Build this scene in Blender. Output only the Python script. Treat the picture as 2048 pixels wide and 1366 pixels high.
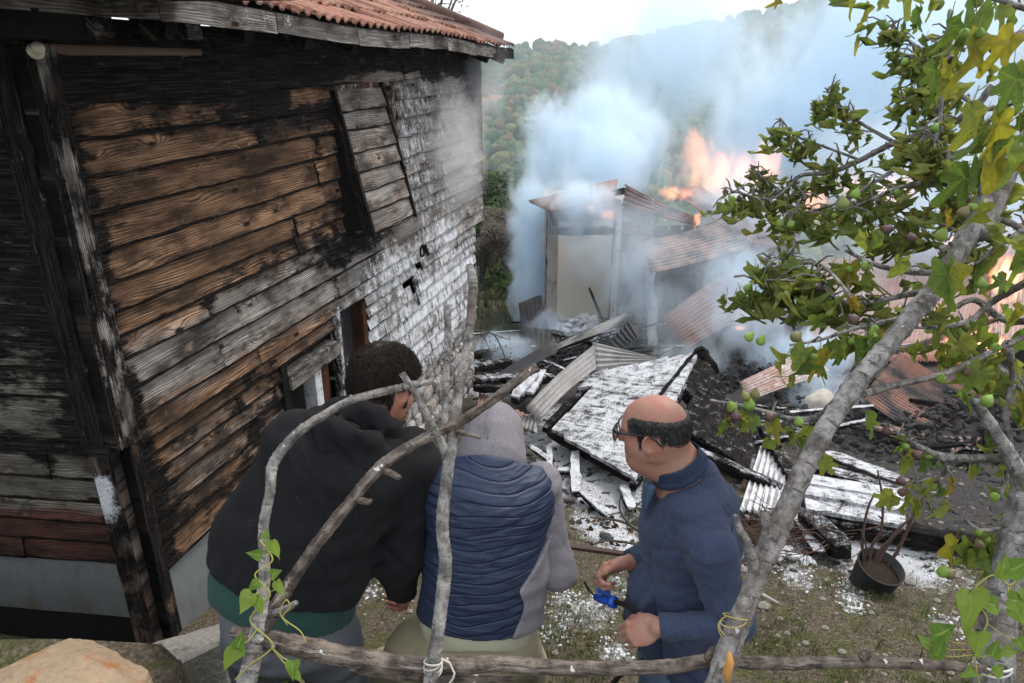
import bpy, bmesh, math, random
import numpy as np
from mathutils import Vector, Matrix, noise as mnoise

for _o in list(bpy.data.objects): bpy.data.objects.remove(_o)
SC = bpy.context.scene
COL = SC.collection
rad = math.radians

# ------------------------------------------------------------------ camera
FPX = 1424.0                      # focal length in pixels of a 2048 px wide frame
PITCH = rad(21.9)
cam_d = bpy.data.cameras.new('camera'); cam = bpy.data.objects.new('camera', cam_d); COL.objects.link(cam)
cam_d.sensor_width = 36.0; cam_d.lens = FPX/2048*36.0
cam.location = (0, 0, 0); cam.rotation_euler = (math.pi/2 - PITCH, 0, 0)
cam_d.clip_start = 0.05; cam_d.clip_end = 5000
SC.camera = cam

# ------------------------------------------------------------------ sky, sun, exposure
SUN_EL, SUN_AZ = rad(54), rad(48)          # azimuth clockwise from +Y
W_ = bpy.data.worlds.new('World'); SC.world = W_; W_.use_nodes = True
wn, wl = W_.node_tree.nodes, W_.node_tree.links
wn.clear()
w_out = wn.new('ShaderNodeOutputWorld'); w_bg = wn.new('ShaderNodeBackground')
w_sky = wn.new('ShaderNodeTexSky'); w_sky.sky_type = 'NISHITA'; w_sky.sun_disc = False
w_sky.sun_elevation = SUN_EL; w_sky.sun_rotation = SUN_AZ; w_sky.air_density = 1.6; w_sky.dust_density = 5.0; w_sky.ozone_density = 1.0
# overcast: a cloud sheet greys the clear sky
w_mix = wn.new('ShaderNodeMix'); w_mix.data_type = 'RGBA'; w_mix.inputs[0].default_value = 0.72
w_mix.inputs[7].default_value = (9.6, 9.9, 10.4, 1)
wl.new(w_sky.outputs[0], w_mix.inputs[6]); wl.new(w_mix.outputs[2], w_bg.inputs[0])
w_bg.inputs[1].default_value = 0.11
wl.new(w_bg.outputs[0], w_out.inputs[0])
sun_d = bpy.data.lights.new('sun', 'SUN'); sun = bpy.data.objects.new('sun', sun_d); COL.objects.link(sun)
sun_d.energy = 1.5; sun_d.angle = rad(14); sun_d.color = (1, 0.96, 0.9)
_sd = Vector((math.sin(SUN_AZ)*math.cos(SUN_EL), math.cos(SUN_AZ)*math.cos(SUN_EL), math.sin(SUN_EL)))
sun.rotation_euler = _sd.to_track_quat('Z', 'Y').to_euler()
SC.view_settings.view_transform = 'Standard'; SC.view_settings.look = 'None'
SC.view_settings.exposure = 0.75; SC.view_settings.gamma = 1.0
SC.render.engine = 'CYCLES'
CY = SC.cycles
CY.max_bounces = 12; CY.diffuse_bounces = 3; CY.glossy_bounces = 2; CY.transmission_bounces = 4
CY.transparent_max_bounces = 16; CY.volume_bounces = 9
CY.volume_step_rate = 1.0; CY.volume_max_steps = 96
CY.use_adaptive_sampling = True; CY.adaptive_threshold = 0.02
CY.use_denoising = True
try: CY.denoiser = 'OPENIMAGEDENOISE'
except Exception: pass
CY.caustics_reflective = False; CY.caustics_refractive = False

# ------------------------------------------------------------------ helpers
CP, SP = math.cos(PITCH), math.sin(PITCH)
def ray(px, py):
    u, v = (px-1024)/FPX, (py-683)/FPX
    return Vector((u, CP - v*SP, -SP - v*CP))
def at(px, py, y=None, z=None, t=None):
    """world point seen at a photo pixel, at world depth y, height z or camera depth t"""
    r = ray(px, py)
    if t is None: t = (y/r.y) if y is not None else (z/r.z)
    return r*t

def smooth01(a, b, x):
    t = min(1, max(0, (x-a)/(b-a))); return t*t*(3-2*t)
def vnoise(x, y, z=0.0, s=1.0):
    return mnoise.noise(Vector((x*s, y*s, z*s)))
def fbm(x, y, z=0.0, o=3):
    a, r, f = 0.5, 0, 1
    for _ in range(o):
        r += a*mnoise.noise(Vector((x*f, y*f, z*f))); a *= .5; f *= 2.03
    return r

def worldloc(o):
    l = Vector((0, 0, 0))
    while o is not None:
        l += o.location; o = o.parent
    return l

def obj(name, verts, faces, mat, parent=None, smooth=False, origin=None, attrs=None, mats=None, midx=None):
    """one mesh object; verts in world space, origin at its base centre"""
    V = np.asarray(verts, dtype=np.float64).reshape(-1, 3)
    if origin is None:
        o_ = np.array([(V[:, 0].min()+V[:, 0].max())/2, (V[:, 1].min()+V[:, 1].max())/2, V[:, 2].min()])
    else: o_ = np.array(origin, dtype=float)
    me = bpy.data.meshes.new(name)
    me.from_pydata((V-o_).tolist(), [], faces)
    for m in (mats or [mat]): me.materials.append(m)
    if midx is not None: me.polygons.foreach_set('material_index', midx)
    if smooth: me.polygons.foreach_set('use_smooth', [True]*len(me.polygons))
    if attrs:
        for k, (typ, data) in attrs.items():
            a = me.attributes.new(k, typ, 'POINT')
            arr = np.asarray(data, dtype=np.float32).ravel()
            a.data.foreach_set('color' if typ == 'FLOAT_COLOR' else 'vector' if typ == 'FLOAT_VECTOR' else 'value', arr)
    me.validate(); me.update()
    o = bpy.data.objects.new(name, me); COL.objects.link(o)
    o.location = Vector(o_)
    if parent is not None:
        o.parent = parent; o.location = Vector(o_) - worldloc(parent)
    return o

def thing(name, label, cat, loc, group=None, parent=None):
    o = bpy.data.objects.new(name, None); COL.objects.link(o); o.empty_display_size = .2
    o.location = Vector(loc)
    if parent is not None: o.parent = parent; o.location = Vector(loc)-worldloc(parent)
    if label: o['label'] = label
    if cat: o['category'] = cat; o['kind'] = 'thing'
    if group: o['group'] = group
    return o
def tag(o, label, cat, group=None):
    o['label'] = label; o['category'] = cat; o['kind'] = 'thing'
    if group: o['group'] = group
    return o
def kind(o, k, label=None):
    o['kind'] = k
    if label: o['label'] = label
    return o

class MB:
    """collects geometry with optional wood coords / masks"""
    def __init__(s): s.v = []; s.f = []; s.bc = []; s.mk = []
    def add(s, v, f, bc=None, mk=None):
        n = len(s.v); s.v += [tuple(p) for p in v]; s.f += [tuple(i+n for i in q) for q in f]
        s.bc += bc if bc is not None else [(p[0], p[1], p[2]) for p in v]
        s.mk += mk if mk is not None else [(0, 0, 0, 1)]*len(v)
    def box(s, c, size, R=None, mk=None):
        hx, hy, hz = [a/2 for a in size]; R = R or Matrix.Identity(3); c = Vector(c)
        lv = [Vector((x, y, z)) for z in (-hz, hz) for y in (-hy, hy) for x in (-hx, hx)]
        s.add([c+R@p for p in lv], [(0, 2, 3, 1), (4, 5, 7, 6), (0, 1, 5, 4), (2, 6, 7, 3), (0, 4, 6, 2), (1, 3, 7, 5)],
              [(p.x, p.y+p.z, 0) for p in lv], [mk or (0, 0, 0, 1)]*8)
    def tube(s, pts, radii, n=8, cap=True, mk=None, wob=0.0, flat=1.0, seed=0):
        pts = [Vector(p) for p in pts]; m = len(pts)
        if not hasattr(radii, '__len__'): radii = [radii]*m
        t0 = (pts[1]-pts[0]).normalized()
        a = t0.orthogonal().normalized(); rings = []; L = 0; bc = []
        for i, p in enumerate(pts):
            t = (pts[min(i+1, m-1)]-pts[max(i-1, 0)]).normalized()
            a = (a - t*a.dot(t)).normalized(); b = t.cross(a)
            if i: L += (p-pts[i-1]).length
            for k in range(n):
                an = 2*math.pi*k/n
                r = radii[i]*(1+wob*mnoise.noise(Vector((math.cos(an)*1.3+seed, math.sin(an)*1.3, L*9+seed*3)))+wob*.55*mnoise.noise(Vector((math.cos(an)*2.6+seed, math.sin(an)*2.6, L*46+seed))))
                rings.append(p + a*(math.cos(an)*r) + b*(math.sin(an)*r*flat)); bc.append((L, an*radii[i], seed))
        f = [(i*n+k, i*n+(k+1) % n, (i+1)*n+(k+1) % n, (i+1)*n+k) for i in range(m-1) for k in range(n)]
        if cap: f += [tuple(range(n-1, -1, -1)), tuple((m-1)*n+k for k in range(n))]
        s.add(rings, f, bc, [mk or (0, 0, 0, 1)]*len(rings))
    def build(s, name, mat, parent=None, smooth=False, origin=None, wood=True, mats=None, midx=None):
        at_ = {'bc': ('FLOAT_VECTOR', s.bc), 'mask': ('FLOAT_COLOR', s.mk)} if wood else None
        return obj(name, s.v, s.f, mat, parent, smooth, origin, at_, mats, midx)

def spline(pts, n):
    """Catmull-Rom through points (tuples of any length)"""
    P = [np.array(p, dtype=float) for p in pts]; P = [2*P[0]-P[1]]+P+[2*P[-1]-P[-2]]; out = []
    for i in range(1, len(P)-2):
        for k in range(n):
            t = k/n; a, b, c, d = P[i-1:i+3]
            out.append(.5*((2*b)+(-a+c)*t+(2*a-5*b+4*c-d)*t*t+(-a+3*b-3*c+d)*t**3))
    out.append(P[-2]); return out

# ---- signed-distance modelling: surface nets
def snet(D, lo, h):
    lo = np.array(lo, float); n = np.array(D.shape)
    S = D < 0
    nx, ny, nz = n-1
    acc = np.zeros((nx, ny, nz, 3)); cnt = np.zeros((nx, ny, nz))
    def corner(A, i, j, k): return A[i:i+nx, j:j+ny, k:k+nz]
    cs = [(i, j, k) for i in (0, 1) for j in (0, 1) for k in (0, 1)]
    for a in cs:
        for axis in range(3):
            if a[axis]: continue
            b = list(a); b[axis] = 1; b = tuple(b)
            da, db = corner(D, *a), corner(D, *b)
            m = (da < 0) != (db < 0)
            t = np.where(m, da/np.where(m, da-db, 1), 0)
            for q in range(3):
                acc[..., q] += np.where(m, a[q]+(t if q == axis else 0), 0)
            cnt += m
    cells = np.argwhere(cnt > 0)
    idx = -np.ones((nx, ny, nz), int); idx[tuple(cells.T)] = np.arange(len(cells))
    c = cnt[tuple(cells.T)][:, None]
    V = lo + h*(cells + acc[tuple(cells.T)]/c)
    F = []
    for axis in range(3):
        sl0 = [slice(None)]*3; sl1 = [slice(None)]*3
        sl0[axis] = slice(0, -1); sl1[axis] = slice(1, None)
        s0, s1 = S[tuple(sl0)], S[tuple(sl1)]
        e = np.argwhere(s0 != s1)
        o1, o2 = (axis+1) % 3, (axis+2) % 3
        dims = [nx, ny, nz]
        ok = (e[:, o1] > 0) & (e[:, o2] > 0) & (e[:, o1] < dims[o1]) & (e[:, o2] < dims[o2])
        e = e[ok]
        def cell(d1, d2):
            q = e.copy(); q[:, o1] += d1; q[:, o2] += d2; return idx[q[:, 0], q[:, 1], q[:, 2]]
        quad = np.stack([cell(-1, -1), cell(0, -1), cell(0, 0), cell(-1, 0)], 1)
        flip = ~s0[tuple(e.T)]
        quad[flip] = quad[flip][:, ::-1]
        F.append(quad)
    F = np.concatenate(F)
    return V, F.tolist()

def smin(a, b, k):
    h = np.clip(.5+.5*(b-a)/k, 0, 1); return b*(1-h)+a*h-k*h*(1-h)
def smax(a, b, k): return -smin(-a, -b, k)
def sd_cone(X, Y, Z, a, b, ra, rb):
    a = np.array(a, float); b = np.array(b, float); d = b-a; L2 = d@d+1e-12
    t = np.clip(((X-a[0])*d[0]+(Y-a[1])*d[1]+(Z-a[2])*d[2])/L2, 0, 1)
    return np.sqrt((X-a[0]-t*d[0])**2+(Y-a[1]-t*d[1])**2+(Z-a[2]-t*d[2])**2)-(ra+(rb-ra)*t)
def sd_ell(X, Y, Z, c, r, R=None):
    x, y, z = X-c[0], Y-c[1], Z-c[2]
    if R is not None:
        R = np.array(R); x, y, z = (R[0, 0]*x+R[1, 0]*y+R[2, 0]*z, R[0, 1]*x+R[1, 1]*y+R[2, 1]*z, R[0, 2]*x+R[1, 2]*y+R[2, 2]*z)
    k0 = np.sqrt((x/r[0])**2+(y/r[1])**2+(z/r[2])**2)+1e-9
    k1 = np.sqrt((x/r[0]**2)**2+(y/r[1]**2)**2+(z/r[2]**2)**2)+1e-9
    return k0*(k0-1)/k1

# ---- materials
class G:
    def __init__(s, name, rough=.8, spec=.3):
        s.m = bpy.data.materials.new(name); s.m.use_nodes = True
        s.t = s.m.node_tree; s.N = s.t.nodes; s.L = s.t.links
        s.bsdf = s.N['Principled BSDF']; s.out = s.N['Material Output']
        s.set('Roughness', rough); s.set('Specular IOR Level', spec)
    def set(s, k, v, node=None):
        i = (node or s.bsdf).inputs[k]
        if hasattr(v, 'links') or isinstance(v, bpy.types.NodeSocket): s.L.new(v, i)
        else:
            if hasattr(i.default_value, '__len__') and not hasattr(v, '__len__'): v = (v,)*len(i.default_value)
            if hasattr(i.default_value, '__len__') and len(v) == 3 and len(i.default_value) == 4: v = (*v, 1)
            i.default_value = v
    def n(s, typ, ins=None, out=0, **props):
        nd = s.N.new(typ)
        for k, v in props.items(): setattr(nd, k, v)
        for k, v in (ins or {}).items(): s.set(k, v, nd)
        return nd.outputs[out]
    def attr(s, name, out='Vector'): 
        nd = s.N.new('ShaderNodeAttribute'); nd.attribute_name = name; return nd.outputs[out]
    def pos(s): return s.n('ShaderNodeNewGeometry', out=0)
    def objc(s): return s.n('ShaderNodeTexCoord', out=3)
    def rnd(s): return s.n('ShaderNodeObjectInfo', out=5)
    def sep(s, v):
        nd = s.N.new('ShaderNodeSeparateXYZ'); s.L.new(v, nd.inputs[0]); return nd.outputs
    def comb(s, x, y, z): return s.n('ShaderNodeCombineXYZ', {0: x, 1: y, 2: z})
    def math(s, op, a, b=0.0, c=None, clamp=False):
        i = {0: a, 1: b}
        if c is not None: i[2] = c
        return s.n('ShaderNodeMath', i, operation=op, use_clamp=clamp)
    def vscale(s, v, sc): return s.n('ShaderNodeVectorMath', {0: v, 1: sc}, operation='MULTIPLY')
    def vadd(s, a, b): return s.n('ShaderNodeVectorMath', {0: a, 1: b}, operation='ADD')
    def noise(s, v, scale, detail=4, rough=.55, dist=0.0, out=0):
        return s.n('ShaderNodeTexNoise', {'Vector': v, 'Scale': scale, 'Detail': detail, 'Roughness': rough, 'Distortion': dist}, out=out)
    def vor(s, v, scale, out=0, feature='F1', rnd=1.0):
        return s.n('ShaderNodeTexVoronoi', {'Vector': v, 'Scale': scale, 'Randomness': rnd}, out=out, feature=feature)
    def step(s, a, b, x):
        return s.n('ShaderNodeMapRange', {'Value': x, 'From Min': a, 'From Max': b, 'To Min': 0.0, 'To Max': 1.0}, interpolation_type='SMOOTHSTEP')
    def mix(s, fac, a, b, blend='MIX'):
        nd = s.N.new('ShaderNodeMix'); nd.data_type = 'RGBA'; nd.blend_type = blend
        for i, v in ((0, fac), (6, a), (7, b)):
            if isinstance(v, bpy.types.NodeSocket): s.L.new(v, nd.inputs[i])
            else:
                if i and not hasattr(v, '__len__'): v = (v, v, v, 1)
                nd.inputs[i].default_value = (*v, 1) if i and len(v) == 3 else v
        return nd.outputs[2]
    def ramp(s, fac, stops, interp='LINEAR'):
        nd = s.N.new('ShaderNodeValToRGB'); cr = nd.color_ramp; cr.interpolation = interp
        while len(cr.elements) < len(stops): cr.elements.new(.5)
        for e, (p, c) in zip(cr.elements, stops):
            e.position = p; e.color = (*c, 1) if len(c) == 3 else c
        s.set(0, fac, nd); return nd.outputs[0]
    def bump(s, h, strength=.5, dist=.01):
        b = s.n('ShaderNodeBump', {'Height': h, 'Strength': strength, 'Distance': dist})
        s.L.new(b, s.bsdf.inputs['Normal'])
    def color(s, c): s.set('Base Color', c)

def plain(name, col, rough=.8, spec=.3, var=.25, scale=20, bump=.2, bdist=.004, metallic=0):
    g = G(name, rough, spec); p = g.objc()
    nz = g.noise(p, scale, 5, .6)
    g.color(g.mix(nz, tuple(c*(1-var) for c in col), tuple(min(1, c*(1+var)) for c in col)))
    if bump: g.bump(g.noise(p, scale*3, 4), bump, bdist)
    g.set('Metallic', metallic)
    return g.m

def foam_over(g, col, f, p, speck=None):
    """extinguisher foam lying on a surface where mask f is high"""
    nz = g.noise(p, 11, 7, .72); n2 = g.noise(p, 75, 4, .65)
    k = g.math('ADD', g.math('MULTIPLY_ADD', nz, 2.0, -1.0), g.math('MULTIPLY_ADD', n2, 1.1, -.55))
    m = g.step(.30, .78, g.math('ADD', f, g.math('MULTIPLY', k, .75)))
    fc = g.mix(g.math('ADD', g.math('MULTIPLY', nz, .6), g.math('MULTIPLY', n2, .4)), (.36, .37, .40), (.86, .87, .89))
    return g.mix(m, col, fc), m

def wood_material(name, warm=(.39, .235, .14), warm_d=(.058, .031, .018), grey=(.44, .40, .365), grey_d=(.10, .09, .082), foamy=True):
    """weathered boards; mask = (char, foam, grey)"""
    g = G(name, .92, .08)
    bc = g.attr('bc'); x, y, r = g.sep(bc)
    mk = g.n('ShaderNodeSeparateColor', {0: g.attr('mask', 'Color')}, out=0)
    sepn = g.N[-1]; mr, mg, mb = sepn.outputs[0], sepn.outputs[1], sepn.outputs[2]
    off = g.math('MULTIPLY', r, 37.0)
    low = g.noise(g.comb(g.math('MULTIPLY_ADD', x, 1.1, off), g.math('MULTIPLY', y, 6.0), off), 1.0, 2, .5)
    # knots bend the grain round them
    kd = g.vor(g.comb(g.math('MULTIPLY_ADD', x, 3.4, off), g.math('MULTIPLY', y, 8.5), off), 1.0)
    kn = g.step(.42, .0, kd)
    ph = g.math('ADD', g.math('MULTIPLY', y, 78.0), g.math('ADD', g.math('MULTIPLY', low, 11.0), g.math('MULTIPLY', kn, 2.6)))
    lines = g.math('MULTIPLY_ADD', g.math('SINE', g.math('MULTIPLY', ph, 6.2832)), .5, .5)
    patch0 = g.noise(g.comb(g.math('ADD', x, off), g.math('MULTIPLY', y, 4.0), off), 2.3, 2, .5)
    fine = g.noise(g.comb(g.math('MULTIPLY_ADD', x, 5.0, off), g.math('MULTIPLY', y, 150.0), off), 1.0, 3, .65)
    grain = g.math('ADD', g.math('MULTIPLY', lines, g.math('MULTIPLY', g.step(.3, .7, patch0), .42)), g.math('MULTIPLY', fine, .8))
    gr = g.step(.22, .92, grain)
    v = g.math('MULTIPLY_ADD', g.math('FRACT', g.math('MULTIPLY', r, 13.7)), .36, .78)
    cw = g.mix(gr, warm_d, warm); cg = g.mix(gr, grey_d, grey)
    patch = g.noise(g.comb(g.math('ADD', x, off), g.math('MULTIPLY', y, 2.5), off), 3.1, 5, .6)
    gm = g.step(.3, .7, g.math('ADD', mb, g.math('MULTIPLY_ADD', patch, .9, -.45)))
    col = g.mix(gm, cw, cg)
    col = g.mix(1.0, col, g.n('ShaderNodeCombineColor', {0: v, 1: v, 2: v}), 'MULTIPLY')
    # weather stains that run with the grain, and their own blotches
    stn = g.noise(g.comb(g.math('MULTIPLY_ADD', x, 2.0, off), g.math('MULTIPLY', y, 13.0), off), 1.0, 5, .68)
    stb = g.noise(g.comb(g.math('MULTIPLY_ADD', x, 5.5, off), g.math('MULTIPLY', y, 8.0), off), 1.0, 4, .6)
    col = g.mix(g.math('MULTIPLY', g.step(.43, .62, g.math('ADD', g.math('MULTIPLY', stn, .55), g.math('MULTIPLY', stb, .45))), .88), col, (.022, .015, .011))
    col = g.mix(g.math('MULTIPLY', g.step(.62, .75, stb), .35), col, (.42, .33, .25))
    col = g.mix(g.step(.15, .07, kd), col, (.016, .010, .007))
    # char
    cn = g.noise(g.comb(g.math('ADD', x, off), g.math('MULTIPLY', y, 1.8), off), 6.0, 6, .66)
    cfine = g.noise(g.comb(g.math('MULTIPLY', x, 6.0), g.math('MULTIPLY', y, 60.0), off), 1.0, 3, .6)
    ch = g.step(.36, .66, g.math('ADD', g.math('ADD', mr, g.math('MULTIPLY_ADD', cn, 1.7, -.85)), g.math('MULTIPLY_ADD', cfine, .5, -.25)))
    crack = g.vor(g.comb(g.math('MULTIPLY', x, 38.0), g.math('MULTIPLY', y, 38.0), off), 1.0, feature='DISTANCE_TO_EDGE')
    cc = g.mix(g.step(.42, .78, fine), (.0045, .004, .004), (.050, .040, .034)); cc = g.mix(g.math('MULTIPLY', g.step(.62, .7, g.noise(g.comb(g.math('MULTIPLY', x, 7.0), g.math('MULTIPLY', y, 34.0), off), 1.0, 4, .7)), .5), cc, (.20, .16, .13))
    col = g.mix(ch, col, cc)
    h = g.math('ADD', g.math('MULTIPLY', gr, .6), g.math('MULTIPLY', g.math('MULTIPLY', g.step(.0, .15, crack), ch), .8))
    if foamy:
        # drips run down: foam also streaks
        p = g.pos(); px, py, pz = g.sep(p)
        st = g.noise(g.comb(g.math('MULTIPLY', g.math('ADD', px, py), 22.0), g.math('MULTIPLY', pz, 2.6), 0.0), 1.0, 4, .65)
        f = g.math('ADD', mg, g.math('MULTIPLY', g.math('MULTIPLY_ADD', st, 1.0, -.5), g.math('MINIMUM', g.math('MULTIPLY', mg, 2.0), 1.0)))
        col, fm = foam_over(g, col, f, p)
        h = g.math('ADD', h, g.math('MULTIPLY', fm, .5))
        g.set('Roughness', .9)
    g.color(col); g.bump(h, .8, .008)
    return g.m
# ================================================================== terrain
_gy = [-30, 1.30, 1.48, 2.4, 5.0, 7.0, 10.0, 13.0, 20, 40, 70, 110, 160]
_gz = [-1.66, -1.66, -2.72, -2.74, -3.2, -3.55, -3.95, -4.35, -6.2, -13, -26, -42, -60]
def gz(x, y):
    e = .42*smooth01(-.85, -1.05, x) if y < 3 else 0     # the terrace edge steps out beside the house
    yy = y-e*(1 if y < 2.2 else max(0, (3-y)/.8)) 
    z = float(np.interp(yy, _gy, _gz))
    if y > 1.6: z += .05*fbm(x*.9, y*.9, 3.1) + .02*fbm(x*4, y*4, 1.7)
    if y > 1.6: z += -.035*max(0, x-3)
    return z
def on_ground(px, py):
    r = ray(px, py); lo, hi = 1.7, 60
    for k in range(400):
        t = 1.7+k*.05
        p = r*t
        if p.z <= gz(p.x, p.y): return p
    return r*12
FOAM = []
for px, py, r, s in [(1215, 985, 95, 1), (1140, 915, 80, .9), (1110, 975, 60, .75), (1215, 1060, 60, .95), (1255, 1090, 45, .9), (1180, 1045, 40, .8),
                     (1110, 880, 70, .8), (1640, 1010, 60, .7), (1700, 1095, 90, .85), (1790, 1115, 80, .8), (1870, 1130, 55, .65), (1610, 1105, 50, .7), (1500, 930, 50, .7),
                     (1130, 1205, 45, .55), (1185, 1235, 50, .6), (1110, 1258, 35, .55), (1225, 1310, 35, .55), (1590, 1155, 38, .6), (1700, 1190, 30, .6), (1240, 1185, 50, .5), (1700, 1215, 22, .55),
                     (1050, 880, 60, .7), (980, 780, 50, .8), (960, 720, 40, .8), (1020, 930, 60, .7), (1480, 1110, 60, .5), (1150, 850, 90, .8), (1010, 1170, 40, .5), (740, 1190, 30, .5), (1900, 1250, 30, .45), (1620, 860, 60, .4)]:
    p = on_ground(px, py); FOAM.append((p.x, p.y, r/FPX*p.length*1.0, r/FPX*p.length*1.5, s))
def foam_at(x, y):
    return max([s*max(0, 1.15-((x-a)/rx)**2*.8-((y-b)/ry)**2*.8) for a, b, rx, ry, s in FOAM]+[0])
def axis(*segs):
    out = []
    for a, b, st in segs: out += list(np.arange(a, b-1e-6, st))
    return out+[segs[-1][1]]
gxs = axis((-160, -20, 20), (-20, -5, 2.5), (-5, -1.5, .25), (-1.5, 5.0, .085), (5, 9, .25), (9, 30, 3), (30, 200, 20))
gys = axis((-40, -4, 6), (-4, 1.2, .8), (1.2, 2.2, .06), (2.2, 6, .085), (6, 13, .2), (13, 25, 1), (25, 165, 10))
gv = []; gm = []
for yv in gys:
    for xv in gxs:
        gv.append((xv, yv, gz(xv, yv)))
        f = foam_at(xv, yv) if (-1.2 < xv < 5 and 2 < yv < 12) else 0
        burnt = smooth01(4.2, 6.5, yv)*smooth01(-1.2, .2, xv)*(1-smooth01(11, 13, yv))
        burnt = max(burnt, smooth01(1.9, 2.9, xv)*smooth01(3.4, 4.3, yv)*(1-smooth01(11, 13, yv))*.9)
        gm.append((f, burnt, smooth01(13, 25, yv), 1))
nx_ = len(gxs)
gf = [(j*nx_+i, j*nx_+i+1, (j+1)*nx_+i+1, (j+1)*nx_+i) for j in range(len(gys)-1) for i in range(nx_-1)]

g = G('soil_and_litter', .95, .15)
p = g.pos(); mkc = g.attr('mask', 'Color'); g.n('ShaderNodeSeparateColor', {0: mkc}); sn = g.N[-1]
a = g.noise(p, 5.5, 6, .62); b = g.noise(p, 60, 4, .65); c = g.noise(p, 170, 2, .5)
soil = g.ramp(b, [(.25, (.045, .036, .026)), (.5, (.125, .10, .072)), (.75, (.27, .225, .17))])
grass = g.ramp(b, [(.25, (.035, .04, .016)), (.55, (.11, .11, .045)), (.8, (.25, .22, .11))])
col = g.mix(g.step(.46, .62, a), soil, grass)
vr = g.vor(p, 42, out=1); vd = g.vor(p, 42)
vs = g.n('ShaderNodeSeparateColor', {0: vr}, out=0)
col = g.mix(g.math('MULTIPLY', g.step(.36, .22, vd), .5), col, g.ramp(vs, [(0, (.04, .03, .022)), (.6, (.14, .105, .07)), (1, (.27, .22, .17))]))
burn = g.ramp(b, [(.3, (.02, .019, .019)), (.7, (.11, .10, .096))])
col = g.mix(g.step(.3, .7, g.math('ADD', sn.outputs[1], g.math('MULTIPLY_ADD', a, 1.0, -.5))), col, burn)
col = g.mix(sn.outputs[2], col, (.05, .075, .022))
col, fm = foam_over(g, col, g.math('MULTIPLY', sn.outputs[0], .9), p)
g.color(col); g.bump(g.math('ADD', b, g.math('MULTIPLY', c, .6)), .9, .03)
M_GROUND = g.m
ground = obj('ground', gv, gf, M_GROUND, None, True, (0, 0, 0), {'mask': ('FLOAT_COLOR', gm)})
kind(ground, 'structure')

# ---- far hillside across the valley
_rp = [(-400, 150), (600, 130), (950, 108), (1025, 100), (1075, 89), (1110, 93), (1150, 100), (1200, 96), (1240, 82), (1300, 75), (1380, 52), (1450, 44), (1530, 25), (1600, 10), (1690, 4), (1800, -25), (2048, -70), (2600, -160)]
_ra, _re = [], []
for px, py in _rp:
    r = ray(px, py); _ra.append(r.x/r.y); _re.append(r.z/r.y)
HY0, HY1 = 130.0, 470.0
def hz(x, y):
    a = x/max(y, 1); e = float(np.interp(a, _ra, _re)); zr = e*HY1-2
    t = (y-HY0)/(HY1-HY0)
    if t < 1: z = -49+(zr+49)*(t**.9 if t > 0 else t)
    else: z = zr-(t-1)*60
    k = math.sin(math.pi*min(1, max(0, t)))
    return z + k*(9*fbm(x*.011, y*.011, 5)+5*fbm(x*.03, y*.03, 2))
hxs = np.arange(-500, 1400, 20.0); hys = np.arange(100, 620, 13.0)
hv = [(x, y, hz(x, y)) for y in hys for x in hxs]; n_ = len(hxs)
hf = [(j*n_+i, j*n_+i+1, (j+1)*n_+i+1, (j+1)*n_+i) for j in range(len(hys)-1) for i in range(n_-1)]
M_HILL = plain('hill_scrub', (.05, .065, .025), .95, .1, .4, .08, .3, .5)
kind(obj('hillside', hv, hf, M_HILL, None, True, (0, 200, -60)), 'structure')

def ico(sub):
    bm = bmesh.new(); bmesh.ops.create_icosphere(bm, subdivisions=sub, radius=1)
    V = np.array([v.co[:] for v in bm.verts]); F = [tuple(v.index for v in f.verts) for f in bm.faces]; bm.free(); return V, F
g = G('forest_leaves', .9, .1); p = g.pos(); vc = g.attr('mask', 'Color')
nn = g.noise(p, .9, 4, .7)
g.color(g.mix(1.0, vc, g.ramp(nn, [(.3, (.35, .35, .35)), (.7, (1.35, 1.35, 1.35))]), 'MULTIPLY')); g.bump(nn, 1.0, .8)
M_FOREST = g.m
rng = random.Random(4)
I2v, I2f = ico(3); I1v, I1f = ico(2)
fv, ff, fc = [], [], []; nb = 0
TONES = [(.06, .125, .03), (.075, .13, .03), (.105, .145, .04), (.045, .095, .035), (.14, .145, .045), (.15, .11, .05), (.06, .12, .04), (.05, .10, .028)]
cnt = 0
while cnt < 5200:
    t = rng.random()**.8; y = HY0-10+(HY1+12-HY0)*t
    a = rng.uniform(-.22, .75); x = a*y
    r = rng.uniform(1.5, 3.3)*(0.8+.45*t)
    V, F = (I1v, I1f)
    sd = rng.uniform(0, 100)
    P = []
    ntone = .5+.9*fbm(x*.012+9, y*.012, 1)+rng.uniform(-.3, .3)
    col = TONES[int(max(0, min(.99, ntone))*len(TONES))]
    base = Vector((x, y, hz(x, y)+r*.6))
    ns = np.array([mnoise.noise(Vector(v)*1.7+Vector((sd, 0, 0))) + .5*mnoise.noise(Vector(v)*4+Vector((0, sd, 0))) for v in V]) if cnt < 260 else nsave[rng.randrange(len(nsave))]
    if cnt == 0: nsave = []
    if cnt < 260: nsave.append(ns)
    Q = V*(1+.38*ns[:, None])*np.array([r, r, r*rng.uniform(.8, 1.2)])+np.array(base)
    k = rng.uniform(.75, 1.25)
    fv.append(Q); ff += [tuple(i+nb for i in q) for q in F]; nb += len(V)
    fc.append(np.tile(np.array([[col[0]*k, col[1]*k, col[2]*k, 1]]), (len(V), 1)))
    cnt += 1
forest = obj('forest', np.concatenate(fv), ff, M_FOREST, None, True, (60, 300, -40), {'mask': ('FLOAT_COLOR', np.concatenate(fc))})
kind(forest, 'stuff', 'autumn woodland covering the far hillside')
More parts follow.
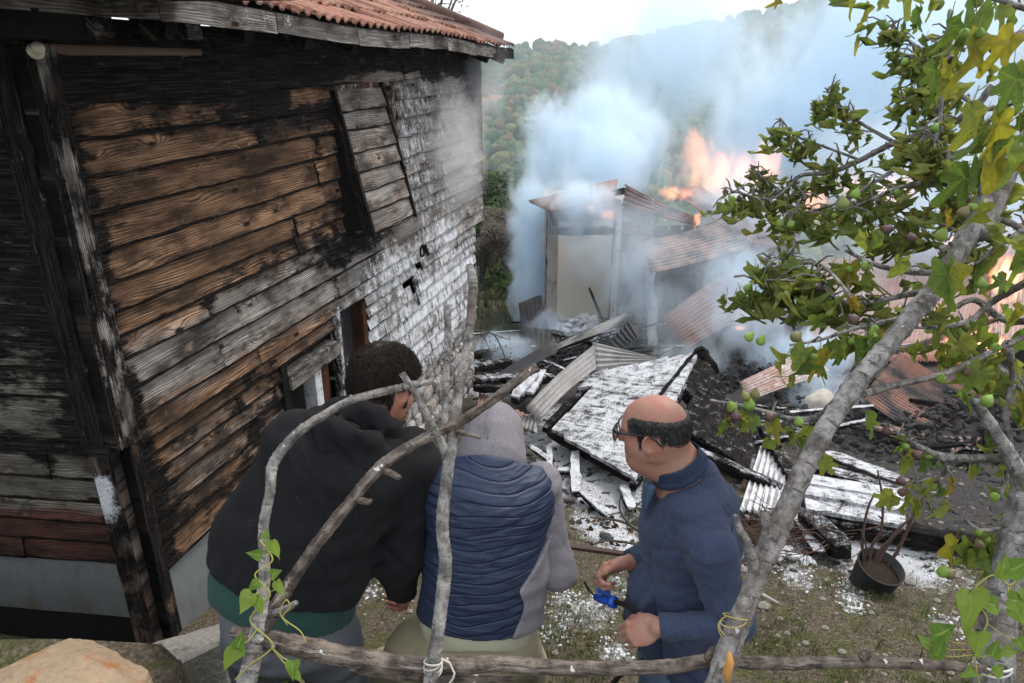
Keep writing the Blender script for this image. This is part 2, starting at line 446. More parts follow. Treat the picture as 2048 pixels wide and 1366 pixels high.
# far cottages on the hillside
M_LIME = plain('limewash', (.62, .60, .56), .9, .2, .1, 2)
M_RTILE = plain('far_roof_tile', (.30, .13, .08), .9, .2, .2, 3)
M_DARKGLASS = plain('dark_opening', (.012, .012, .014), .25, .5, .2, 4, 0)
for i, (px, py, y, w, lab) in enumerate([(962, 212, 300, 5.5, 'tiny pale cottage on the far hillside beside the house corner'),
                                          (992, 206, 318, 5, 'tiny white cottage among trees right of the pale one'),
                                          (1288, 165, 352, 6, 'tiny cottage high on the far hillside behind the smoke')]):
    c = at(px, py, y=y); h = 3.6; d_ = 5
    r = thing('cottage', lab, 'cottage', (c.x, c.y, c.z-h/2), 'cottages on the far hillside')
    m = MB(); m.box((c.x, c.y, c.z-1.5), (w, d_, h+3)); m.build('wall', M_LIME, r, wood=False)
    z = c.z+h/2; x0, x1, y0, y1 = c.x-w/2-.4, c.x+w/2+.4, c.y-d_/2-.4, c.y+d_/2+.4
    obj('roof', [(x0, y0, z-.1), (x1, y0, z-.1), (x1, y1, z-.1), (x0, y1, z-.1), (x0, c.y, z+1.5), (x1, c.y, z+1.5)],
        [(0, 1, 5, 4), (2, 3, 4, 5), (1, 2, 5), (3, 0, 4), (3, 2, 1, 0)], M_RTILE, r)
    for k in (-1, 1):
        m = MB(); m.box((c.x+k*w*.25, c.y-d_/2-.02, c.z+.3), (.9, .08, 1.1)); m.build('window', M_DARKGLASS, r, wood=False)

# ---- trees and shrubs beyond the house
def leaf_mat(name, c1, c2, c3, transl=.25):
    g = G(name, .6, .3); vc = g.attr('mask', 'Color'); n_ = g.n('ShaderNodeSeparateColor', {0: vc}, out=0)
    g.color(g.ramp(n_, [(0, c1), (.5, c2), (1, c3)]))
    tr = g.n('ShaderNodeBsdfTranslucent', {'Color': g.ramp(n_, [(0, c1), (.5, c2), (1, c3)])})
    g.L.new(g.n('ShaderNodeMixShader', {0: transl, 1: g.bsdf.outputs[0], 2: tr}), g.out.inputs[0])
    return g.m
M_BARK = plain('bark', (.11, .095, .08), .9, .2, .4, 30, .6, .01)
M_LEAF_G = leaf_mat('leaves_green', (.03, .06, .012), (.07, .125, .025), (.14, .18, .04))
M_LEAF_D = leaf_mat('leaves_dark', (.02, .04, .012), (.045, .08, .022), (.09, .12, .035))
M_LEAF_B = leaf_mat('leaves_dry', (.08, .07, .05), (.17, .14, .10), (.28, .22, .14))
def tree(name, label, cat, base, h, rx, rz, mat, nl, leaf, seed, grp=None, cz=None, trunk_r=.09):
    R = random.Random(seed); base = Vector(base)
    t = thing(name, label, cat, base, grp)
    cz = h*.6 if cz is None else cz
    m = MB(); lean = Vector((R.uniform(-.1, .1), R.uniform(-.1, .1), 1))
    m.tube([base-Vector((0, 0, .3))]+[base+lean*(h*.8*k/5)+Vector((R.uniform(-.06, .06), R.uniform(-.06, .06), 0)) for k in range(1, 6)], [trunk_r*(1.2-.2*k) for k in range(6)], 7)
    cl = []
    for k in range(16):
        an = R.uniform(0, 6.28); e = R.uniform(-.8, 1); rr = R.uniform(.45, .95)
        c = base+Vector((math.cos(an)*rx*rr*math.sqrt(1-e*e*.7), math.sin(an)*rx*rr*math.sqrt(1-e*e*.7), cz+e*rz*rr))
        cl.append((c, R.uniform(.28, .5)*rx, R.uniform(0, 1)))
        s0 = base+lean*(cz*R.uniform(.3, .8)); mid = (s0+c)/2+Vector((0, 0, .08*h))
        m.tube([s0, mid, c], [trunk_r*.4, trunk_r*.25, trunk_r*.08], 5)
    m.build('trunk', M_BARK, t, True, base, False)
    V, F, Cc = [], [], []
    for k in range(nl):
        c, r, tone = cl[R.randrange(len(cl))]
        d_ = Vector((R.gauss(0, 1), R.gauss(0, 1), R.gauss(0, 1))).normalized()*r*R.random()**.4
        p = c+Vector((d_.x, d_.y, d_.z*.75)); u = Vector((R.gauss(0, 1), R.gauss(0, 1), R.gauss(0, .6))).normalized(); w = u.orthogonal().normalized()
        s = leaf*R.uniform(.6, 1.3); n0 = len(V)
        V += [p-u*s, p+w*s*.45, p+u*s, p-w*s*.45]; F.append((n0, n0+1, n0+2, n0+3))
        q = min(1, max(0, .25+.5*tone+R.uniform(-.25, .3))); Cc += [(q, q, q, 1)]*4
    o = obj('crown', V, F, mat, t, False, None, {'mask': ('FLOAT_COLOR', Cc)})
    return t
GR_T = 'trees beyond the burning shed'
def tr(px, py, y, *a, **k):
    c = at(px, py, y=y); return tree(*a[:3], (c.x, c.y, gz(c.x, c.y)), *a[3:], **k)
tr(1008, 500, 17, 'leafy_tree', 'green leafy tree standing behind the dry shrub beyond the house corner', 'tree', 3.2, 1.15, 1.5, M_LEAF_G, 9000, .075, 11, GR_T, cz=1.5)
tr(940, 500, 19, 'leafy_tree', 'dark green tree partly hidden behind the far corner of the wooden house', 'tree', 3.6, 1.5, 1.6, M_LEAF_D, 8000, .085, 12, GR_T, cz=1.8)
tr(970, 560, 12.2, 'dry_shrub', 'tall brownish grey dry shrub beside the far corner of the wooden house', 'shrub', 1.9, .62, .85, M_LEAF_B, 9000, .032, 13, None, cz=1.0, trunk_r=.03)
tr(1010, 640, 13.4, 'low_bush', 'low bright green bush in the grass left of the shed', 'shrub', .8, .5, .35, M_LEAF_G, 3000, .05, 17, None, cz=.4, trunk_r=.02)
tr(1090, 560, 24, 'leafy_tree', 'green tree veiled in smoke behind the shed left wall', 'tree', 4.2, 2.0, 1.8, M_LEAF_D, 6000, .12, 14, GR_T, cz=2.4)
tr(1250, 500, 30, 'leafy_tree', 'tree dimly seen through smoke above the shed roof', 'tree', 5, 2.6, 2.2, M_LEAF_G, 6000, .14, 15, GR_T, cz=2.8)
tr(860, 20, 15, 'bare_tree', 'thin bare treetop rising behind the tiled roof', 'tree', 7.6, 1.0, 1.0, M_LEAF_B, 260, .05, 16, None, cz=6.2)

# utility pole behind the shed, seen through the smoke
c = at(1083, 395, y=21)
p0 = Vector((c.x, c.y, gz(c.x, c.y))); top = at(1079, 225, y=21)
m = MB(); m.tube([p0-Vector((0, 0, .3)), top], [.11, .085], 10)
up = thing('utility_pole', 'slim grey utility pole standing in the smoke behind the shed', 'pole', p0)
m.build('pole', plain('pole_wood', (.16, .15, .14), .85), up, True, None, False)
m = MB(); m.box(top-Vector((0, 0, .25)), (.9, .08, .1)); m.build('crossarm', M_BARK, up, False, None, False)
# ================================================================== wooden house
HC = Vector((-1.79, 2.8, 0))
WD = Vector((math.sin(rad(16)), math.cos(rad(16)), 0)); WN = Vector((WD.y, -WD.x, 0))
LD = Vector((-.994, .11, 0)); LN = Vector((-.11, -.994, 0))
def HP(s, h, o): return HC + WD*s + WN*o + Vector((0, 0, h))
def LP(s, h, o): return HC + LD*s + LN*o + Vector((0, 0, h))
house = thing('wooden_house', 'old scorched timber house with boarded walls and red tiled roof', 'house', (HC.x, HC.y, -2.75))
M_WOOD = wood_material('scorched_boards')
M_WOODL = wood_material('painted_scorched_boards', (.17, .075, .055), (.05, .025, .02), (.24, .225, .185), (.09, .085, .07))
M_CHAR = plain('charred_timber', (.013, .012, .012), .95, .05, .5, 30, .7, .01)
M_VOID = plain('dark_interior', (.006, .006, .006), 1, 0, .2, 5, 0)

def char_f(s, h):
    c = .10+.45*fbm(s*1.3, h*3, 7)
    c += .72*smooth01(-.24, -.12, h)
    c += .45*smooth01(-.45, -.28, h)*smooth01(.35, .5, s)*(1-smooth01(2.1, 2.6, s))
    c += .30*smooth01(-.7, -.4, h)*smooth01(.9, 1.7, s)*(1-smooth01(2.2, 2.5, s))
    c += .55*math.exp(-((s-1.95)/.32)**2-((h+1.05)/.18)**2)
    c += .75*math.exp(-((s-2.35)/.6)**2-((h+1.27)/.10)**2)
    c += .35*math.exp(-((s-1.2)/.6)**2-((h+1.12)/.08)**2)
    c += .35*(1-smooth01(.1, .3, s))
    c += .35*smooth01(-1.62, -1.8, h)*(1-smooth01(1.3, 2.0, s))
    c += .55*smooth01(4.4, 5.0, s)*smooth01(-1.2, -.5, h)
    c += .05*smooth01(2.9, 3.2, s)*smooth01(-1.9, -1.5, h)
    if 1.7 < s < 3.6: c -= .75*smooth01(-.30, -.24, h)*(1-smooth01(-.16, -.12, h))*smooth01(1.2, 1.7, s)
    return c
def grey_f(s, h):
    q = .12+.4*smooth01(1.4, 2.6, s)+.75*smooth01(2.5, 3.1, s)
    q += 1.0*math.exp(-((h+1.38)/.19)**2)*(.65+.35*smooth01(0, 1, s))
    q += .25*fbm(s*2, h*2, 3)
    q += .35*smooth01(-1.6, -1.9, h)*(1-smooth01(-2.1, -2.3, h))
    return q
def foam_f(s, h):
    f = .66*smooth01(1.35, 2.6, s)*smooth01(-1.15-.28*smooth01(3.2, 1.5, s), -1.6, h)
    f -= .3*(1-smooth01(1.6, 2.1, s))*smooth01(-1.7, -1.8, h)
    f += .50*smooth01(2.8, 3.3, s)*(1-smooth01(-.35, -.05, h))*(.55+.6*(vnoise(s*5, 1)*.5+.5))*smooth01(-1.4, -1.2, h)
    f *= 1-.55*smooth01(4.0, 4.9, s)*smooth01(-1.9, -1.5, h)
    f *= 1-.5*smooth01(-2.55, -2.9, h)
    f *= .86+.75*fbm(s*1.6+3, h*2.6, 4)
    return max(0, f)
def main_mask(s, h): return (char_f(s, h), foam_f(s, h), grey_f(s, h), 1)

RB = random.Random(21)
def board(fr, s0, s1, z0, z1, mat, maskf, parent, ob=.032, ot=.004, o0=0.0, th=.016, name='board', lap=.014):
    """one lapped board: bottom edge proud of the board below"""
    n = max(2, int((s1-s0)/.11)); r = RB.random(); V, bc, mk = [], [], []
    jb = [RB.uniform(-.004, .004) for _ in range(n+1)]; tw = RB.uniform(-.004, .010); tl = RB.uniform(-.010, .010)
    for i in range(n+1):
        t = i/n; s = s0+(s1-s0)*t
        sag = tl*(t-.5)
        oo = o0+tw*(2*t-1)**2
        # char mask darkens the lower edge as a painted lap shadow; ends charred deeper
        ed = .011+.007*vnoise(s*9, r*50)
        prof = [(z0-lap+jb[i]+sag, ob+oo-.004), (z0-lap+jb[i]+sag+.006, ob+oo), (z0-lap+sag+ed+.010, ob+oo-.001), ((z0+z1)/2+sag, (ob+ot)/2+oo), (z1+sag, ot+oo), (z1+sag, ot+oo-th), (z0-lap+jb[i]+sag, ob+oo-th)]
        for q, (h, o) in enumerate(prof):
            V.append(fr(s, h, o)); bc.append((s, h, r)); m_ = maskf(s, h)
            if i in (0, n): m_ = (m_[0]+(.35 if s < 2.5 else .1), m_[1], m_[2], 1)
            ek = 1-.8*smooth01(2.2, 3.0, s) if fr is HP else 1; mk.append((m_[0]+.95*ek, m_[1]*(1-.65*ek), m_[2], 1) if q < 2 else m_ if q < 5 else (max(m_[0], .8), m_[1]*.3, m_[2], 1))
    F = []
    for i in range(n):
        a = i*7
        F += [(a+k, a+7+k, a+8+k, a+1+k) for k in range(6)]+[(a+6, a+13, a+7, a)]
    F += [tuple(range(7)), tuple(n*7+k for k in range(6, -1, -1))]
    return obj(name, V, F, mat, parent, False, None, {'bc': ('FLOAT_VECTOR', bc), 'mask': ('FLOAT_COLOR', mk)})

ROWS_U = [.12, -.04, -.165, -.31, -.455, -.60, -.76, -.90, -1.03, -1.14, -1.25, -1.395, -1.555, -1.67]
ROWS_L = [-1.67, -1.77, -1.866, -1.968, -2.10, -2.234, -2.397, -2.50, -2.62, -2.75]
OPEN = [(2.22, 3.12, -1.0, -.165), (1.98, 2.42, -2.2, -1.72), (1.25, 1.93, -2.75, -1.77),
        (3.20, 3.34, -1.866, -1.77), (3.38, 3.52, -1.77, -1.72), (3.08, 3.18, -1.866, -1.77), (3.28, 3.42, -1.968, -1.90), (3.52, 3.62, -1.67, -1.60)]
def rows(levels, s_a, s_b, o0):
    for i in range(len(levels)-1):
        z1, z0 = levels[i], levels[i+1]
        cuts = [s_a]; s = s_a+RB.uniform(.3, 1.9)
        while s < s_b-.2:
            cuts.append(s); s += RB.uniform(1.2, 2.5) if s < 2.4 else RB.uniform(1.3, 2.6)
        cuts.append(s_b)
        end = 2.7 if (z0+z1)/2 < -2.4 else None
        segs = []
        for a, b in zip(cuts[:-1], cuts[1:]):
            parts = [(a, b)]
            for (p, q, zl, zh) in OPEN:
                if min(z1, zh)-max(z0, zl) > .45*min(z1-z0, zh-zl):
                    nw = []
                    for (u, v) in parts:
                        if v <= p or u >= q: nw.append((u, v))
                        else:
                            if u < p-.02: nw.append((u, p))
                            if v > q+.02: nw.append((q, v))
                    parts = nw
            segs += parts
        for a, b in segs:
            if end: 
                a = max(a, end)
                if b-a < .1: continue
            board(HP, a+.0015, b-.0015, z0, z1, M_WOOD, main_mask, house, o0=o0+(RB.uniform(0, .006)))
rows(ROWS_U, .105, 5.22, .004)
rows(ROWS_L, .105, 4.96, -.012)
# broken board hanging out of the hole
m = MB(); pa, pb = HP(3.30, -1.80, .03), HP(3.40, -2.07, .035)
up = (pa-pb).normalized(); R = Matrix((WD, WN, up)).transposed()
m.box((pa+pb)/2, (.07, .012, (pa-pb).length), R, (.9, .45, 1, 1)); m.build('broken_board', M_WOOD, house)
m = MB(); pts = [HP(3.47+.045*math.cos(a), -1.60+.05*math.sin(a), .045) for a in np.linspace(0, 6.28, 13)]
m.tube(pts, .009, 6, False); m.build('iron_ring', M_CHAR, house, True, None, False)

# black inner shell, its colour standing in for interior darkness (closed volume behind the boards)
def prism(name, pts2, z0, z1, mat, parent):
    n = len(pts2); V = [(x, y, z0) for x, y in pts2]+[(x, y, z1) for x, y in pts2]
    F = [tuple(range(n-1, -1, -1)), tuple(range(n, 2*n))]+[(i, (i+1) % n, n+(i+1) % n, n+i) for i in range(n)]
    return obj(name, V, F, mat, parent)
c0 = HC+WN*-.13+LN*-.13+WD*.02
pts = [c0, HC+WD*4.88+WN*-.13, HC+WD*4.88+LD*4.8, c0+LD*4.8]
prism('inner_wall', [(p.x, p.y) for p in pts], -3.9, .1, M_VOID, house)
# far gable wall of the upper floor and lower floor, boarded
def FE(s, h, o): return HC+WD*5.2+LD*s+WD*o+Vector((0, 0, h))
def dark_mask(s, h): return (.85+.4*fbm(s*2, h*4), .15, .8, 1)
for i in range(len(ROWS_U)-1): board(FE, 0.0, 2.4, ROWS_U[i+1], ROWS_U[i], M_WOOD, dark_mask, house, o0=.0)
def FL(s, h, o): return HC+WD*4.93+LD*s+WD*o+Vector((0, 0, h))
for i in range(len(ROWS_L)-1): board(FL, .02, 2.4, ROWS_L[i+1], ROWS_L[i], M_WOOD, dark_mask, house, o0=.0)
m = MB(); m.box(HP(5.22, -.78, .0)+WD*.02, (.05, .04, 1.75), Matrix((WN, WD, Vector((0, 0, 1)))).transposed(), (1.0, .2, 1, 1)); m.build('corner_board', M_WOOD, house)
m = MB(); m.box(HP(4.975, -2.2, -.005), (.035, .05, 1.1), Matrix((WD, WN, Vector((0, 0, 1)))).transposed(), (.8, .35, 1, 1)); m.build('corner_board', M_WOOD, house)

# near corner: two rough vertical boards with gaps and splits
def post(fr, s0, s1, z0, z1, o0, o1, mat, mk, n=22, wob=.006, seed=0, name='corner_board'):
    V, F, bc, ms = [], [], [], []
    for i in range(n+1):
        h = z0+(z1-z0)*i/n
        a = s0+wob*fbm(h*3, seed, 0)*2; b = s1+wob*fbm(h*3, seed, 5)*2; c = o1+.5*wob*fbm(h*5, seed, 9)
        for (s, o) in ((a, o0), (a, c), ((a+b)/2, c+.002), (b, c), (b, o0)):
            V.append(fr(s, h, o)); bc.append((h, s, seed*.13)); ms.append(mk(s, h))
    for i in range(n):
        for k in range(5): F.append((i*5+k, i*5+(k+1) % 5, (i+1)*5+(k+1) % 5, (i+1)*5+k))
    F += [(4, 3, 2, 1, 0), tuple(n*5+k for k in range(5))]
    return obj(name, V, F, mat, house, False, None, {'bc': ('FLOAT_VECTOR', bc), 'mask': ('FLOAT_COLOR', ms)})
cm = lambda s, h: (.62+.5*fbm(h*2.2, s*9, 2)+.25*smooth01(-1.7, -1.9, h), 0, .75, 1)
post(HP, .012, .105, -1.64, .06, -.02, .052, M_WOOD, cm, seed=1)
post(HP, -.03, .012, -1.64, .06, -.02, .046, M_WOOD, lambda s, h: (.75+.5*fbm(h*4, 4), 0, .8, 1), seed=2)
post(HP, .03, .10, -2.78, -1.645, -.02, .045, M_WOOD, lambda s, h: (.75+.4*fbm(h*3, 8), 0, .3, 1), seed=3)
post(LP, .02, .125, -1.63, .05, -.02, .04, M_WOODL, lambda s, h: (.85+.5*fbm(h*3, s*8, 6), 0, .5, 1), seed=4)
post(LP, .0, .11, -2.78, -1.66, -.02, .036, M_WOODL, lambda s, h: (.55+.4*fbm(h*3, 2), .75*smooth01(-1.74, -1.79, h)*(1-smooth01(-1.98, -2.08, h))*smooth01(.0, .02, s), .5, 1), seed=5)

# left wall
def left_mask(s, h):
    c = .50*smooth01(-1.75, -1.6, h)+.20+.4*fbm(s*2, h*5, 4)+.25*smooth01(-.6, -.2, h)
    c -= .36*smooth01(-1.08, -1.22, h)*(1-smooth01(-1.55, -1.65, h))*(.6+.8*vnoise(s*4, h*9))
    return (c-.15*smooth01(-1.7, -1.9, h), 0, .75-.9*smooth01(-1.95, -2.05, h)*(.7+.6*vnoise(s*3, h*2)), 1)
lv = [.12]
while lv[-1] > -1.50: lv.append(lv[-1]-.137)
lv[-1] = -1.60
for lev in (lv, [-1.66, -1.80, -1.92, -2.04, -2.15, -2.27]):
    for i in range(len(lev)-1):
        cuts = [.12]+sorted(RB.uniform(.3, 2.9) for _ in range(2))+[3.4]
        for a, b in zip(cuts[:-1], cuts[1:]):
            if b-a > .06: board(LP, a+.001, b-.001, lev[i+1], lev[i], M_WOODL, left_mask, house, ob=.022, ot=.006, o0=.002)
m = MB(); a, b = LP(.0, -1.64, .02), LP(3.4, -1.64, .02)
m.box((a+b)/2, (3.4, .06, .05), Matrix((LD, LN, Vector((0, 0, 1)))).transposed(), (1.2, 0, 0, 1)); m.build('belt_rail', M_WOODL, house)

# galvanised skirting
g = G('galvanised_sheet', .42, .5); p = g.objc()
nn = g.noise(p, 6, 5, .6); n2 = g.noise(g.vscale(p, (30, 30, 3)), 2, 3)
g.color(g.mix(g.step(.45, .75, nn), g.mix(n2, (.17, .19, .20), (.28, .30, .31)), (.16, .15, .12))); g.set('Metallic', .35)
g.bump(nn, .35, .02)
M_GALV = g.m
def skirt(fr, s0, s1, z0, z1, o, seed):
    ns, nz_ = int((s1-s0)/.06), 8; V = []
    for j in range(nz_+1):
        for i in range(ns+1):
            s = s0+(s1-s0)*i/ns; h = z0+(z1-z0)*j/nz_
            V.append(fr(s, h, o+.012*fbm(s*4+seed, h*5, seed)+.008*math.sin(j/nz_*3.1)))
    n = len(V); V += [v - Vector((fr(0, 0, .004)-fr(0, 0, 0))) for v in V]
    F = [(j*(ns+1)+i, j*(ns+1)+i+1, (j+1)*(ns+1)+i+1, (j+1)*(ns+1)+i) for j in range(nz_) for i in range(ns)]
    F += [tuple(k+n for k in reversed(f)) for f in F]
    obj('metal_skirting', V, F, M_GALV, house, True)
skirt(LP, .11, 1.7, -2.62, -2.275, .012, 1); skirt(LP, 1.66, 3.4, -2.62, -2.27, .018, 2)
skirt(HP, .105, 1.24, -2.95, -2.405, -.004, 3); skirt(HP, 1.94, 2.72, -3.1, -2.405, -.006, 4)
m = MB(); a, b = LP(.1, -2.74, -.02), LP(3.4, -2.74, -.02)
m.box((a+b)/2, (3.3, .05, .24), Matrix((LD, LN, Vector((0, 0, 1)))).transposed()); m.build('sill_beam', M_CHAR, house, False, None, False)

# rubble-stone base under the far end
g = G('rubble_stone', .9, .2); p = g.pos(); r_ = g.rnd()
nn = g.noise(p, 22, 5, .65)
base = g.ramp(r_, [(0, (.15, .13, .115)), (.35, (.27, .225, .18)), (.7, (.36, .33, .29)), (1, (.22, .20, .19))])
col = g.mix(1.0, base, g.ramp(nn, [(.25, (.45, .45, .45)), (.75, (1.3, 1.3, 1.3))]), 'MULTIPLY')
col, _m = foam_over(g, col, g.math('ADD', .12, g.math('MULTIPLY', g.noise(p, 3, 2), .5)), p)
g.color(col); g.bump(nn, .8, .02); M_STONE = g.m
M_MORTAR = plain('lime_mortar', (.30, .28, .25), .95, .1, .35, 40, .8, .01)
a = HP(2.6, 0, -.06); b = HP(4.96, 0, -.06)
pts = [a, b, b+LD*.25, a+LD*.25]
prism('stone_backing', [(p.x, p.y) for p in pts], -4.2, -2.755, M_MORTAR, house)
h = -2.755; RS = random.Random(5)
def stone(fr, s0, s1, z0, z1, o, mat, parent, seed, name='stone', dep=.12):
    V0, F0 = ico(1) if False else ICO1
    c = ((s0+s1)/2, (z0+z1)/2); V = []
    for v in V0:
        q = [math.copysign(abs(t)**.55, t) for t in v]
        nn = 1+.12*mnoise.noise(Vector(v)*1.5+Vector((seed, 0, 0)))
        V.append(fr(c[0]+q[0]*(s1-s0)/2*nn, c[1]+q[1]*(z1-z0)/2*nn, o-dep/2+q[2]*dep/2*nn))
    return obj(name, V, F0, mat, parent, False)
ICO1 = ico(2)
while h > -4.05:
    hh = RS.uniform(.09, .16); s = 2.62
    while s < 4.95:
        w = RS.uniform(.10, .26); e = min(s+w, 4.97)
        if e-s > .04: stone(HP, s+.006, e-.006, h-hh+.005, h-.005, RS.uniform(-.012, .02), M_STONE, house, s*7+h*3)
        s = e
    h -= hh

# ---- upper window with the top-hung shutter
def wbox(fr, s0, s1, z0, z1, o0, o1, mat, parent, name, mk=(.3, .1, .8, 1), wood=True):
    V = [fr(s, h, o) for o in (o0, o1) for h in (z0, z1) for s in (s0, s1)]
    F = [(0, 1, 3, 2), (4, 6, 7, 5), (0, 4, 5, 1), (2, 3, 7, 6), (0, 2, 6, 4), (1, 5, 7, 3)]
    bc = []
    lon = max((s1-s0, 0), (z1-z0, 1), (o1-o0, 2))[1]
    for v_ in [(s, h, o) for o in (o0, o1) for h in (z0, z1) for s in (s0, s1)]:
        bc.append((v_[1], v_[0]+v_[2], s0) if lon == 1 else (v_[0], v_[1]+v_[2], z0))
    at_ = {'bc': ('FLOAT_VECTOR', bc), 'mask': ('FLOAT_COLOR', [mk]*8)} if wood else None
    return obj(name, V, F, mat, parent, False, None, at_)
g = G('old_window_glass', .12, .5); p = g.objc()
g.color(g.mix(g.noise(p, 9, 4), (.012, .014, .016), (.05, .055, .06))); M_PANE = g.m
M_BROWN = wood_material('brown_frame', (.17, .065, .03), (.05, .02, .012), (.2, .13, .1), (.06, .04, .03))
win = wbox(HP, 2.22, 3.12, -1.0, -.97, -.1, .02, M_WOOD, house, 'window')
for nm, a in (('frame', (3.06, 3.12, -.97, -.165, -.1, .03)), ('frame', (2.22, 2.28, -.97, -.165, -.1, .02)), ('frame', (2.28, 3.06, -.215, -.165, -.1, .028)),
              ('mullion', (2.90, 2.945, -.97, -.215, -.08, .0)), ('mullion', (2.60, 2.645, -.97, -.215, -.08, .0)),
              ('glazing_bar', (2.28, 3.06, -.47, -.445, -.07, -.01)), ('glazing_bar', (2.28, 3.06, -.71, -.685, -.07, -.01))):
    wbox(HP, *a, M_BROWN if nm == 'frame' else M_WOOD, win, nm, (.35, .3, .5, 1))
for s0, s1 in ((2.28, 2.60), (2.645, 2.90), (2.945, 3.06)):
    for z0, z1 in ((-.97, -.71), (-.685, -.47), (-.445, -.215)):
        wbox(HP, s0, s1, z0, z1, -.055, -.05, M_PANE, win, 'pane', wood=False)
# shutter: hinged at the top, pushed out at the bottom
sh0, shz, shL = 2.16, -.215, .945
ang = math.asin(.205/shL)
def SHF(s, h, o): return HP(s, shz+h*math.cos(ang)-o*math.sin(ang), .03-h*math.sin(ang)+o*math.cos(ang))
shutter = thing('shutter', None, None, HP(2.5, -1.15, .1), None, house)
zz = [0, -.13, -.255, -.40, -.53, -.66, -.80, -.945]
def sh_mask(s, h): return (-.08+.45*fbm(s*5, h*5, 1), .12, .62, 1)
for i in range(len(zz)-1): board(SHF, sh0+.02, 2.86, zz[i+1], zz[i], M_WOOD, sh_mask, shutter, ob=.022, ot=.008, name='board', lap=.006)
wbox(SHF, sh0-.012, sh0+.02, -.955, .012, -.05, .03, M_WOOD, shutter, 'edge_batten', (.75, 0, .4, 1))
wbox(SHF, 2.86, 2.885, -.965, .04, -.03, .034, M_WOOD, shutter, 'edge_batten', (.7, .1, .3, 1))
wbox(SHF, sh0+.02, 2.86, -.93, -.88, -.04, -.006, M_CHAR, shutter, 'ledge', wood=False)
wbox(SHF, sh0+.02, 2.86, -.10, -.05, -.04, -.006, M_CHAR, shutter, 'ledge', wood=False)
# side cheek of the hood (dark triangular board)
V = [HP(sh0+.006, shz, .0), HP(sh0+.006, shz-.93, .0), SHF(sh0+.006, -.93, -.03), HP(sh0+.02, shz, .0), HP(sh0+.02, shz-.93, .0), SHF(sh0+.02, -.93, -.03)]
obj('side_cheek', V, [(0, 1, 2), (5, 4, 3), (0, 3, 4, 1), (1, 4, 5, 2), (2, 5, 3, 0)], M_CHAR, shutter)
wbox(HP, 2.86, 2.875, -.80, -.78, .05, .2, M_CHAR, shutter, 'stay_hook', wood=False)

# ---- lower window and doorway openings
lw = wbox(HP, 1.98, 2.42, -2.2, -2.175, -.12, .03, M_WOOD, house, 'window', (.3, .6, .9, 1))
for a in ((2.36, 2.42, -2.175, -1.72, -.12, .012), (1.98, 2.03, -2.175, -1.72, -.12, .03)):
    wbox(HP, *a, M_BROWN, lw, 'frame', (.1, .0, .1, 1))
wbox(HP, 2.03, 2.36, -2.175, -1.72, -.09, -.085, M_PANE, lw, 'pane', wood=False)
wbox(HP, 1.935, 1.98, -2.6, -1.62, -.02, .042, M_WOOD, house, 'door_post', (.75, .55, .8, 1))
dw = wbox(HP, 1.25, 1.31, -2.75, -1.77, -.12, .03, M_CHAR, house, 'doorway', wood=False)
wbox(HP, 1.31, 1.93, -1.96, -1.86, -.06, .05, M_WOOD, dw, 'lintel', (.15, .25, .7, 1))
wbox(HP, 1.62, 1.70, -2.75, -1.96, -.08, .02, M_WOOD, dw, 'plank', (.4, .8, .8, 1))
wbox(HP, 1.76, 1.86, -2.75, -1.96, -.09, -.02, M_BROWN, dw, 'plank', (.3, .1, .2, 1))
wbox(HP, 1.42, 1.58, -2.75, -1.96, -.1, -.05, M_BROWN, dw, 'plank', (.75, .1, .2, 1))
wbox(HP, 1.31, 1.93, -1.86, -1.77, -.1, -.07, M_BROWN, dw, 'transom', (.4, .1, .2, 1))

# ---- roof
EO = .31
def EZ(s): return .215-.029*s+.012*math.sin(s*2.3)
SL = rad(21)
def RP(s, k, o):   # k metres up the slope from the eave, o above it
    return HC+WD*s+WN*(EO-k*math.cos(SL))+Vector((0, 0, EZ(s)+k*math.sin(SL)+o))
roof = thing('roof', None, None, HP(2, .2, .3), None, house)
def slab(name, s0, s1, k0, k1, o0, o1, mat, ns=24, parent=roof, fr=RP):
    V = []
    for i in range(ns+1):
        s = s0+(s1-s0)*i/ns
        V += [fr(s, k0, o0), fr(s, k1, o0), fr(s, k1, o1), fr(s, k0, o1)]
    F = [(i*4+k, i*4+(k+1) % 4, (i+1)*4+(k+1) % 4, (i+1)*4+k) for i in range(ns) for k in range(4)]+[(3, 2, 1, 0), tuple(ns*4+k for k in range(4))]
    return obj(name, V, F, mat, parent)
M_SOFFIT = plain('sooty_soffit', (.028, .022, .018), .95, .1, .6, 6, .4, .01)
slab('deck', -.9, 5.36, .05, 3.2, -.06, -.035, M_SOFFIT)
def RP2(s, k, o):
    a = RP(s, 3.2, 0); return a-WN*(k*math.cos(SL))+Vector((0, 0, -k*math.sin(SL)+o))
slab('rear_slope', -.9, 5.36, 0, 3.2, -.03, .03, M_RTILE, fr=RP2)
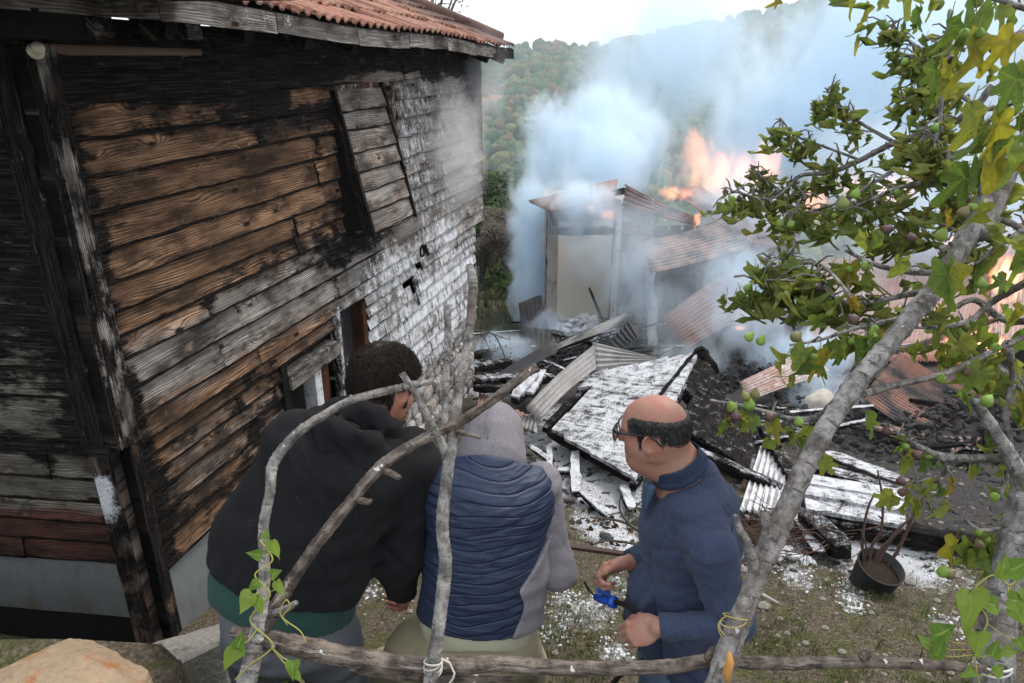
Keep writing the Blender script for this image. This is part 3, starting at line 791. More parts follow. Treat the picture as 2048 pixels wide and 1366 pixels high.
# fascia boards, weathered and sagging
edges = [-.9, .35, 1.15, 2.0, 2.75, 3.5, 4.2, 4.8, 5.4]
for i, (a, b) in enumerate(zip(edges[:-1], edges[1:])):
    n = 8; V, F, bc, mk = [], [], [], []
    for j in range(n+1):
        s = a+.004+(b-a-.008)*j/n; w = .008*fbm(s*3, 4, 1)
        for (k, o) in ((-.025, .012+w), (-.03, -.075+w*1.5-.006*(i % 2)), (.0, -.078+w), (.004, .012+w)):
            V.append(RP(s, k, o)); bc.append((s, o, i*.11)); mk.append((.10+.5*fbm(s*4, o*9, 6)+.75*smooth01(4.3, 5.0, s), .05+.25*(o > 0), 1.1, 1))
    for j in range(n):
        for k in range(4): F.append((j*4+k, j*4+(k+1) % 4, (j+1)*4+(k+1) % 4, (j+1)*4+k))
    F += [(3, 2, 1, 0), tuple(n*4+k for k in range(4))]
    obj('fascia_board', V, F, M_WOOD, roof, False, None, {'bc': ('FLOAT_VECTOR', bc), 'mask': ('FLOAT_COLOR', mk)})
for s in np.arange(-.6, 5.3, .52):      # rafter tails under the eave
    m = MB(); a, b = RP(s, .0, -.10), RP(s, .75, -.10)
    ax = (b-a).normalized(); R = Matrix((ax, WD, ax.cross(WD))).transposed()
    m.box((a+b)/2, ((b-a).length, .07, .08), R, (.75, 0, .6, 1)); m.build('rafter', M_WOOD, roof)
# eave soffit pieces and wall plate
m = MB(); a, b = HP(-.7, .10, .05), HP(5.2, .02, .05)
ax = (b-a).normalized(); m.box((a+b)/2, ((b-a).length, .09, .10), Matrix((ax, WN, ax.cross(WN))).transposed(), (1.1, 0, .3, 1)); m.build('wall_plate', M_WOOD, house)
wbox(HP, .12, .95, .0, .085, .03, .034, plain('pinkish_board', (.16, .10, .075), .9, .2, .3, 8), house, 'packing_board', wood=False)
for i, s in enumerate((.02, .5)):
    wbox(HP, s, s+.09, .06, .15, .05, .33, M_WOOD, house, 'beam_end', (.6, .0, .9, 1))
wbox(LP, -.3, 2.6, .05, .14, .02, .28, M_CHAR, house, 'beam', wood=False)
for sft in (.3, 1.2, 2.1): wbox(LP, sft, sft+.1, .14, .22, -.2, .4, M_CHAR, house, 'beam_end', wood=False)
# soffit over the left wall
slab('soffit', -.9, 3.4, 0, .9, .20, .225, M_SOFFIT, fr=lambda s, k, o: LP(s, o, .5-k))
# tiles
g = G('clay_roof_tile', .85, .2); p = g.objc(); r_ = g.rnd(); w = g.pos()
nn = g.noise(w, 26, 5, .65)
base = g.ramp(r_, [(0, (.18, .085, .06)), (.3, (.31, .145, .10)), (.6, (.38, .19, .135)), (.85, (.30, .18, .14)), (1, (.10, .07, .06))])
col = g.mix(1.0, base, g.ramp(nn, [(.2, (.45, .43, .42)), (.75, (1.2, 1.2, 1.2))]), 'MULTIPLY')
col = g.mix(g.step(.60, .72, g.noise(w, 7, 4, .6)), col, (.10, .095, .085))
wx, wy, wz = g.sep(w)
col = g.mix(g.math('MULTIPLY', g.step(6.6, 7.8, wy), .7), col, (.04, .035, .033))
g.color(col); g.bump(nn, .5, .006); M_TILE = g.m
prof = [(-.105, .0), (-.088, .024), (-.06, .03), (-.03, .008), (.0, .006), (.022, .026), (.05, .026), (.072, .004), (.10, .0)]
V, F = [], []; L_ = .37; n = len(prof)
for y, dz in ((0, .0), (.02, .006), (L_, 0)):
    for x, z in prof: V.append((x, y, z+dz+(.024-.02*y/L_)))
for y in (0, L_):
    for x, z in prof: V.append((x, y, z-.012+(.024-.02*y/L_)))
for k in range(n-1):
    F += [(k, k+1, n+k+1, n+k), (n+k, n+k+1, 2*n+k+1, 2*n+k), (3*n+k, 3*n+k+1, k+1, k), (4*n+k+1, 4*n+k, 2*n+k, 2*n+k+1)]
tile_me = bpy.data.meshes.new('tile'); tile_me.from_pydata(V, [], F); tile_me.materials.append(M_TILE); tile_me.update()
xa = WD; ya = -WN*math.cos(SL)+Vector((0, 0, math.sin(SL))); za = xa.cross(ya)
RT = Matrix((xa, ya, za)).transposed().to_4x4()
RL = worldloc(roof); RTI = random.Random(8)
for rw in range(9):
    s = .4+.1*(rw % 2)
    while s < 5.36-.08*max(0, rw-2):
        if not (rw > 3 and s < 1.2) and not (s > 5.0 and RTI.random() < .25):
            o = bpy.data.objects.new('tile', tile_me); COL.objects.link(o); o.parent = roof
            o.rotation_euler = (RT @ Matrix.Rotation(RTI.gauss(0, .025), 4, 'Z') @ Matrix.Rotation(RTI.gauss(0, .02), 4, 'X') @ Matrix.Rotation(RTI.gauss(0, .03), 4, 'Y')).to_euler()
            o.location = RP(s, -.045+rw*.325+RTI.gauss(0, .006), .012+RTI.uniform(0, .008))-RL
        s += .203
def RPR(s, k, o): return RP(s, k, o)
for k in range(7):   # curved verge / ridge tiles at the far edge
    m = MB(); a, b = RP(5.33, .1+k*.34, .05), RP(5.33, .1+k*.34+.4, .065)
    m.tube([a, b], [.075, .065], 8); m.build('verge_tile', M_TILE, roof, True, None, False)

# ---- porcelain insulator on the corner post
g = G('glazed_porcelain', .18, .6); g.color(g.mix(g.noise(g.objc(), 30, 3), (.50, .47, .37), (.68, .65, .54))); M_PORC = g.m
c = at(70, 105, y=2.70); ax = (Vector((.55, -.5, .25))).normalized()
m = MB(); prof = [(0, .012), (.004, .03), (.012, .034), (.02, .028), (.028, .018), (.036, .024), (.05, .026), (.06, .02), (.066, .008)]
m.tube([c+ax*a for a, r in prof], [r*.85 for a, r in prof], 14)
ins = m.build('insulator', M_PORC, None, True, None, False)
tag(ins, 'cream porcelain insulator fixed to the near corner post under the eave', 'insulator')
m = MB(); m.tube([c+ax*.01, c-ax*.03, c-ax*.05+Vector((0, 0, -.03)), c-ax*.075], .006, 6); m.build('bracket', M_CHAR, ins, True, None, False)
# ================================================================== people
_perm = np.random.RandomState(3).rand(32, 32, 32)
def npn(X, Y, Z, s=1.0, off=0.0):
    """vectorised smooth value noise, about -1..1"""
    x, y, z = X*s+off+100, Y*s+off*1.7+100, Z*s+off*.6+100
    i, j, k = np.floor(x).astype(int), np.floor(y).astype(int), np.floor(z).astype(int)
    fx, fy, fz = x-i, y-j, z-k
    fx, fy, fz = [t*t*(3-2*t) for t in (fx, fy, fz)]
    def L(a, b, c): return _perm[(i+a) & 31, (j+b) & 31, (k+c) & 31]
    c00 = L(0, 0, 0)*(1-fx)+L(1, 0, 0)*fx; c10 = L(0, 1, 0)*(1-fx)+L(1, 1, 0)*fx
    c01 = L(0, 0, 1)*(1-fx)+L(1, 0, 1)*fx; c11 = L(0, 1, 1)*(1-fx)+L(1, 1, 1)*fx
    return ((c00*(1-fy)+c10*fy)*(1-fz)+(c01*(1-fy)+c11*fy)*fz)*2-1
class SD:
    def __init__(s): s.p = []
    def _add(s, f, lo, hi, k, op): s.p.append((f, np.array(lo, float), np.array(hi, float), k, op)); return s
    def cone(s, a, b, ra, rb, k=.03, op='+'):
        a, b = np.array(a, float), np.array(b, float); r = max(ra, rb)
        return s._add(lambda X, Y, Z: sd_cone(X, Y, Z, a, b, ra, rb), np.minimum(a, b)-r, np.maximum(a, b)+r, k, op)
    def chain(s, pts, rs, k=.03, op='+'):
        for i in range(len(pts)-1): s.cone(pts[i], pts[i+1], rs[i], rs[i+1], k, op)
        return s
    def ell(s, c, r, R=None, k=.03, op='+'):
        c = np.array(c, float); m = max(r); Rn = None if R is None else np.array([list(q) for q in R])
        return s._add(lambda X, Y, Z: sd_ell(X, Y, Z, c, r, Rn), c-m, c+m, k, op)
    def fn(s, f, lo, hi, k=.01, op='+'): return s._add(f, lo, hi, k, op)
    def bounds(s):
        P = [q for q in s.p if q[4] == '+']
        return np.min([q[1] for q in P], 0), np.max([q[2] for q in P], 0)
    def field(s, lo, hi, h):
        n = np.ceil((hi-lo)/h).astype(int)+1
        ax = [lo[i]+h*np.arange(n[i]) for i in range(3)]
        D = np.full(n, .5)
        for f, a, b, k, op in s.p:
            m = k*1.6+h*4
            sl = []
            for i in range(3):
                i0 = max(0, int((a[i]-m-lo[i])/h)); i1 = min(n[i], int((b[i]+m-lo[i])/h)+2)
                sl.append(slice(i0, i1))
            if any(q.stop <= q.start for q in sl): continue
            X, Y, Z = np.meshgrid(ax[0][sl[0]], ax[1][sl[1]], ax[2][sl[2]], indexing='ij', sparse=False)
            d = f(X, Y, Z); sl = tuple(sl)
            D[sl] = smin(D[sl], d, k) if op == '+' else smax(D[sl], -d, k) if op == '-' else smax(D[sl], d, k)
        return ax, D
    def mesh(s, h, disp=None, cut=None, box=None):
        lo, hi = s.bounds() if box is None else (np.array(box[0], float), np.array(box[1], float)); lo = lo-.04; hi = hi+.04
        ax, D = s.field(lo, hi, h)
        X, Y, Z = np.meshgrid(*ax, indexing='ij', sparse=True)
        if disp is not None:
            near = np.abs(D) < .06
            I = np.argwhere(near); xs, ys, zs = ax[0][I[:, 0]], ax[1][I[:, 1]], ax[2][I[:, 2]]
            D[near] += disp(xs, ys, zs)
        if cut is not None: D = np.maximum(D, cut(X, Y, Z))
        return snet(D, lo, h)

def merge(*ms):
    V, F, n = [], [], 0
    for v, f in ms: V.append(np.asarray(v)); F += [tuple(i+n for i in q) for q in f]; n += len(v)
    return np.concatenate(V), F

def frame(fwd, up=(0, 0, 1)):
    f = Vector(fwd).normalized(); l = Vector(up).cross(f).normalized(); u = f.cross(l)
    return Matrix((f, l, u)).transposed()      # columns: forward, left, up

def head_sd(sd, c, R, s=1.0, fat=0.0, beard=False):
    c = Vector(c)
    def P(x, y, z): return c+R@(Vector((x, y, z))*s)
    E = lambda p, r, k=.02, op='+', R2=None: sd.ell(P(*p), [q*s for q in r], R if R2 is None else R2, k*s, op)
    E((-.012, 0, .035), (.101, .078, .088))
    E((-.055, 0, .01), (.06, .066, .07))
    E((.03, 0, -.025), (.066, .063+fat*.01, .085))
    E((.045, 0, .03), (.05, .058, .06))
    for k in (-1, 1):
        sd.cone(P(-.012, k*.055, -.05), P(.05, k*.03, -.098), (.022+fat*.012)*s, (.02+fat*.008)*s, .03*s)
        E((.045, k*.038, -.035), (.032, .027+fat*.008, .034))
        sd.cone(P(.083, k*.012, .022), P(.072, k*.045, .022), .011*s, .012*s, .018*s)       # brow
        E((.093, k*.032, .004), (.018, .016, .012), .012, '-')                                # eye socket
        E((.075, k*.032, .004), (.0125, .0125, .0125), .004)                                  # eyeball
        sd.cone(P(.078, k*.018, -.002), P(.078, k*.046, -.002), .007*s, .006*s, .006*s)       # lower lid
        # ear
        A = math.radians(14)
        Re = R @ Matrix.Rotation(k*.50, 3, 'Z') @ Matrix.Rotation(A, 3, 'Y')
        E((-.018, k*.086, -.008), (.029, .0095, .037), .006, '+', Re)
        E((-.014, k*.098, -.002), (.017, .009, .024), .005, '-', Re)
        E((-.009, k*.081, -.034), (.013, .008, .013), .006, '+', Re)
        E((-.004, k*.078, -.012), (.007, .007, .012), .006)
    sd.cone(P(.088, 0, .012), P(.112, 0, -.028), .010*s, .015*s, .016*s)                       # nose
    for k in (-1, 1): E((.103, k*.014, -.032), (.012, .009, .009), .01)
    E((.082, 0, -.068), (.018, .024, .008), .012); E((.08, 0, -.08), (.018, .022, .008), .012)   # lips
    E((.068, 0, -.108), (.028, .03, .024), .025)                                                # chin
    if fat: E((.02, 0, -.112), (.05, .045, .03), .04)
    return P
def hand_sd(sd, wrist, fwd, palm_n, thumb_dir, curl=(1.0,)*4, s=1.0, thumb=None, spread=.0):
    """palm with four unequal bent fingers and a thumb leaving the side of the palm"""
    w = Vector(wrist); f = Vector(fwd).normalized(); n = Vector(palm_n); n = (n-f*n.dot(f)).normalized(); t = Vector(thumb_dir); t = (t-f*t.dot(f)-n*t.dot(n)).normalized()
    Rm = Matrix((f, t, n)).transposed()
    sd.ell(w+f*.048*s, (.052*s, .042*s, .0165*s), Rm, .012)
    sd.ell(w+f*.035*s+t*.024*s+n*.007*s, (.035*s, .02*s, .017*s), Rm, .014)
    L = [(.044, .027, .021, .0092), (.049, .031, .022, .0094), (.045, .029, .021, .0088), (.034, .021, .018, .0078)]
    for i, (a, b, c_, r) in enumerate(L):
        off = (.030-.0195*i); cu = curl[i]
        p = w+f*(.088-.005*abs(i-1))*s+t*off*s; d = (f+t*(spread*(1.3-i))).normalized()
        axr = d.cross(n)
        pts = [w+f*.05*s+t*off*.9*s, p]
        for seg, aa in zip((a, b, c_), (.75, 1.15, .8)):
            d = Matrix.Rotation(aa*cu, 3, axr) @ d if axr.length else d
            pts.append(pts[-1]+d*seg*s)
        sd.chain(pts, [r*s*1.05, r*s*1.12, r*s, r*s*.92, r*s*.78], .005)
    th = thumb or (.55, .55, .35)
    d0 = (f*th[0]+t*th[1]+n*th[2]).normalized(); p = w+f*.022*s+t*.026*s
    d1 = (f*(th[0]+.45)+t*(th[1]-.25)+n*(th[2]+.12)).normalized()
    q = p+d0*.04*s; q2 = q+d1*.033*s; q3 = q2+(d1*.8+f*.3-t*.15).normalized()*.024*s
    sd.chain([p, q, q2, q3], [.015*s, .012*s, .0105*s, .0085*s], .009)

def skin_mat(name, base=(.36, .205, .15), red=(.39, .155, .11)):
    g = G(name, .48, .4); p = g.objc()
    n1 = g.noise(p, 14, 4, .6); n2 = g.noise(p, 160, 3, .6)
    c = g.mix(g.step(.35, .7, n1), base, red)
    c = g.mix(1.0, c, g.ramp(n2, [(.2, (.82, .8, .78)), (.8, (1.1, 1.1, 1.1))]), 'MULTIPLY')
    g.color(c); g.set('Subsurface Weight', .12); g.set('Subsurface Radius', (.012, .005, .003)); g.set('Subsurface Scale', .6)
    g.bump(g.math('ADD', n2, g.noise(p, 420, 2)), .35, .002); return g.m
def cloth_mat(name, col, rough=.9, weave=700, var=.18, bump=.25, sheen=.25, fleck=None):
    g = G(name, rough, .15); p = g.objc()
    n1 = g.noise(p, 9, 4, .6); n2 = g.noise(p, weave, 2, .6); n3 = g.noise(p, 60, 4, .6)
    k = g.math('ADD', g.math('MULTIPLY', n1, .5), g.math('MULTIPLY', n2, .5))
    c = g.mix(k, tuple(q*(1-var*1.6) for q in col), tuple(q*(1+var*1.6) for q in col))
    if fleck: c = g.mix(g.math('MULTIPLY', g.step(.52, .68, n2), .6), c, fleck)
    c = g.mix(g.math('MULTIPLY', g.step(.70, .78, g.noise(p, 130, 2)), .35), c, (.3, .3, .3)) if fleck is not None else c
    g.color(c); g.set('Sheen Weight', sheen*.35); g.set('Sheen Roughness', .4)
    g.bump(g.math('ADD', n2, g.math('MULTIPLY', n3, .6)), bump, .003); return g.m
def strands(name, pts, mat, parent, w=.0011):
    """pts: list of (root, mid, tip)"""
    V, F = [], []
    for a, b, c in pts:
        d = (c-a).normalized(); s = d.orthogonal().normalized()*w; s2 = d.cross(s).normalized()*w
        n = len(V); V += [a-s, a+s, a+s2*1.6, b-s*.8, b+s*.8, b+s2*1.4, c]
        F += [(n, n+1, n+4, n+3), (n+1, n+2, n+5, n+4), (n+2, n, n+3, n+5), (n+3, n+4, n+6), (n+4, n+5, n+6), (n+5, n+3, n+6)]
    return obj(name, V, F, mat, parent, True)
M_SKIN = skin_mat('skin_ruddy'); M_SKIN2 = skin_mat('skin_tan', (.36, .19, .135), (.40, .16, .11))
g = G('hair_dark', .5, .4); g.color(g.mix(g.step(.35, .72, g.noise(g.vscale(g.objc(), (1, .6, .35)), 130, 4, .7)), (.008, .006, .005), (.075, .050, .035))); g.bump(g.noise(g.vscale(g.objc(), (1, .6, .35)), 130, 4, .7), 1, .012); M_HAIRD = g.m
g = G('hair_grey', .6, .4); g.color(g.mix(g.step(.42, .7, g.noise(g.vscale(g.objc(), (1, 1, .22)), 170, 4, .7)), (.016, .015, .014), (.17, .165, .155))); g.bump(g.noise(g.vscale(g.objc(), (1, 1, .22)), 170, 4, .7), 1, .01); M_HAIRG = g.m
def fold(freq, amp, off=0, ax=2, stretch=3.0):
    def f(x, y, z):
        c = [x, y, z]; c[ax] = c[ax]*stretch
        r = npn(c[0], c[1], c[2], freq, off); q = npn(x, y, z, freq*.55, off+7)
        return amp*(1-np.abs(r)*2)*.6+amp*.7*q
    return f
def crease(freq, amp, off=0, sx=1.0, sy=1.0, sz=1.0):
    def f(x, y, z):
        a = npn(x*sx, y*sy, z*sz, freq, off); b = npn(x*sx, y*sy, z*sz, freq*2.1, off+5)
        return amp*((1-np.abs(a))**7+.5*(1-np.abs(b))**7)
    return f
def torus(c, axn, R_, r, e=1.0):
    c = np.array(c); a = np.array(axn.normalized()); 
    def f(X, Y, Z):
        x, y, z = X-c[0], Y-c[1], Z-c[2]; h_ = x*a[0]+y*a[1]+z*a[2]
        q = np.sqrt(np.maximum(x*x+y*y+z*z-h_*h_, 0))-R_
        return np.sqrt(q*q+(h_/e)**2)-r
    return f, c-R_-r*max(1, e), c+R_+r*max(1, e)
def legs(sd, hipL, kneeL, footL, hipR, kneeR, footR, r=(.10, .072, .055)):
    for h, k, f in ((hipL, kneeL, footL), (hipR, kneeR, footR)):
        sd.chain([h, k, f], r, .04)
def shoes(parent, mat, *feet):
    for (p, fwd) in feet:
        p = Vector(p); f = Vector(fwd).normalized(); sd = SD()
        sd.cone(p-f*.06+Vector((0, 0, .035)), p+f*.16+Vector((0, 0, .03)), .045, .04, .02); sd.cone(p+Vector((0, 0, .03)), p+Vector((0, 0, .1)), .05, .045, .02)
        V, F = sd.mesh(.012, cut=lambda X, Y, Z: (p.z-Z)+0*X); obj('shoe', V, F, mat, parent, True)
M_SHOE = plain('shoe_leather', (.03, .028, .026), .6)

# ---------------------------------------------------------------- man in the navy sweater (right)
HEADC = Vector((.436, 1.94, -1.078)); RH = frame((-.89, .45, -.13))
sd = SD(); PC = head_sd(sd, HEADC, RH, .95, fat=.9)
nb = Vector((.52, 1.925, -1.20))
sd.cone(PC(-.035, 0, -.03), nb, .064, .074, .035); sd.ell(PC(.0, 0, -.115), (.05, .055, .04), RH, .04)
sd.cone(nb, nb+Vector((.05, 0, -.08)), .075, .09, .03)
hd = sd.mesh(.0034)
body = SD(); body.chain([nb, (.58, 1.91, -1.45), (.6, 1.9, -1.85)], [.075, .10, .10], .05)
legs(body, (.60, 1.80, -1.9), (.57, 1.79, -2.28), (.61, 1.78, -2.70), (.60, 1.99, -1.9), (.56, 2.02, -2.28), (.60, 2.03, -2.70), (.062, .05, .04))
SHL, ELL, WRL = (.580, 1.715, -1.345), (.655, 1.642, -1.550), (.437, 1.662, -1.590)
SHR, ELR, WRR = (.555, 2.09, -1.335), (.60, 2.10, -1.62), (.405, 1.985, -1.615)
for a, b, c in ((SHL, ELL, WRL), (SHR, ELR, WRR)): body.chain([(.57, 1.91, -1.36), a, b, c], [.05, .045, .032, .026], .03)
bd = body.mesh(.014)
hs = SD(); hs.cone(ELL, WRL, .04, .029, .02)
hand_sd(hs, WRL, (-.82, .10, -.42), (.35, .55, -.55), (-.3, .75, .55), (1.05, 1.1, 1.15, 1.2), 1.02, (.6, .35, .6))
h1 = hs.mesh(.0028, box=((.25, 1.55, -1.85), (.47, 1.82, -1.55)))
hs = SD(); hs.cone(ELR, WRR, .04, .029, .02)
hand_sd(hs, WRR, (-.90, -.10, -.22), (-.05, -.85, -.45), (-.25, -.10, .95), (1.0, 1.08, 1.15, 1.2), 1.05, (.9, .35, .35))
h2 = hs.mesh(.0028, box=((.20, 1.82, -1.76), (.45, 2.08, -1.5)))
V, F = merge(hd, bd, h1, h2)
manC = obj('person', V, F, M_SKIN, None, True, (.6, 1.9, -2.74))
tag(manC, 'balding person in glasses and navy sweater standing in profile holding a hose', 'person')
# sweater
M_NAVY = cloth_mat('navy_knit', (.042, .056, .102), .97, 330, .42, .9, .3, (.085, .105, .16))
sw = SD()
sw.ell((.575, 1.91, -1.42), (.165, .195, .20), None, .05); sw.ell((.585, 1.905, -1.62), (.172, .20, .23), None, .06)
sw.ell((.555, 1.905, -1.74), (.185, .195, .20), None, .06); sw.ell((.605, 1.895, -1.90), (.168, .19, .16), None, .06)
sw.cone((.57, 1.92, -1.23), (.575, 1.915, -1.30), .085, .13, .05)
sw.cone((.56, 1.80, -1.30), SHL, .085, .088, .05); sw.cone((.555, 2.03, -1.30), SHR, .085, .085, .05)
sw.chain([SHL, ELL, WRL], [.082, .070, .050], .016); sw.chain([SHR, ELR, WRR], [.08, .064, .048], .035)
sw.cone((WRL[0]+.03, WRL[1], WRL[2]+.012), WRL, .05, .046, .02)
def sw_disp(x, y, z):
    arm = np.exp(-(((x-.60)/.12)**2+((y-1.68)/.06)**2+((z+1.56)/.13)**2))
    fa = np.exp(-(((x-.5)/.1)**2+((y-1.68)/.07)**2+((z+1.62)/.07)**2))
    return crease(4.2, .012, 3, 1.2, 1.2, 1.6)(x+.3*z, y, z-.3*x)+crease(7, .006, 13, 1.0, 1.0, 2.2)(x+.5*z, y, z-.2*x)+fold(7, .012, 2, 2, 1.6)(x, y, z)*(.8+.7*arm)+.006*np.abs(npn(x*1.6, y*1.6, z*3.2+x*1.5, 8, 15))+.0055*arm*np.sin((z*1.0+x*.8)*70+3*npn(x,y,z,9))+.005*fa*np.sin(x*105+z*40+2*npn(x,y,z,12))-.003*np.exp(-(((x-.575)/.075)**2+((z+1.33)/.02)**2))*(y<1.8)+.006*np.exp(-((z+1.88)/.07)**2)*npn(x, y, z*2, 16, 3)
def sw_cut(X, Y, Z):
    # hem, cuffs, neckline
    d = np.maximum(-1.955+.05*(X-.6)-Z, 0*X-1)
    dl = Vector(WRL)-Vector(ELL); dl.normalize()
    a = np.where((X < .52) & (Y < 1.80) & (Z < -1.53), (X-WRL[0])*dl.x+(Y-WRL[1])*dl.y+(Z-WRL[2])*dl.z+.006, -1)
    dr = Vector(WRR)-Vector(ELR); dr.normalize()
    b = np.where((X < .47) & (Y > 1.93) & (Z < -1.52), (X-WRR[0])*dr.x+(Y-WRR[1])*dr.y+(Z-WRR[2])*dr.z+.004, -1)
    nk = np.where(Z > -1.30, (Z+1.20)*.86+(X-.52)*-.50, -1)
    return np.maximum(np.maximum(d, nk), np.maximum(a, b))
V, F = sw.mesh(.0068, sw_disp, sw_cut); obj('sweater', V, F, M_NAVY, manC, True)
# sleeve seam
f, lo, hi = torus(Vector(SHL)+Vector((-.005, .055, .03)), Vector((.05, -.9, .35)), .0865, .0022); b_ = SD(); b_.fn(f, lo, hi, .002); V, F = b_.mesh(.0022); obj('sleeve_seam', V, F, M_NAVY, manC, True)
# denim collar
M_DENIM = cloth_mat('denim', (.055, .095, .155), .85, 500, .35, .4, .1, (.16, .20, .26)); M_DENIMD = cloth_mat('dark_denim_collar', (.022, .038, .075), .85, 500, .35, .4, .1, (.06, .08, .12))
cl = SD(); axn = Vector((-.47, .0, .88)); cc = Vector((.515, 1.925, -1.185))
f, lo, hi = torus(cc+axn*.002, axn, .083, .0048, 5.5); cl.fn(f, lo, hi, .004)
f, lo, hi = torus(cc-axn*.020, axn, .0905, .0035, 3.5); cl.fn(f, lo, hi, .003)
V, F = cl.mesh(.0030, lambda x, y, z: .001*npn(x, y, z, 30)); obj('collar', V, F, M_DENIMD, manC, True)
cl = SD(); cl.cone((.425, 1.90, -1.25), (.415, 1.895, -1.34), .016, .006, .01); cl.cone((.43, 1.87, -1.24), (.418, 1.87, -1.31), .013, .005, .01)
V, F = cl.mesh(.004); obj('shirt_placket', V, F, M_DENIM, manC, True)
# jeans
M_JEANS = cloth_mat('faded_jeans', (.075, .125, .185), .85, 420, .3, .4, .1, (.16, .21, .27))
jn = SD(); jn.ell((.60, 1.895, -1.98), (.16, .186, .16), None, .05)
legs(jn, (.60, 1.81, -1.98), (.575, 1.79, -2.30), (.61, 1.78, -2.66), (.60, 1.985, -1.98), (.56, 2.02, -2.30), (.60, 2.03, -2.66), (.105, .085, .07))
V, F = jn.mesh(.011, fold(10, .008, 5)); obj('jeans', V, F, M_JEANS, manC, True)
shoes(manC, M_SHOE, ((.61, 1.78, -2.74), (-1, .1, 0)), ((.60, 2.03, -2.74), (-1, .15, 0)))
m = MB(); m.tube([(.445, 1.80, -1.985), (.455, 1.775, -1.985)], .012, 8); m.build('belt_pouch', M_SHOE, manC, True, None, False)
# hair fringe
hr = random.Random(2); st = []
def on_head(dx, dy, dz, k=1.0):
    return PC(-.012+.104*dx*k, .083*dy*k, .035+.090*dz*k)
def local(R, c, sc):
    A = np.array(R.transposed()); c = np.array(c)
    def f(x, y, z):
        d = np.stack([x-c[0], y-c[1], z-c[2]]); return (A@d)/sc
    return f
def sst(a, b, x):
    t = np.clip((x-a)/(b-a), 0, 1); return t*t*(3-2*t)
def hair_shell(c, R, sc, fat, amt, h=.0036, thick=.005):
    """hair mesh: the head surface pushed out where amt(local) > 0 and sunk under the skin elsewhere"""
    q = SD(); head_sd(q, c, R, sc, fat); lf = local(R, c, sc)
    def dsp(x, y, z):
        u = lf(x, y, z); k = amt(*u)
        return .006-(.006+thick*np.minimum(k, 1.4))*np.clip(k*2.2, 0, 1)-np.clip(k, 0, 1)*(.0012*npn(x, y, z*.4, 190)+.0012*npn(x, y, z, 60))
    V, F = q.mesh(h, dsp); V = np.asarray(V); k = amt(*lf(V[:, 0], V[:, 1], V[:, 2]))
    keep = k > .10; F = [f for f in F if all(keep[i] for i in f)]
    used = np.zeros(len(V), bool)
    for f in F:
        for i in f: used[i] = True
    mp = np.cumsum(used)-1
    return V[used], [tuple(int(mp[i]) for i in f) for f in F], k[used]
def amtC(x, y, z):
    top = .079-.10*np.maximum(0, -x-.02)+.0*y
    k = sst(top, top-.022, z)*sst(.066, .044, x+.25*np.maximum(0, .03-z))
    low = np.where(x > -.046, .030, -.092)
    k = k*sst(low-.012, low+.012, z)
    sb = sst(.034, .024, x)*sst(.004, .012, x)*sst(-.038, -.02, z)*sst(.05, .03, z)*(np.abs(y) > .06)
    return np.maximum(k, sb*.6)*(1-sst(1.25, .95, ((x+.014)/.030)**2+((z+.010)/.038)**2)*(np.abs(y) > .05))
V, F, kk = hair_shell(HEADC, RH, .95, .9, amtC)
hairC = obj('hair', V, F, M_HAIRG, manC, True)
for i in range(len(V)):
    if kk[i] < .12: continue
    if hr.random() > .85: continue
    a = Vector(V[i]); out = (a-PC(-.02, 0, .02)).normalized(); lo_ = RH.transposed()@(a-HEADC)
    dn = (RH@Vector((-.55+hr.gauss(0, .18), hr.gauss(0, .15), -1))); dn = (dn-out*dn.dot(out)).normalized()
    L_ = hr.uniform(.010, .024); st.append((a-out*.003, a+dn*L_*.5+out*.003, a+dn*L_+out*.0018))
strands('hair_strands', st[::2], M_HAIRG, hairC, .001)
# glasses
g = G('glasses_plastic', .25, .5); g.color((.006, .008, .018)); M_GLASSES = g.m
g = G('lens_glass', .03, .5); g.set('Transmission Weight', .92); g.set('IOR', 1.12); g.color((.9, .92, .94)); M_LENS = g.m
gl = thing('glasses', 'thick dark rectangular glasses worn by the balding person', 'glasses', PC(.10, 0, -.03))
def GP(x, y, z): return PC(x, y, z)
for k in (1, -1):
    pts = [GP(.118-.010*(abs(t[0])-.02)*10, k*abs(t[0]), t[1]) for t in [(.010, .020), (.036, .023), (.062, .020), (.062, .0), (.055, -.022), (.034, -.027), (.014, -.020), (.009, .0), (.010, .020)]]
    m = MB(); m.tube(pts, .0026, 6, False); m.build('rim', M_GLASSES, gl, True, None, False)
    ctr = sum(pts[:-1], Vector())/8
    obj('lens', [*pts[:-1], *[p-RH@Vector((.0015, 0, 0)) for p in pts[:-1]]], [tuple(range(8)), tuple(range(15, 7, -1))]+[(i, (i+1) % 8, 8+(i+1) % 8, 8+i) for i in range(8)], M_LENS, gl)
    m = MB(); m.tube([GP(.112, k*.062, .019), GP(.095, k*.074, .019), GP(.03, k*.0835, .022), GP(-.015, k*.089, .024), GP(-.038, k*.089, .012), GP(-.05, k*.086, -.008)], [.0042, .0045, .0038, .0035, .003, .002], 6)
    m.build('temple', M_GLASSES, gl, True, None, False)
m = MB(); m.tube([GP(.119, -.011, .012), GP(.122, 0, .015), GP(.119, .011, .012)], .003, 6); m.build('bridge', M_GLASSES, gl, True, None, False)

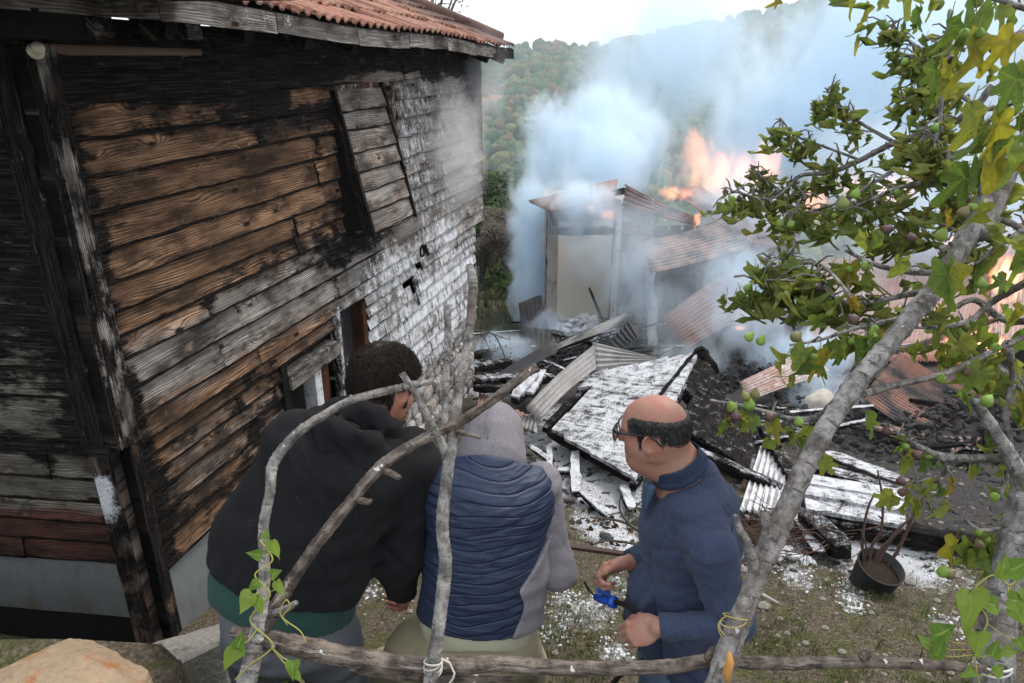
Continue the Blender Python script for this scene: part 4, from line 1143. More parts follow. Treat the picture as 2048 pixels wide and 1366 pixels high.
# ---------------------------------------------------------------- large man in the black hoodie (left)
HA = Vector((-.405, 2.07, -.985)); RA = frame((.60, .74, -.30))
sd = SD(); PA = head_sd(sd, HA, RA, 1.0, fat=.6)
nA = Vector((-.475, 1.965, -1.075))
sd.cone(PA(-.03, 0, -.04), nA, .070, .08, .04); sd.cone(nA, (-.51, 1.93, -1.16), .08, .1, .03)
hd = sd.mesh(.004)
body = SD()
body.chain([nA, (-.55, 1.90, -1.25), (-.68, 1.85, -1.5), (-.73, 1.85, -1.70)], [.08, .12, .14, .13], .05)
SAL, SAR = (-.655, 1.90, -1.10), (-.335, 1.965, -1.205)
EAR, WAR = (-.365, 1.90, -1.50), (-.38, 1.965, -1.72); EAL, WAL = (-.74, 2.08, -1.33), (-.55, 2.25, -1.45)
body.chain([(-.5, 1.92, -1.17), SAR, EAR, WAR], [.07, .065, .05, .035], .03); body.chain([(-.5, 1.92, -1.17), SAL, EAL, WAL], [.07, .065, .05, .035], .03)
legs(body, (-.84, 1.83, -1.78), (-.86, 1.90, -2.25), (-.86, 1.80, -2.70), (-.62, 1.85, -1.78), (-.60, 1.93, -2.25), (-.60, 1.83, -2.70), (.08, .06, .05))
bd = body.mesh(.015)
hs = SD(); hs.cone(EAR, WAR, .045, .032, .02); hand_sd(hs, WAR, (.05, .5, -.8), (-1, 0, .1), (0, .8, .5), (.8, .85, .9, .9), 1.1); h1 = hs.mesh(.005, box=((-.5, 1.85, -1.95), (-.25, 2.2, -1.6)))
hs = SD(); hand_sd(hs, WAL, (.7, .5, -.3), (0, .2, -1), (0, .9, 0), (.8, .85, .9, .9), 1.1); h2 = hs.mesh(.006)
V, F = merge(hd, bd, h1, h2)
manA = obj('person', V, F, M_SKIN2, None, True, (-.72, 1.83, -2.74))
tag(manA, 'large dark haired person in black hoodie bending forward, seen from behind', 'person')
M_BLACK = cloth_mat('black_fleece', (.0105, .0105, .012), .97, 380, .45, .7, .06, (.022, .022, .024))
ho = SD()
ho.ell((-.72, 1.82, -1.55), (.255, .205, .20), None, .08); ho.ell((-.675, 1.83, -1.40), (.255, .195, .22), None, .08)
ho.ell((-.575, 1.88, -1.24), (.24, .17, .19), None, .08); ho.cone((-.49, 1.95, -1.10), (-.53, 1.91, -1.2), .09, .14, .06)
ho.cone((-.60, 1.90, -1.14), SAL, .10, .10, .06); ho.cone((-.43, 1.94, -1.18), SAR, .10, .105, .06)
ho.chain([SAR, EAR, WAR], [.10, .088, .062], .05); ho.chain([SAL, EAL, WAL], [.10, .08, .06], .05)
def ho_disp(x, y, z):
    arm = np.exp(-(((x+.36)/.1)**2+((z+1.45)/.2)**2))
    low = np.exp(-((z+1.56)/.09)**2)
    diag = np.sin((x*1.2+z*1.0+.25*npn(x, y, z, 4))*46)
    return crease(3.6, .012, 9, 1.0, 1.0, 1.5)(x-.5*z, y, z+.4*x)+fold(6.5, .010, 11, 2, 2.0)(x, y, z)+.005*arm*np.sin((z-x*.6)*75)+.006*low*npn(x, y, z*2.5, 12, 3)+.003*diag*np.exp(-((x+.55)/.12)**2)
def ho_cut(X, Y, Z):
    hem = np.where(X < -.46, (-1.490-.34*(X+.72)-.30*(Y-1.66))-Z, -1)
    cuf = np.where((X > -.5) & (Y > 1.7), -1.725-Z, -1)
    return np.maximum(hem, cuf)
V, F = ho.mesh(.0085, ho_disp, ho_cut); obj('hoodie', V, F, M_BLACK, manA, True)
hd_ = SD(); ax = (HA-nA).normalized()
f, lo, hi = torus(nA+ax*.012, (ax+Vector((-.1, .25, .2))).normalized(), .098, .030, 1.2); hd_.fn(f, lo, hi, .02)
f, lo, hi = torus(nA-ax*.03+Vector((-.02, -.03, .0)), (ax+Vector((0, .15, .3))).normalized(), .118, .030, 1.1); hd_.fn(f, lo, hi, .03)
hd_.chain([(-.60, 1.93, -1.03), (-.545, 1.845, -1.065), (-.43, 1.825, -1.12), (-.355, 1.90, -1.145)], [.028, .036, .036, .026], .03)
V, F = hd_.mesh(.0065, lambda x, y, z: .006*np.sin((x*1.0-y*.6+z)*80+4*npn(x, y, z, 10))*.6+.006*npn(x, y, z, 25)); obj('hood', V, F, M_BLACK, manA, True)
M_GREEN = cloth_mat('green_shirt', (.022, .060, .052), .9, 600, .2, .3, .2)
sh = SD(); sh.ell((-.725, 1.822, -1.56), (.235, .186, .20), None, .05); sh.ell((-.735, 1.83, -1.70), (.222, .175, .12), None, .05)
V, F = sh.mesh(.01, fold(9, .007, 21, 0, 2), lambda X, Y, Z: np.maximum((-1.615-.30*(X+.72)-.18*(Y-1.66))-Z, Z+1.33)); obj('shirt', V, F, M_GREEN, manA, True)
M_GJEANS = cloth_mat('grey_jeans', (.105, .115, .13), .88, 420, .3, .35, .1, (.2, .21, .22))
jn = SD(); jn.ell((-.735, 1.83, -1.73), (.217, .175, .18), None, .06)
legs(jn, (-.845, 1.83, -1.82), (-.86, 1.90, -2.25), (-.86, 1.80, -2.66), (-.625, 1.85, -1.82), (-.60, 1.93, -2.25), (-.60, 1.83, -2.66), (.118, .095, .08))
jn.cone((-.735, 1.66, -1.72), (-.735, 1.67, -1.95), .008, .008, .02, '-')
V, F = jn.mesh(.0105, fold(9, .009, 31)); jA = obj('jeans', V, F, M_GJEANS, manA, True)
shoes(manA, M_SHOE, ((-.86, 1.80, -2.74), (.2, 1, 0)), ((-.60, 1.83, -2.74), (.35, 1, 0)))
# short dark hair
def amtA(x, y, z):
    hl = .062-.25*(np.abs(y)-.03).clip(0)
    front = sst(.085, .055, x-.0*z)*sst(-.005, .02, z)
    side = sst(.034, .018, x)
    low = np.where(x > -.046, .026, -.075)
    k = np.maximum(sst(.045, .06, z), side*sst(low-.012, low+.012, z))*np.where(z < .05, side, front)
    sb = sst(.032, .022, x)*sst(.0, .010, x)*sst(-.05, -.03, z)*(np.abs(y) > .06)
    return np.maximum(k*(1.0+.35*sst(.02, .08, z)), sb*.6)*(1-sst(1.25, .95, ((x+.014)/.030)**2+((z+.010)/.038)**2)*(np.abs(y) > .05))
V, F, kk = hair_shell(HA, RA, 1.0, .6, amtA, thick=.012)
hairA = obj('hair', V, F, M_HAIRD, manA, True)
st = []
for i in range(len(V)):
    if kk[i] < .12 or hr.random() > .9: continue
    a = Vector(V[i]); out = (a-PA(-.02, 0, .02)).normalized(); lc = RA.transposed()@(a-PA(-.06, .01, .11))
    sw_ = Vector((lc.x, lc.y, lc.z*.3)); sw_ = RA@Vector((lc.x-.4*lc.y, lc.y+.4*lc.x, -.02)).normalized()
    dn = RA@Vector((-.25, 0, -1)); zz_ = (RA.transposed()@(a-HA)).z/.09
    d_ = sw_*max(0, min(1, zz_))+dn*max(0, 1-zz_)+Vector((hr.gauss(0, .2), hr.gauss(0, .2), hr.gauss(0, .2))); d_ = (d_-out*d_.dot(out)*.8).normalized()
    L_ = hr.uniform(.012, .030); st.append((a-out*.004, a+d_*L_*.5+out*.007, a+d_*L_+out*(.004+.010*hr.random())))
strands('hair_strands', st[::2], M_HAIRD, hairA, .0013)
st = []
for i in range(900):   # beard
    y = hr.uniform(-1, 1); z = hr.uniform(-.118, -.055)
    p = PA(.035+.035*(1-abs(y))+hr.uniform(-.025, .012), y*.062, z); out = RA@Vector((.4, y, -.5)).normalized()
    st.append((p-out*.004, p+out*.010, p+out*.014+RA@Vector((0, 0, -.006))))
strands('beard', st, M_HAIRD, manA, .0011)

# ---------------------------------------------------------------- crouching man in the quilted vest (middle)
HB = Vector((-.062, 2.06, -1.20)); RB_ = frame((.12, .80, -.58))
sd = SD(); PB = head_sd(sd, HB, RB_, 1.0)
nB = Vector((-.072, 1.985, -1.28)); sd.cone(PB(-.03, 0, -.04), nB, .06, .07, .03)
hd = sd.mesh(.006)
body = SD(); body.chain([nB, (-.08, 1.96, -1.40), (-.10, 1.93, -1.6), (-.125, 1.91, -1.82)], [.065, .10, .11, .11], .04)
SBL, EBL, WBL = (-.225, 1.965, -1.30), (-.285, 1.98, -1.56), (-.14, 2.20, -1.62)
SBR, EBR, WBR = (.085, 1.985, -1.31), (.145, 1.915, -1.59), (.05, 2.15, -1.66)
for q in ((SBL, EBL, WBL), (SBR, EBR, WBR)): body.chain([(-.08, 1.93, -1.33), *q], [.06, .055, .042, .03], .03)
HL, KL, FL_ = (-.22, 1.87, -1.88), (-.47, 2.02, -2.17), (-.40, 1.86, -2.70)
HR, KR, FR_ = (-.03, 1.88, -1.88), (.04, 2.13, -2.23), (.06, 1.90, -2.70)
legs(body, HL, KL, FL_, HR, KR, FR_, (.075, .055, .045))
bd = body.mesh(.015)
hs = SD(); hand_sd(hs, WBL, (.4, .6, -.5), (.6, -.2, -.3), (0, .6, .6), (.9,)*4); h1 = hs.mesh(.006)
hs = SD(); hand_sd(hs, WBR, (-.4, .6, -.5), (-.6, -.2, -.3), (0, .6, .6), (.9,)*4); h2 = hs.mesh(.006)
V, F = merge(hd, bd, h1, h2)
manB = obj('person', V, F, M_SKIN, None, True, (-.12, 1.86, -2.74))
tag(manB, 'person in quilted navy vest with grey hood crouching between the two others', 'person')
M_GREYM = cloth_mat('grey_marl', (.19, .175, .19), .97, 330, .42, .8, .2, (.34, .325, .34))
g = G('navy_quilt', .5, .35); p = g.objc(); n1 = g.noise(p, 200, 3); n2 = g.noise(p, 14, 4)
wx, wy, wz = g.sep(g.pos()); xq = g.math('ADD', wx, .08)
ww = g.math('ADD', wz, g.math('MULTIPLY', g.math('SUBTRACT', wy, 1.8), .02)); ww = g.math('SUBTRACT', ww, g.math('MULTIPLY', g.math('MULTIPLY', xq, xq), .25))
ww = g.math('ADD', ww, g.math('MULTIPLY', g.math('SINE', g.math('ADD', g.math('MULTIPLY_ADD', wx, 11.0, 1.0), g.math('MULTIPLY', wz, 6.0))), .013)); ww = g.math('ADD', ww, g.math('MULTIPLY', g.math('SINE', g.math('ADD', g.math('MULTIPLY', wx, 27.0), g.math('MULTIPLY', wz, 19.0))), .005))
fr_ = g.math('FRACT', g.math('ADD', g.math('DIVIDE', ww, .0335), 200.0)); st0 = g.math('MINIMUM', fr_, g.math('SUBTRACT', 1.0, fr_)); st1 = g.step(.14, .02, st0)
wr = g.noise(g.comb(g.math('MULTIPLY', wx, 9.0), g.math('MULTIPLY', wy, 9.0), g.math('MULTIPLY', wz, 60.0)), 1.0, 4, .6)
g.color(g.mix(g.math('MULTIPLY', st1, .30), g.mix(g.math('ADD', g.math('MULTIPLY', n2, .5), g.math('MULTIPLY', wr, .5)), (.010, .018, .043), (.026, .040, .084)), (.004, .007, .018)))
g.bump(g.math('SUBTRACT', g.math('ADD', g.math('MULTIPLY', n1, .15), g.math('MULTIPLY', wr, 1.2)), g.math('MULTIPLY', st1, .5)), .7, .008); M_QUILT = g.m
ve = SD()
ve.ell((-.077, 1.935, -1.36), (.205, .145, .15), None, .06); ve.cone((-.19, 1.95, -1.285), (.04, 1.96, -1.295), .085, .085, .06); ve.ell((-.09, 1.89, -1.55), (.20, .150, .20), None, .07); ve.ell((-.11, 1.875, -1.72), (.202, .152, .19), None, .06)
ve.cone((-.072, 1.965, -1.235), (-.08, 1.94, -1.3), .100, .13, .05)
def quilt(x, y, z):
    w = z+.02*(y-1.8)-.25*(x+.08)**2+.013*np.sin(x*11+1+z*6)+.005*np.sin(x*27+z*19)
    ph = (w % .0335)/.0335
    return -.0019*(np.abs(np.sin(ph*np.pi))+.02)**.5+crease(6, .004, 21, .7, .7, 2.4)(x+.4*z, y, z-.25*x)-.0030*npn(x*.7+.3*z, y, z*5.5, 11, 5)-.0022*(1-np.abs(npn(x*1.5+z*2, y*2, z*8, 9, 9))*2)-.004
_nd = (HB-nB).normalized()
def ve_cut(X, Y, Z): return np.maximum((-1.705-.05*(X+.1)-.18*(Y-1.72))-Z, (X-nB.x)*_nd.x+(Y-nB.y)*_nd.y+(Z-nB.z)*_nd.z-.045)
V, F = ve.mesh(.0055, quilt, ve_cut); obj('quilted_vest', V, F, M_QUILT, manB, True)
def ve_side(X, Y, Z):    # grey side panel
    return np.maximum(np.maximum(.030-.20*np.maximum(0, -1.60-Z)-X+.03*np.sin(Z*30)*.3, Z+1.42+1.1*np.maximum(0, .13-X)), (-1.708-.05*(X+.1)-.18*(Y-1.72))-Z)
V, F = ve.mesh(.0065, lambda x, y, z: -.0155+.003*np.sin(z*70+4*npn(x, y, z, 8)), ve_side, box=((-.02, 1.68, -1.95), (.16, 2.12, -1.3))); obj('side_panel', V, F, M_GREYM, manB, True)
sl_ = SD()
sl_.chain([(.03, 1.99, -1.32), SBR, EBR, WBR], [.07, .074, .066, .05], .04); sl_.chain([(-.18, 1.97, -1.3), SBL, EBL, WBL], [.06, .076, .066, .05], .04)
V, F = sl_.mesh(.0075, lambda x, y, z: fold(8, .005, 41, 2, 2.2)(x, y, z)+crease(5, .007, 2, 1, 1, 1.8)(x, y, z)); obj('sleeves', V, F, M_GREYM, manB, True)
hb = SD(); hb.ell(PB(-.015, 0, .03), (.125, .098, .118), RB_, .03); hb.ell(PB(.02, 0, -.02), (.115, .095, .12), RB_, .04)
hb.cone(PB(-.04, 0, -.05), nB+Vector((0, .0, .03)), .095, .098, .05); hb.ell(PB(.13, 0, -.02), (.06, .072, .10), RB_, .03, '-')
hb.cone(PB(-.02, .0, -.05), nB+Vector((0, .01, .0)), .10, .100, .05)
V, F = hb.mesh(.0058, lambda x, y, z: .009*npn(x, y, z, 10, 4)+.005*np.abs(npn(x*2, y*2, z*3, 9, 8))+.004*np.sin((y*1.5+z*1.0)*60+5*npn(x, y, z, 8))*np.exp(-((z+1.28)/.06)**2)); obj('hood', V, F, M_GREYM, manB, True)
m = MB()
m.tube([PB(.10+.0*k, .004, .0) if False else PB(-.017+.129*math.cos(a), .006*math.sin(a*3), .03+.121*math.sin(a)) for a in np.linspace(.6, 3.6, 26)], .0022, 5); m.build('hood_seam', M_GREYM, manB, True, None, False)
M_KHAKI = cloth_mat('khaki_cotton', (.30, .26, .165), .9, 500, .15, .25, .15); M_CREAM = cloth_mat('cream_shirt', (.42, .40, .29), .9, 500, .12, .2, .15)
tp = SD(); tp.ell((-.112, 1.872, -1.74), (.199, .150, .18), None, .05)
V, F = tp.mesh(.009, fold(8, .007, 51, 0, 2), lambda X, Y, Z: np.maximum((-1.785-.03*np.sin(X*14)-.18*(Y-1.72))-Z, Z+1.62)); obj('shirt_tail', V, F, M_CREAM, manB, True)
tr_ = SD(); tr_.ell((-.12, 1.88, -1.85), (.197, .165, .18), None, .06); legs(tr_, HL, KL, FL_, HR, KR, FR_, (.125, .098, .075)); tr_.ell((-.30, 1.90, -1.93), (.15, .13, .12), None, .06)
V, F = tr_.mesh(.0095, fold(8, .010, 61, 1, 2.0)); obj('trousers', V, F, M_KHAKI, manB, True)
shoes(manB, M_SHOE, ((-.40, 1.86, -2.74), (-.3, 1, 0)), ((.06, 1.90, -2.74), (.2, 1, 0)))
g = G('orange_band', .5); g.color((.85, .16, .02)); M_ORANGE = g.m
c = at(1075, 1182, t=2.33); f, lo, hi = torus(c, Vector((1, .2, .2)), .02, .004); b = SD(); b.fn(f, lo, hi); V, F = b.mesh(.0025)
obj('pull_loop', V, F, M_ORANGE, manB, True)

# ---- hose with blue valve in the left hand
M_HOSE = plain('black_hose', (.012, .012, .012), .5); g = G('blue_plastic', .35, .5); g.color((.012, .10, .55)); M_BLUE = g.m
hc = Vector(WRL)+Vector((-.045, .03, -.01))
va = at(1213, 1200, t=2.42); vb = at(1255, 1212, t=2.34)
hose = thing('water_hose', 'black water hose with a blue valve held by the balding person', 'hose', (va.x, va.y, va.z-.03))
dv = (vb-va).normalized()
m = MB(); pts = [va+dv*.02, vb, hc+Vector((.03, .01, -.015)), hc+Vector((.11, .06, -.06)), hc+Vector((.09, .14, -.25)), hc+Vector((.0, .30, -.55)), hc+Vector((-.1, .5, -.95)), hc+Vector((-.5, .9, -1.0))]
m.tube([Vector(p) for p in spline(pts, 6)], .0095, 8); m.build('tube', M_HOSE, hose, True, None, False)
m = MB(); m.tube([va-dv*.035, va-dv*.033, va+dv*.035, va+dv*.038], [.012, .017, .017, .012], 12); m.build('coupling', M_BLUE, hose, True, None, False)
m = MB(); m.tube([va-dv*.04, va-dv*.052, va+dv*.0], [.014, .014, .010], 10); m.tube([va+dv*.022, va+dv*.04], .021, 12); m.build('nut', M_BLUE, hose, True, None, False)
upv = Vector((0, -.2, .98)); upv = (upv-dv*upv.dot(dv)).normalized(); m = MB(); m.tube([va, va+upv*.03], .007, 8); m.build('stem', M_HOSE, hose, True, None, False)
m = MB(); m.box(va+upv*.034, (.055, .012, .014), Matrix((dv, upv.cross(dv), upv)).transposed()); m.build('lever', M_BLUE, hose, False, None, False)
m = MB(); pts = spline([va-dv*.05, va-dv*.075+upv*.02, va-dv*.085+upv*.055], 5); m.tube([Vector(p) for p in pts], .004, 6); m.build('wire', M_HOSE, hose, True, None, False)
# ================================================================== stick fence and fig tree
g = G('grey_bark', .85, .25); p = g.objc(); bc = g.attr('bc'); x, y, r = g.sep(bc)
n1 = g.noise(p, 22, 5, .65); n2 = g.noise(g.comb(g.math('MULTIPLY', x, 26.0), g.math('MULTIPLY', y, 60.0), r), 1.0, 4, .6); n3 = g.noise(p, 7, 3)
c = g.mix(g.step(.3, .7, n1), (.085, .078, .072), (.34, .32, .30)); c = g.mix(g.math('MULTIPLY', g.step(.5, .68, n2), .8), c, (.05, .045, .04)); c = g.mix(g.math('MULTIPLY', g.step(.60, .66, g.noise(g.comb(g.math('MULTIPLY', x, 90.0), g.math('MULTIPLY', y, 16.0), r), 1.0, 3, .6)), .8), c, (.05, .042, .036))
c = g.mix(g.math('MULTIPLY', g.step(.52, .68, n3), .6), c, (.10, .075, .06)); c = g.mix(g.step(.68, .74, g.noise(p, 55, 2)), c, (.42, .42, .41))
g.color(c); g.bump(g.math('ADD', n1, g.math('MULTIPLY', n2, .8)), 1.0, .012); M_FIGBARK = g.m
g = G('brown_bark', .85, .25); p = g.objc(); n1 = g.noise(p, 26, 5, .65); bc = g.attr('bc'); x, y, r = g.sep(bc)
n2 = g.noise(g.comb(g.math('MULTIPLY', x, 9.0), g.math('MULTIPLY', y, 70.0), r), 1.0, 4, .6)
c = g.mix(g.step(.3, .7, n1), (.045, .034, .028), (.21, .17, .14)); c = g.mix(g.step(.55, .72, n2), c, (.30, .265, .24)); c = g.mix(g.math('MULTIPLY', g.step(.5, .62, g.noise(g.comb(g.math('MULTIPLY', x, 14.0), g.math('MULTIPLY', y, 90.0), r), 1.0, 4, .65)), .75), c, (.035, .026, .022)); c = g.mix(g.step(.69, .73, g.noise(p, 38, 2)), c, (.6, .6, .58))
g.color(c); g.bump(g.math('ADD', n1, n2), 1.0, .012); M_RAILBARK = g.m
M_CUT = plain('cut_wood', (.36, .25, .14), .8, .2, .3, 60, .3, .003)
def limb(mb, pts, seed=0, n=9, wob=.13, sub=12):
    """pts: (px, py, t, radius px) -> knotted branch"""
    P, Rr = [], []
    for q in spline(pts, sub):
        P.append(at(q[0], q[1], t=q[2])); Rr.append(max(.0012, q[3]*q[2]/FPX*.79))
    R_ = random.Random(seed)
    for i in range(2, len(P)-1):
        if R_.random() < .09: Rr[i] *= 1.09
        P[i] = P[i]+Vector((R_.gauss(0, 1), R_.gauss(0, 1), R_.gauss(0, 1)))*Rr[i]*.035
    mb.tube(P, Rr, n, True, None, wob, 1.0, seed); return P, Rr
def stick(name, label, cat, pts, mat, seed, twigs=(), n=10, group=None, cut=None):
    m = MB(); P, _ = limb(m, pts, seed, n, sub=16)
    o = m.build(name, mat, None, True); tag(o, label, cat, group)
    for i, tw in enumerate(twigs):
        k = MB(); limb(k, tw, seed+7+i, 7); k.build('twig', mat, o, True)
    return o
T = 1.5
GF = 'sticks of the branch fence'
stick('fence_rail', 'long knotty brown rail lying across the bottom of the picture', 'rail',
      [(462, 1262, 1.36, 12), (520, 1276, 1.36, 25), (600, 1295, 1.38, 27), (720, 1318, 1.40, 26), (840, 1332, 1.43, 24), (1000, 1330, 1.47, 21), (1200, 1338, 1.50, 18), (1330, 1334, 1.52, 18), (1432, 1322, 1.53, 17), (1560, 1327, 1.55, 16), (1700, 1324, 1.57, 15), (1800, 1326, 1.59, 14), (1900, 1332, 1.61, 12), (2012, 1340, 1.63, 9)],
      M_RAILBARK, 3, [[(1722, 1318, 1.57, 12), (1738, 1306, 1.57, 10), (1748, 1300, 1.57, 5)], [(1418, 1318, 1.52, 14), (1424, 1300, 1.52, 8), (1426, 1294, 1.52, 3)]], 12, GF)
stick('fence_rail', 'short split stick lashed under the long rail below the crouching person', 'rail',
      [(700, 1338, 1.44, 6), (760, 1346, 1.44, 12), (860, 1356, 1.46, 13), (960, 1358, 1.48, 10), (1025, 1358, 1.49, 7)], M_RAILBARK, 5, (), 8, GF)
stick('fence_stake', 'thick forked stake wound with bindweed in front of the black hoodie', 'stake',
      [(480, 1420, 1.32, 24), (500, 1340, 1.33, 23), (512, 1280, 1.34, 20), (522, 1225, 1.35, 18), (529, 1150, 1.36, 14), (527, 1060, 1.37, 13), (540, 980, 1.38, 13), (548, 925, 1.39, 14), (590, 870, 1.40, 12), (640, 835, 1.42, 11), (705, 800, 1.44, 10), (790, 778, 1.46, 10), (835, 768, 1.47, 9), (866, 763, 1.48, 6)],
      M_FIGBARK, 9, [[(838, 768, 1.47, 9), (842, 756, 1.47, 4)], [(706, 800, 1.44, 9), (700, 790, 1.44, 4)], [(548, 1226, 1.35, 10), (575, 1216, 1.34, 9), (592, 1205, 1.33, 7)]], 11, GF)
stick('fence_stake', 'long slanting stick rising from the bindweed fork towards the grey hood', 'stake',
      [(520, 1265, 1.35, 20), (548, 1220, 1.36, 19), (585, 1160, 1.38, 16), (640, 1080, 1.40, 16), (700, 1005, 1.43, 15), (755, 940, 1.45, 16), (800, 905, 1.46, 14), (850, 878, 1.48, 14), (920, 843, 1.50, 13), (985, 800, 1.52, 12), (1030, 765, 1.54, 12), (1060, 742, 1.55, 12), (1074, 735, 1.555, 13)],
      M_RAILBARK, 13, [[(765, 940, 1.45, 11), (785, 948, 1.44, 9), (800, 957, 1.43, 7)], [(716, 1000, 1.43, 10), (735, 1004, 1.42, 8), (742, 1000, 1.42, 5)], [(905, 860, 1.50, 9), (935, 868, 1.48, 6), (960, 875, 1.47, 5)]], 10, GF)
stick('fence_stake', 'tall upright grey stick in front of the quilted vest', 'stake',
      [(850, 1420, 1.40, 19), (866, 1330, 1.41, 18), (880, 1230, 1.43, 17), (891, 1130, 1.45, 17), (885, 1050, 1.46, 16), (893, 960, 1.48, 15), (905, 870, 1.50, 15), (918, 780, 1.52, 13), (935, 690, 1.55, 12), (944, 600, 1.57, 11), (945, 560, 1.58, 12), (938, 530, 1.59, 9)],
      M_FIGBARK, 17, [[(893, 905, 1.49, 13), (870, 860, 1.48, 10), (838, 800, 1.47, 9), (804, 746, 1.46, 9)]], 11, GF)
stick('fence_stake', 'thin pale upright stick standing just left of the tall grey one', 'stake',
      [(893, 905, 1.75, 8), (890, 820, 1.78, 9), (893, 740, 1.80, 9), (896, 670, 1.82, 9), (893, 610, 1.83, 8)], M_FIGBARK, 19, (), 8, GF)
# lashings
M_STRING = plain('straw_string', (.42, .33, .10), .8); M_RAG = plain('pale_rag', (.5, .47, .40), .9)
def lash(name, label, px, py, t, rpx, turns, mat, th, seed, ax_, tilt=.5):
    R_ = random.Random(seed); c = at(px, py, t=t); r = rpx*t/FPX; ax_ = Vector(ax_).normalized(); u = ax_.orthogonal().normalized(); w = ax_.cross(u); pts = []
    for k in range(turns*22+1):
        a = k/22*2*math.pi; r_ = r*(.90+.06*math.sin(k*.37)); pts.append(c+u*math.cos(a)*r_+w*math.sin(a)*r_+ax_*((k/22/turns-.5)*r*1.6*tilt+.3*r*math.sin(a+k*.05)*tilt))
    for k in range(6): pts.append(pts[-1]+Vector((R_.gauss(0, .008), R_.gauss(-.002, .004), -.009)))
    m = MB(); m.tube(pts, th, 5); o = m.build(name, mat, None, True, None, False); return tag(o, label, 'string')
lash('string_lashing', 'yellow string tying the fig limb to the rail', 1464, 1248, 1.50, 24, 4, M_STRING, .0013, 1, (.3, 0, 1), 1.4)
lash('string_lashing', 'pale rag tying the tall grey stick to the rail', 866, 1332, 1.415, 19, 4, M_RAG, .0022, 2, (.1, 0, 1), 1.0)
lash('string_lashing', 'white tape tying the right hand trunk to the rail end', 1985, 1335, 1.64, 34, 4, plain('white_tape', (.55, .55, .53), .6), .003, 3, (0, 0, 1), .6)

# ---- fig leaf meshes: deeply lobed, folded along the midrib
def fig_leaf(seed, curl, lobes=True, n=7):
    """palmate blade about its stalk end: rounded lobes, folded, drooping and rolled by curl"""
    R_ = random.Random(seed); V, F, mk = [], [], []
    lb = [(0, .74, .34), (.84, .64, .33), (-.84, .64, .33), (1.72, .44, .40), (-1.72, .44, .40)] if lobes else [(0, .72, .55), (.75, .50, .55), (-.75, .50, .55), (1.5, .40, .6), (-1.5, .40, .6)]
    lb = [(a+R_.gauss(0, .05), l*R_.uniform(.88, 1.12), w) for a, l, w in lb];  NA = 40
    fo = R_.uniform(.05, .30)+curl*.55; dr = R_.uniform(.0, .35)+curl*.9; tw = R_.uniform(-.5, .5)*(.4+curl); wv = R_.uniform(.03, .06)+.05*curl; ph = R_.uniform(0, 6)
    V.append((.26, 0, 0)); mk.append((0, 0, 0, 1))
    for k in (.34, .68, 1.0):
        for i in range(NA):
            a = -math.pi+2*math.pi*(i+.5)/NA
            r = max([l*math.exp(-abs(((a-c+math.pi) % (2*math.pi)-math.pi)/w)**3.6) for c, l, w in lb]+[.36 if lobes else .40])
            if abs(a) > 2.55: r = .26-.16*(abs(a)-2.55)/.6
            dv = min(abs((a-c+math.pi) % (2*math.pi)-math.pi) for c, l, w in lb)*r*k
            x, y = .26+math.cos(a)*r*k, math.sin(a)*r*k
            z = abs(y)*math.sin(fo)*1.2+wv*math.sin(a*5+ph+k*2)*k
            y2 = y*math.cos(fo)*(1-.35*min(1, curl)*abs(y)/.6)
            if curl > .8: z += .16*math.sin(abs(y)*11+ph); y2 *= .72
            c_, s_ = math.cos(tw*x), math.sin(tw*x); y2, z = y2*c_-z*s_, y2*s_+z*c_
            b = dr*max(0, x)**1.5
            V.append((x*math.cos(b*.7)-z*math.sin(b*.7), y2, -x*math.sin(b*.7)+z*math.cos(b*.7))); mk.append((k, min(1, dv*9), 0, 1))
    for i in range(NA):
        j = (i+1) % NA; F.append((0, 1+i, 1+j))
        for q in range(2): F.append((1+q*NA+i, 1+(q+1)*NA+i, 1+(q+1)*NA+j, 1+q*NA+j))
    b = len(V)
    for q in ((.22, .012, .0), (.22, -.012, 0), (-.22, .010, .10), (-.22, -.010, .10), (-.22, 0, .12), (.22, 0, .02)): V.append(q); mk.append((0, 0, 1, 1))
    F += [(b, b+1, b+3, b+2), (b+1, b+5, b+4, b+3), (b+5, b, b+2, b+4)]
    return V, F, mk
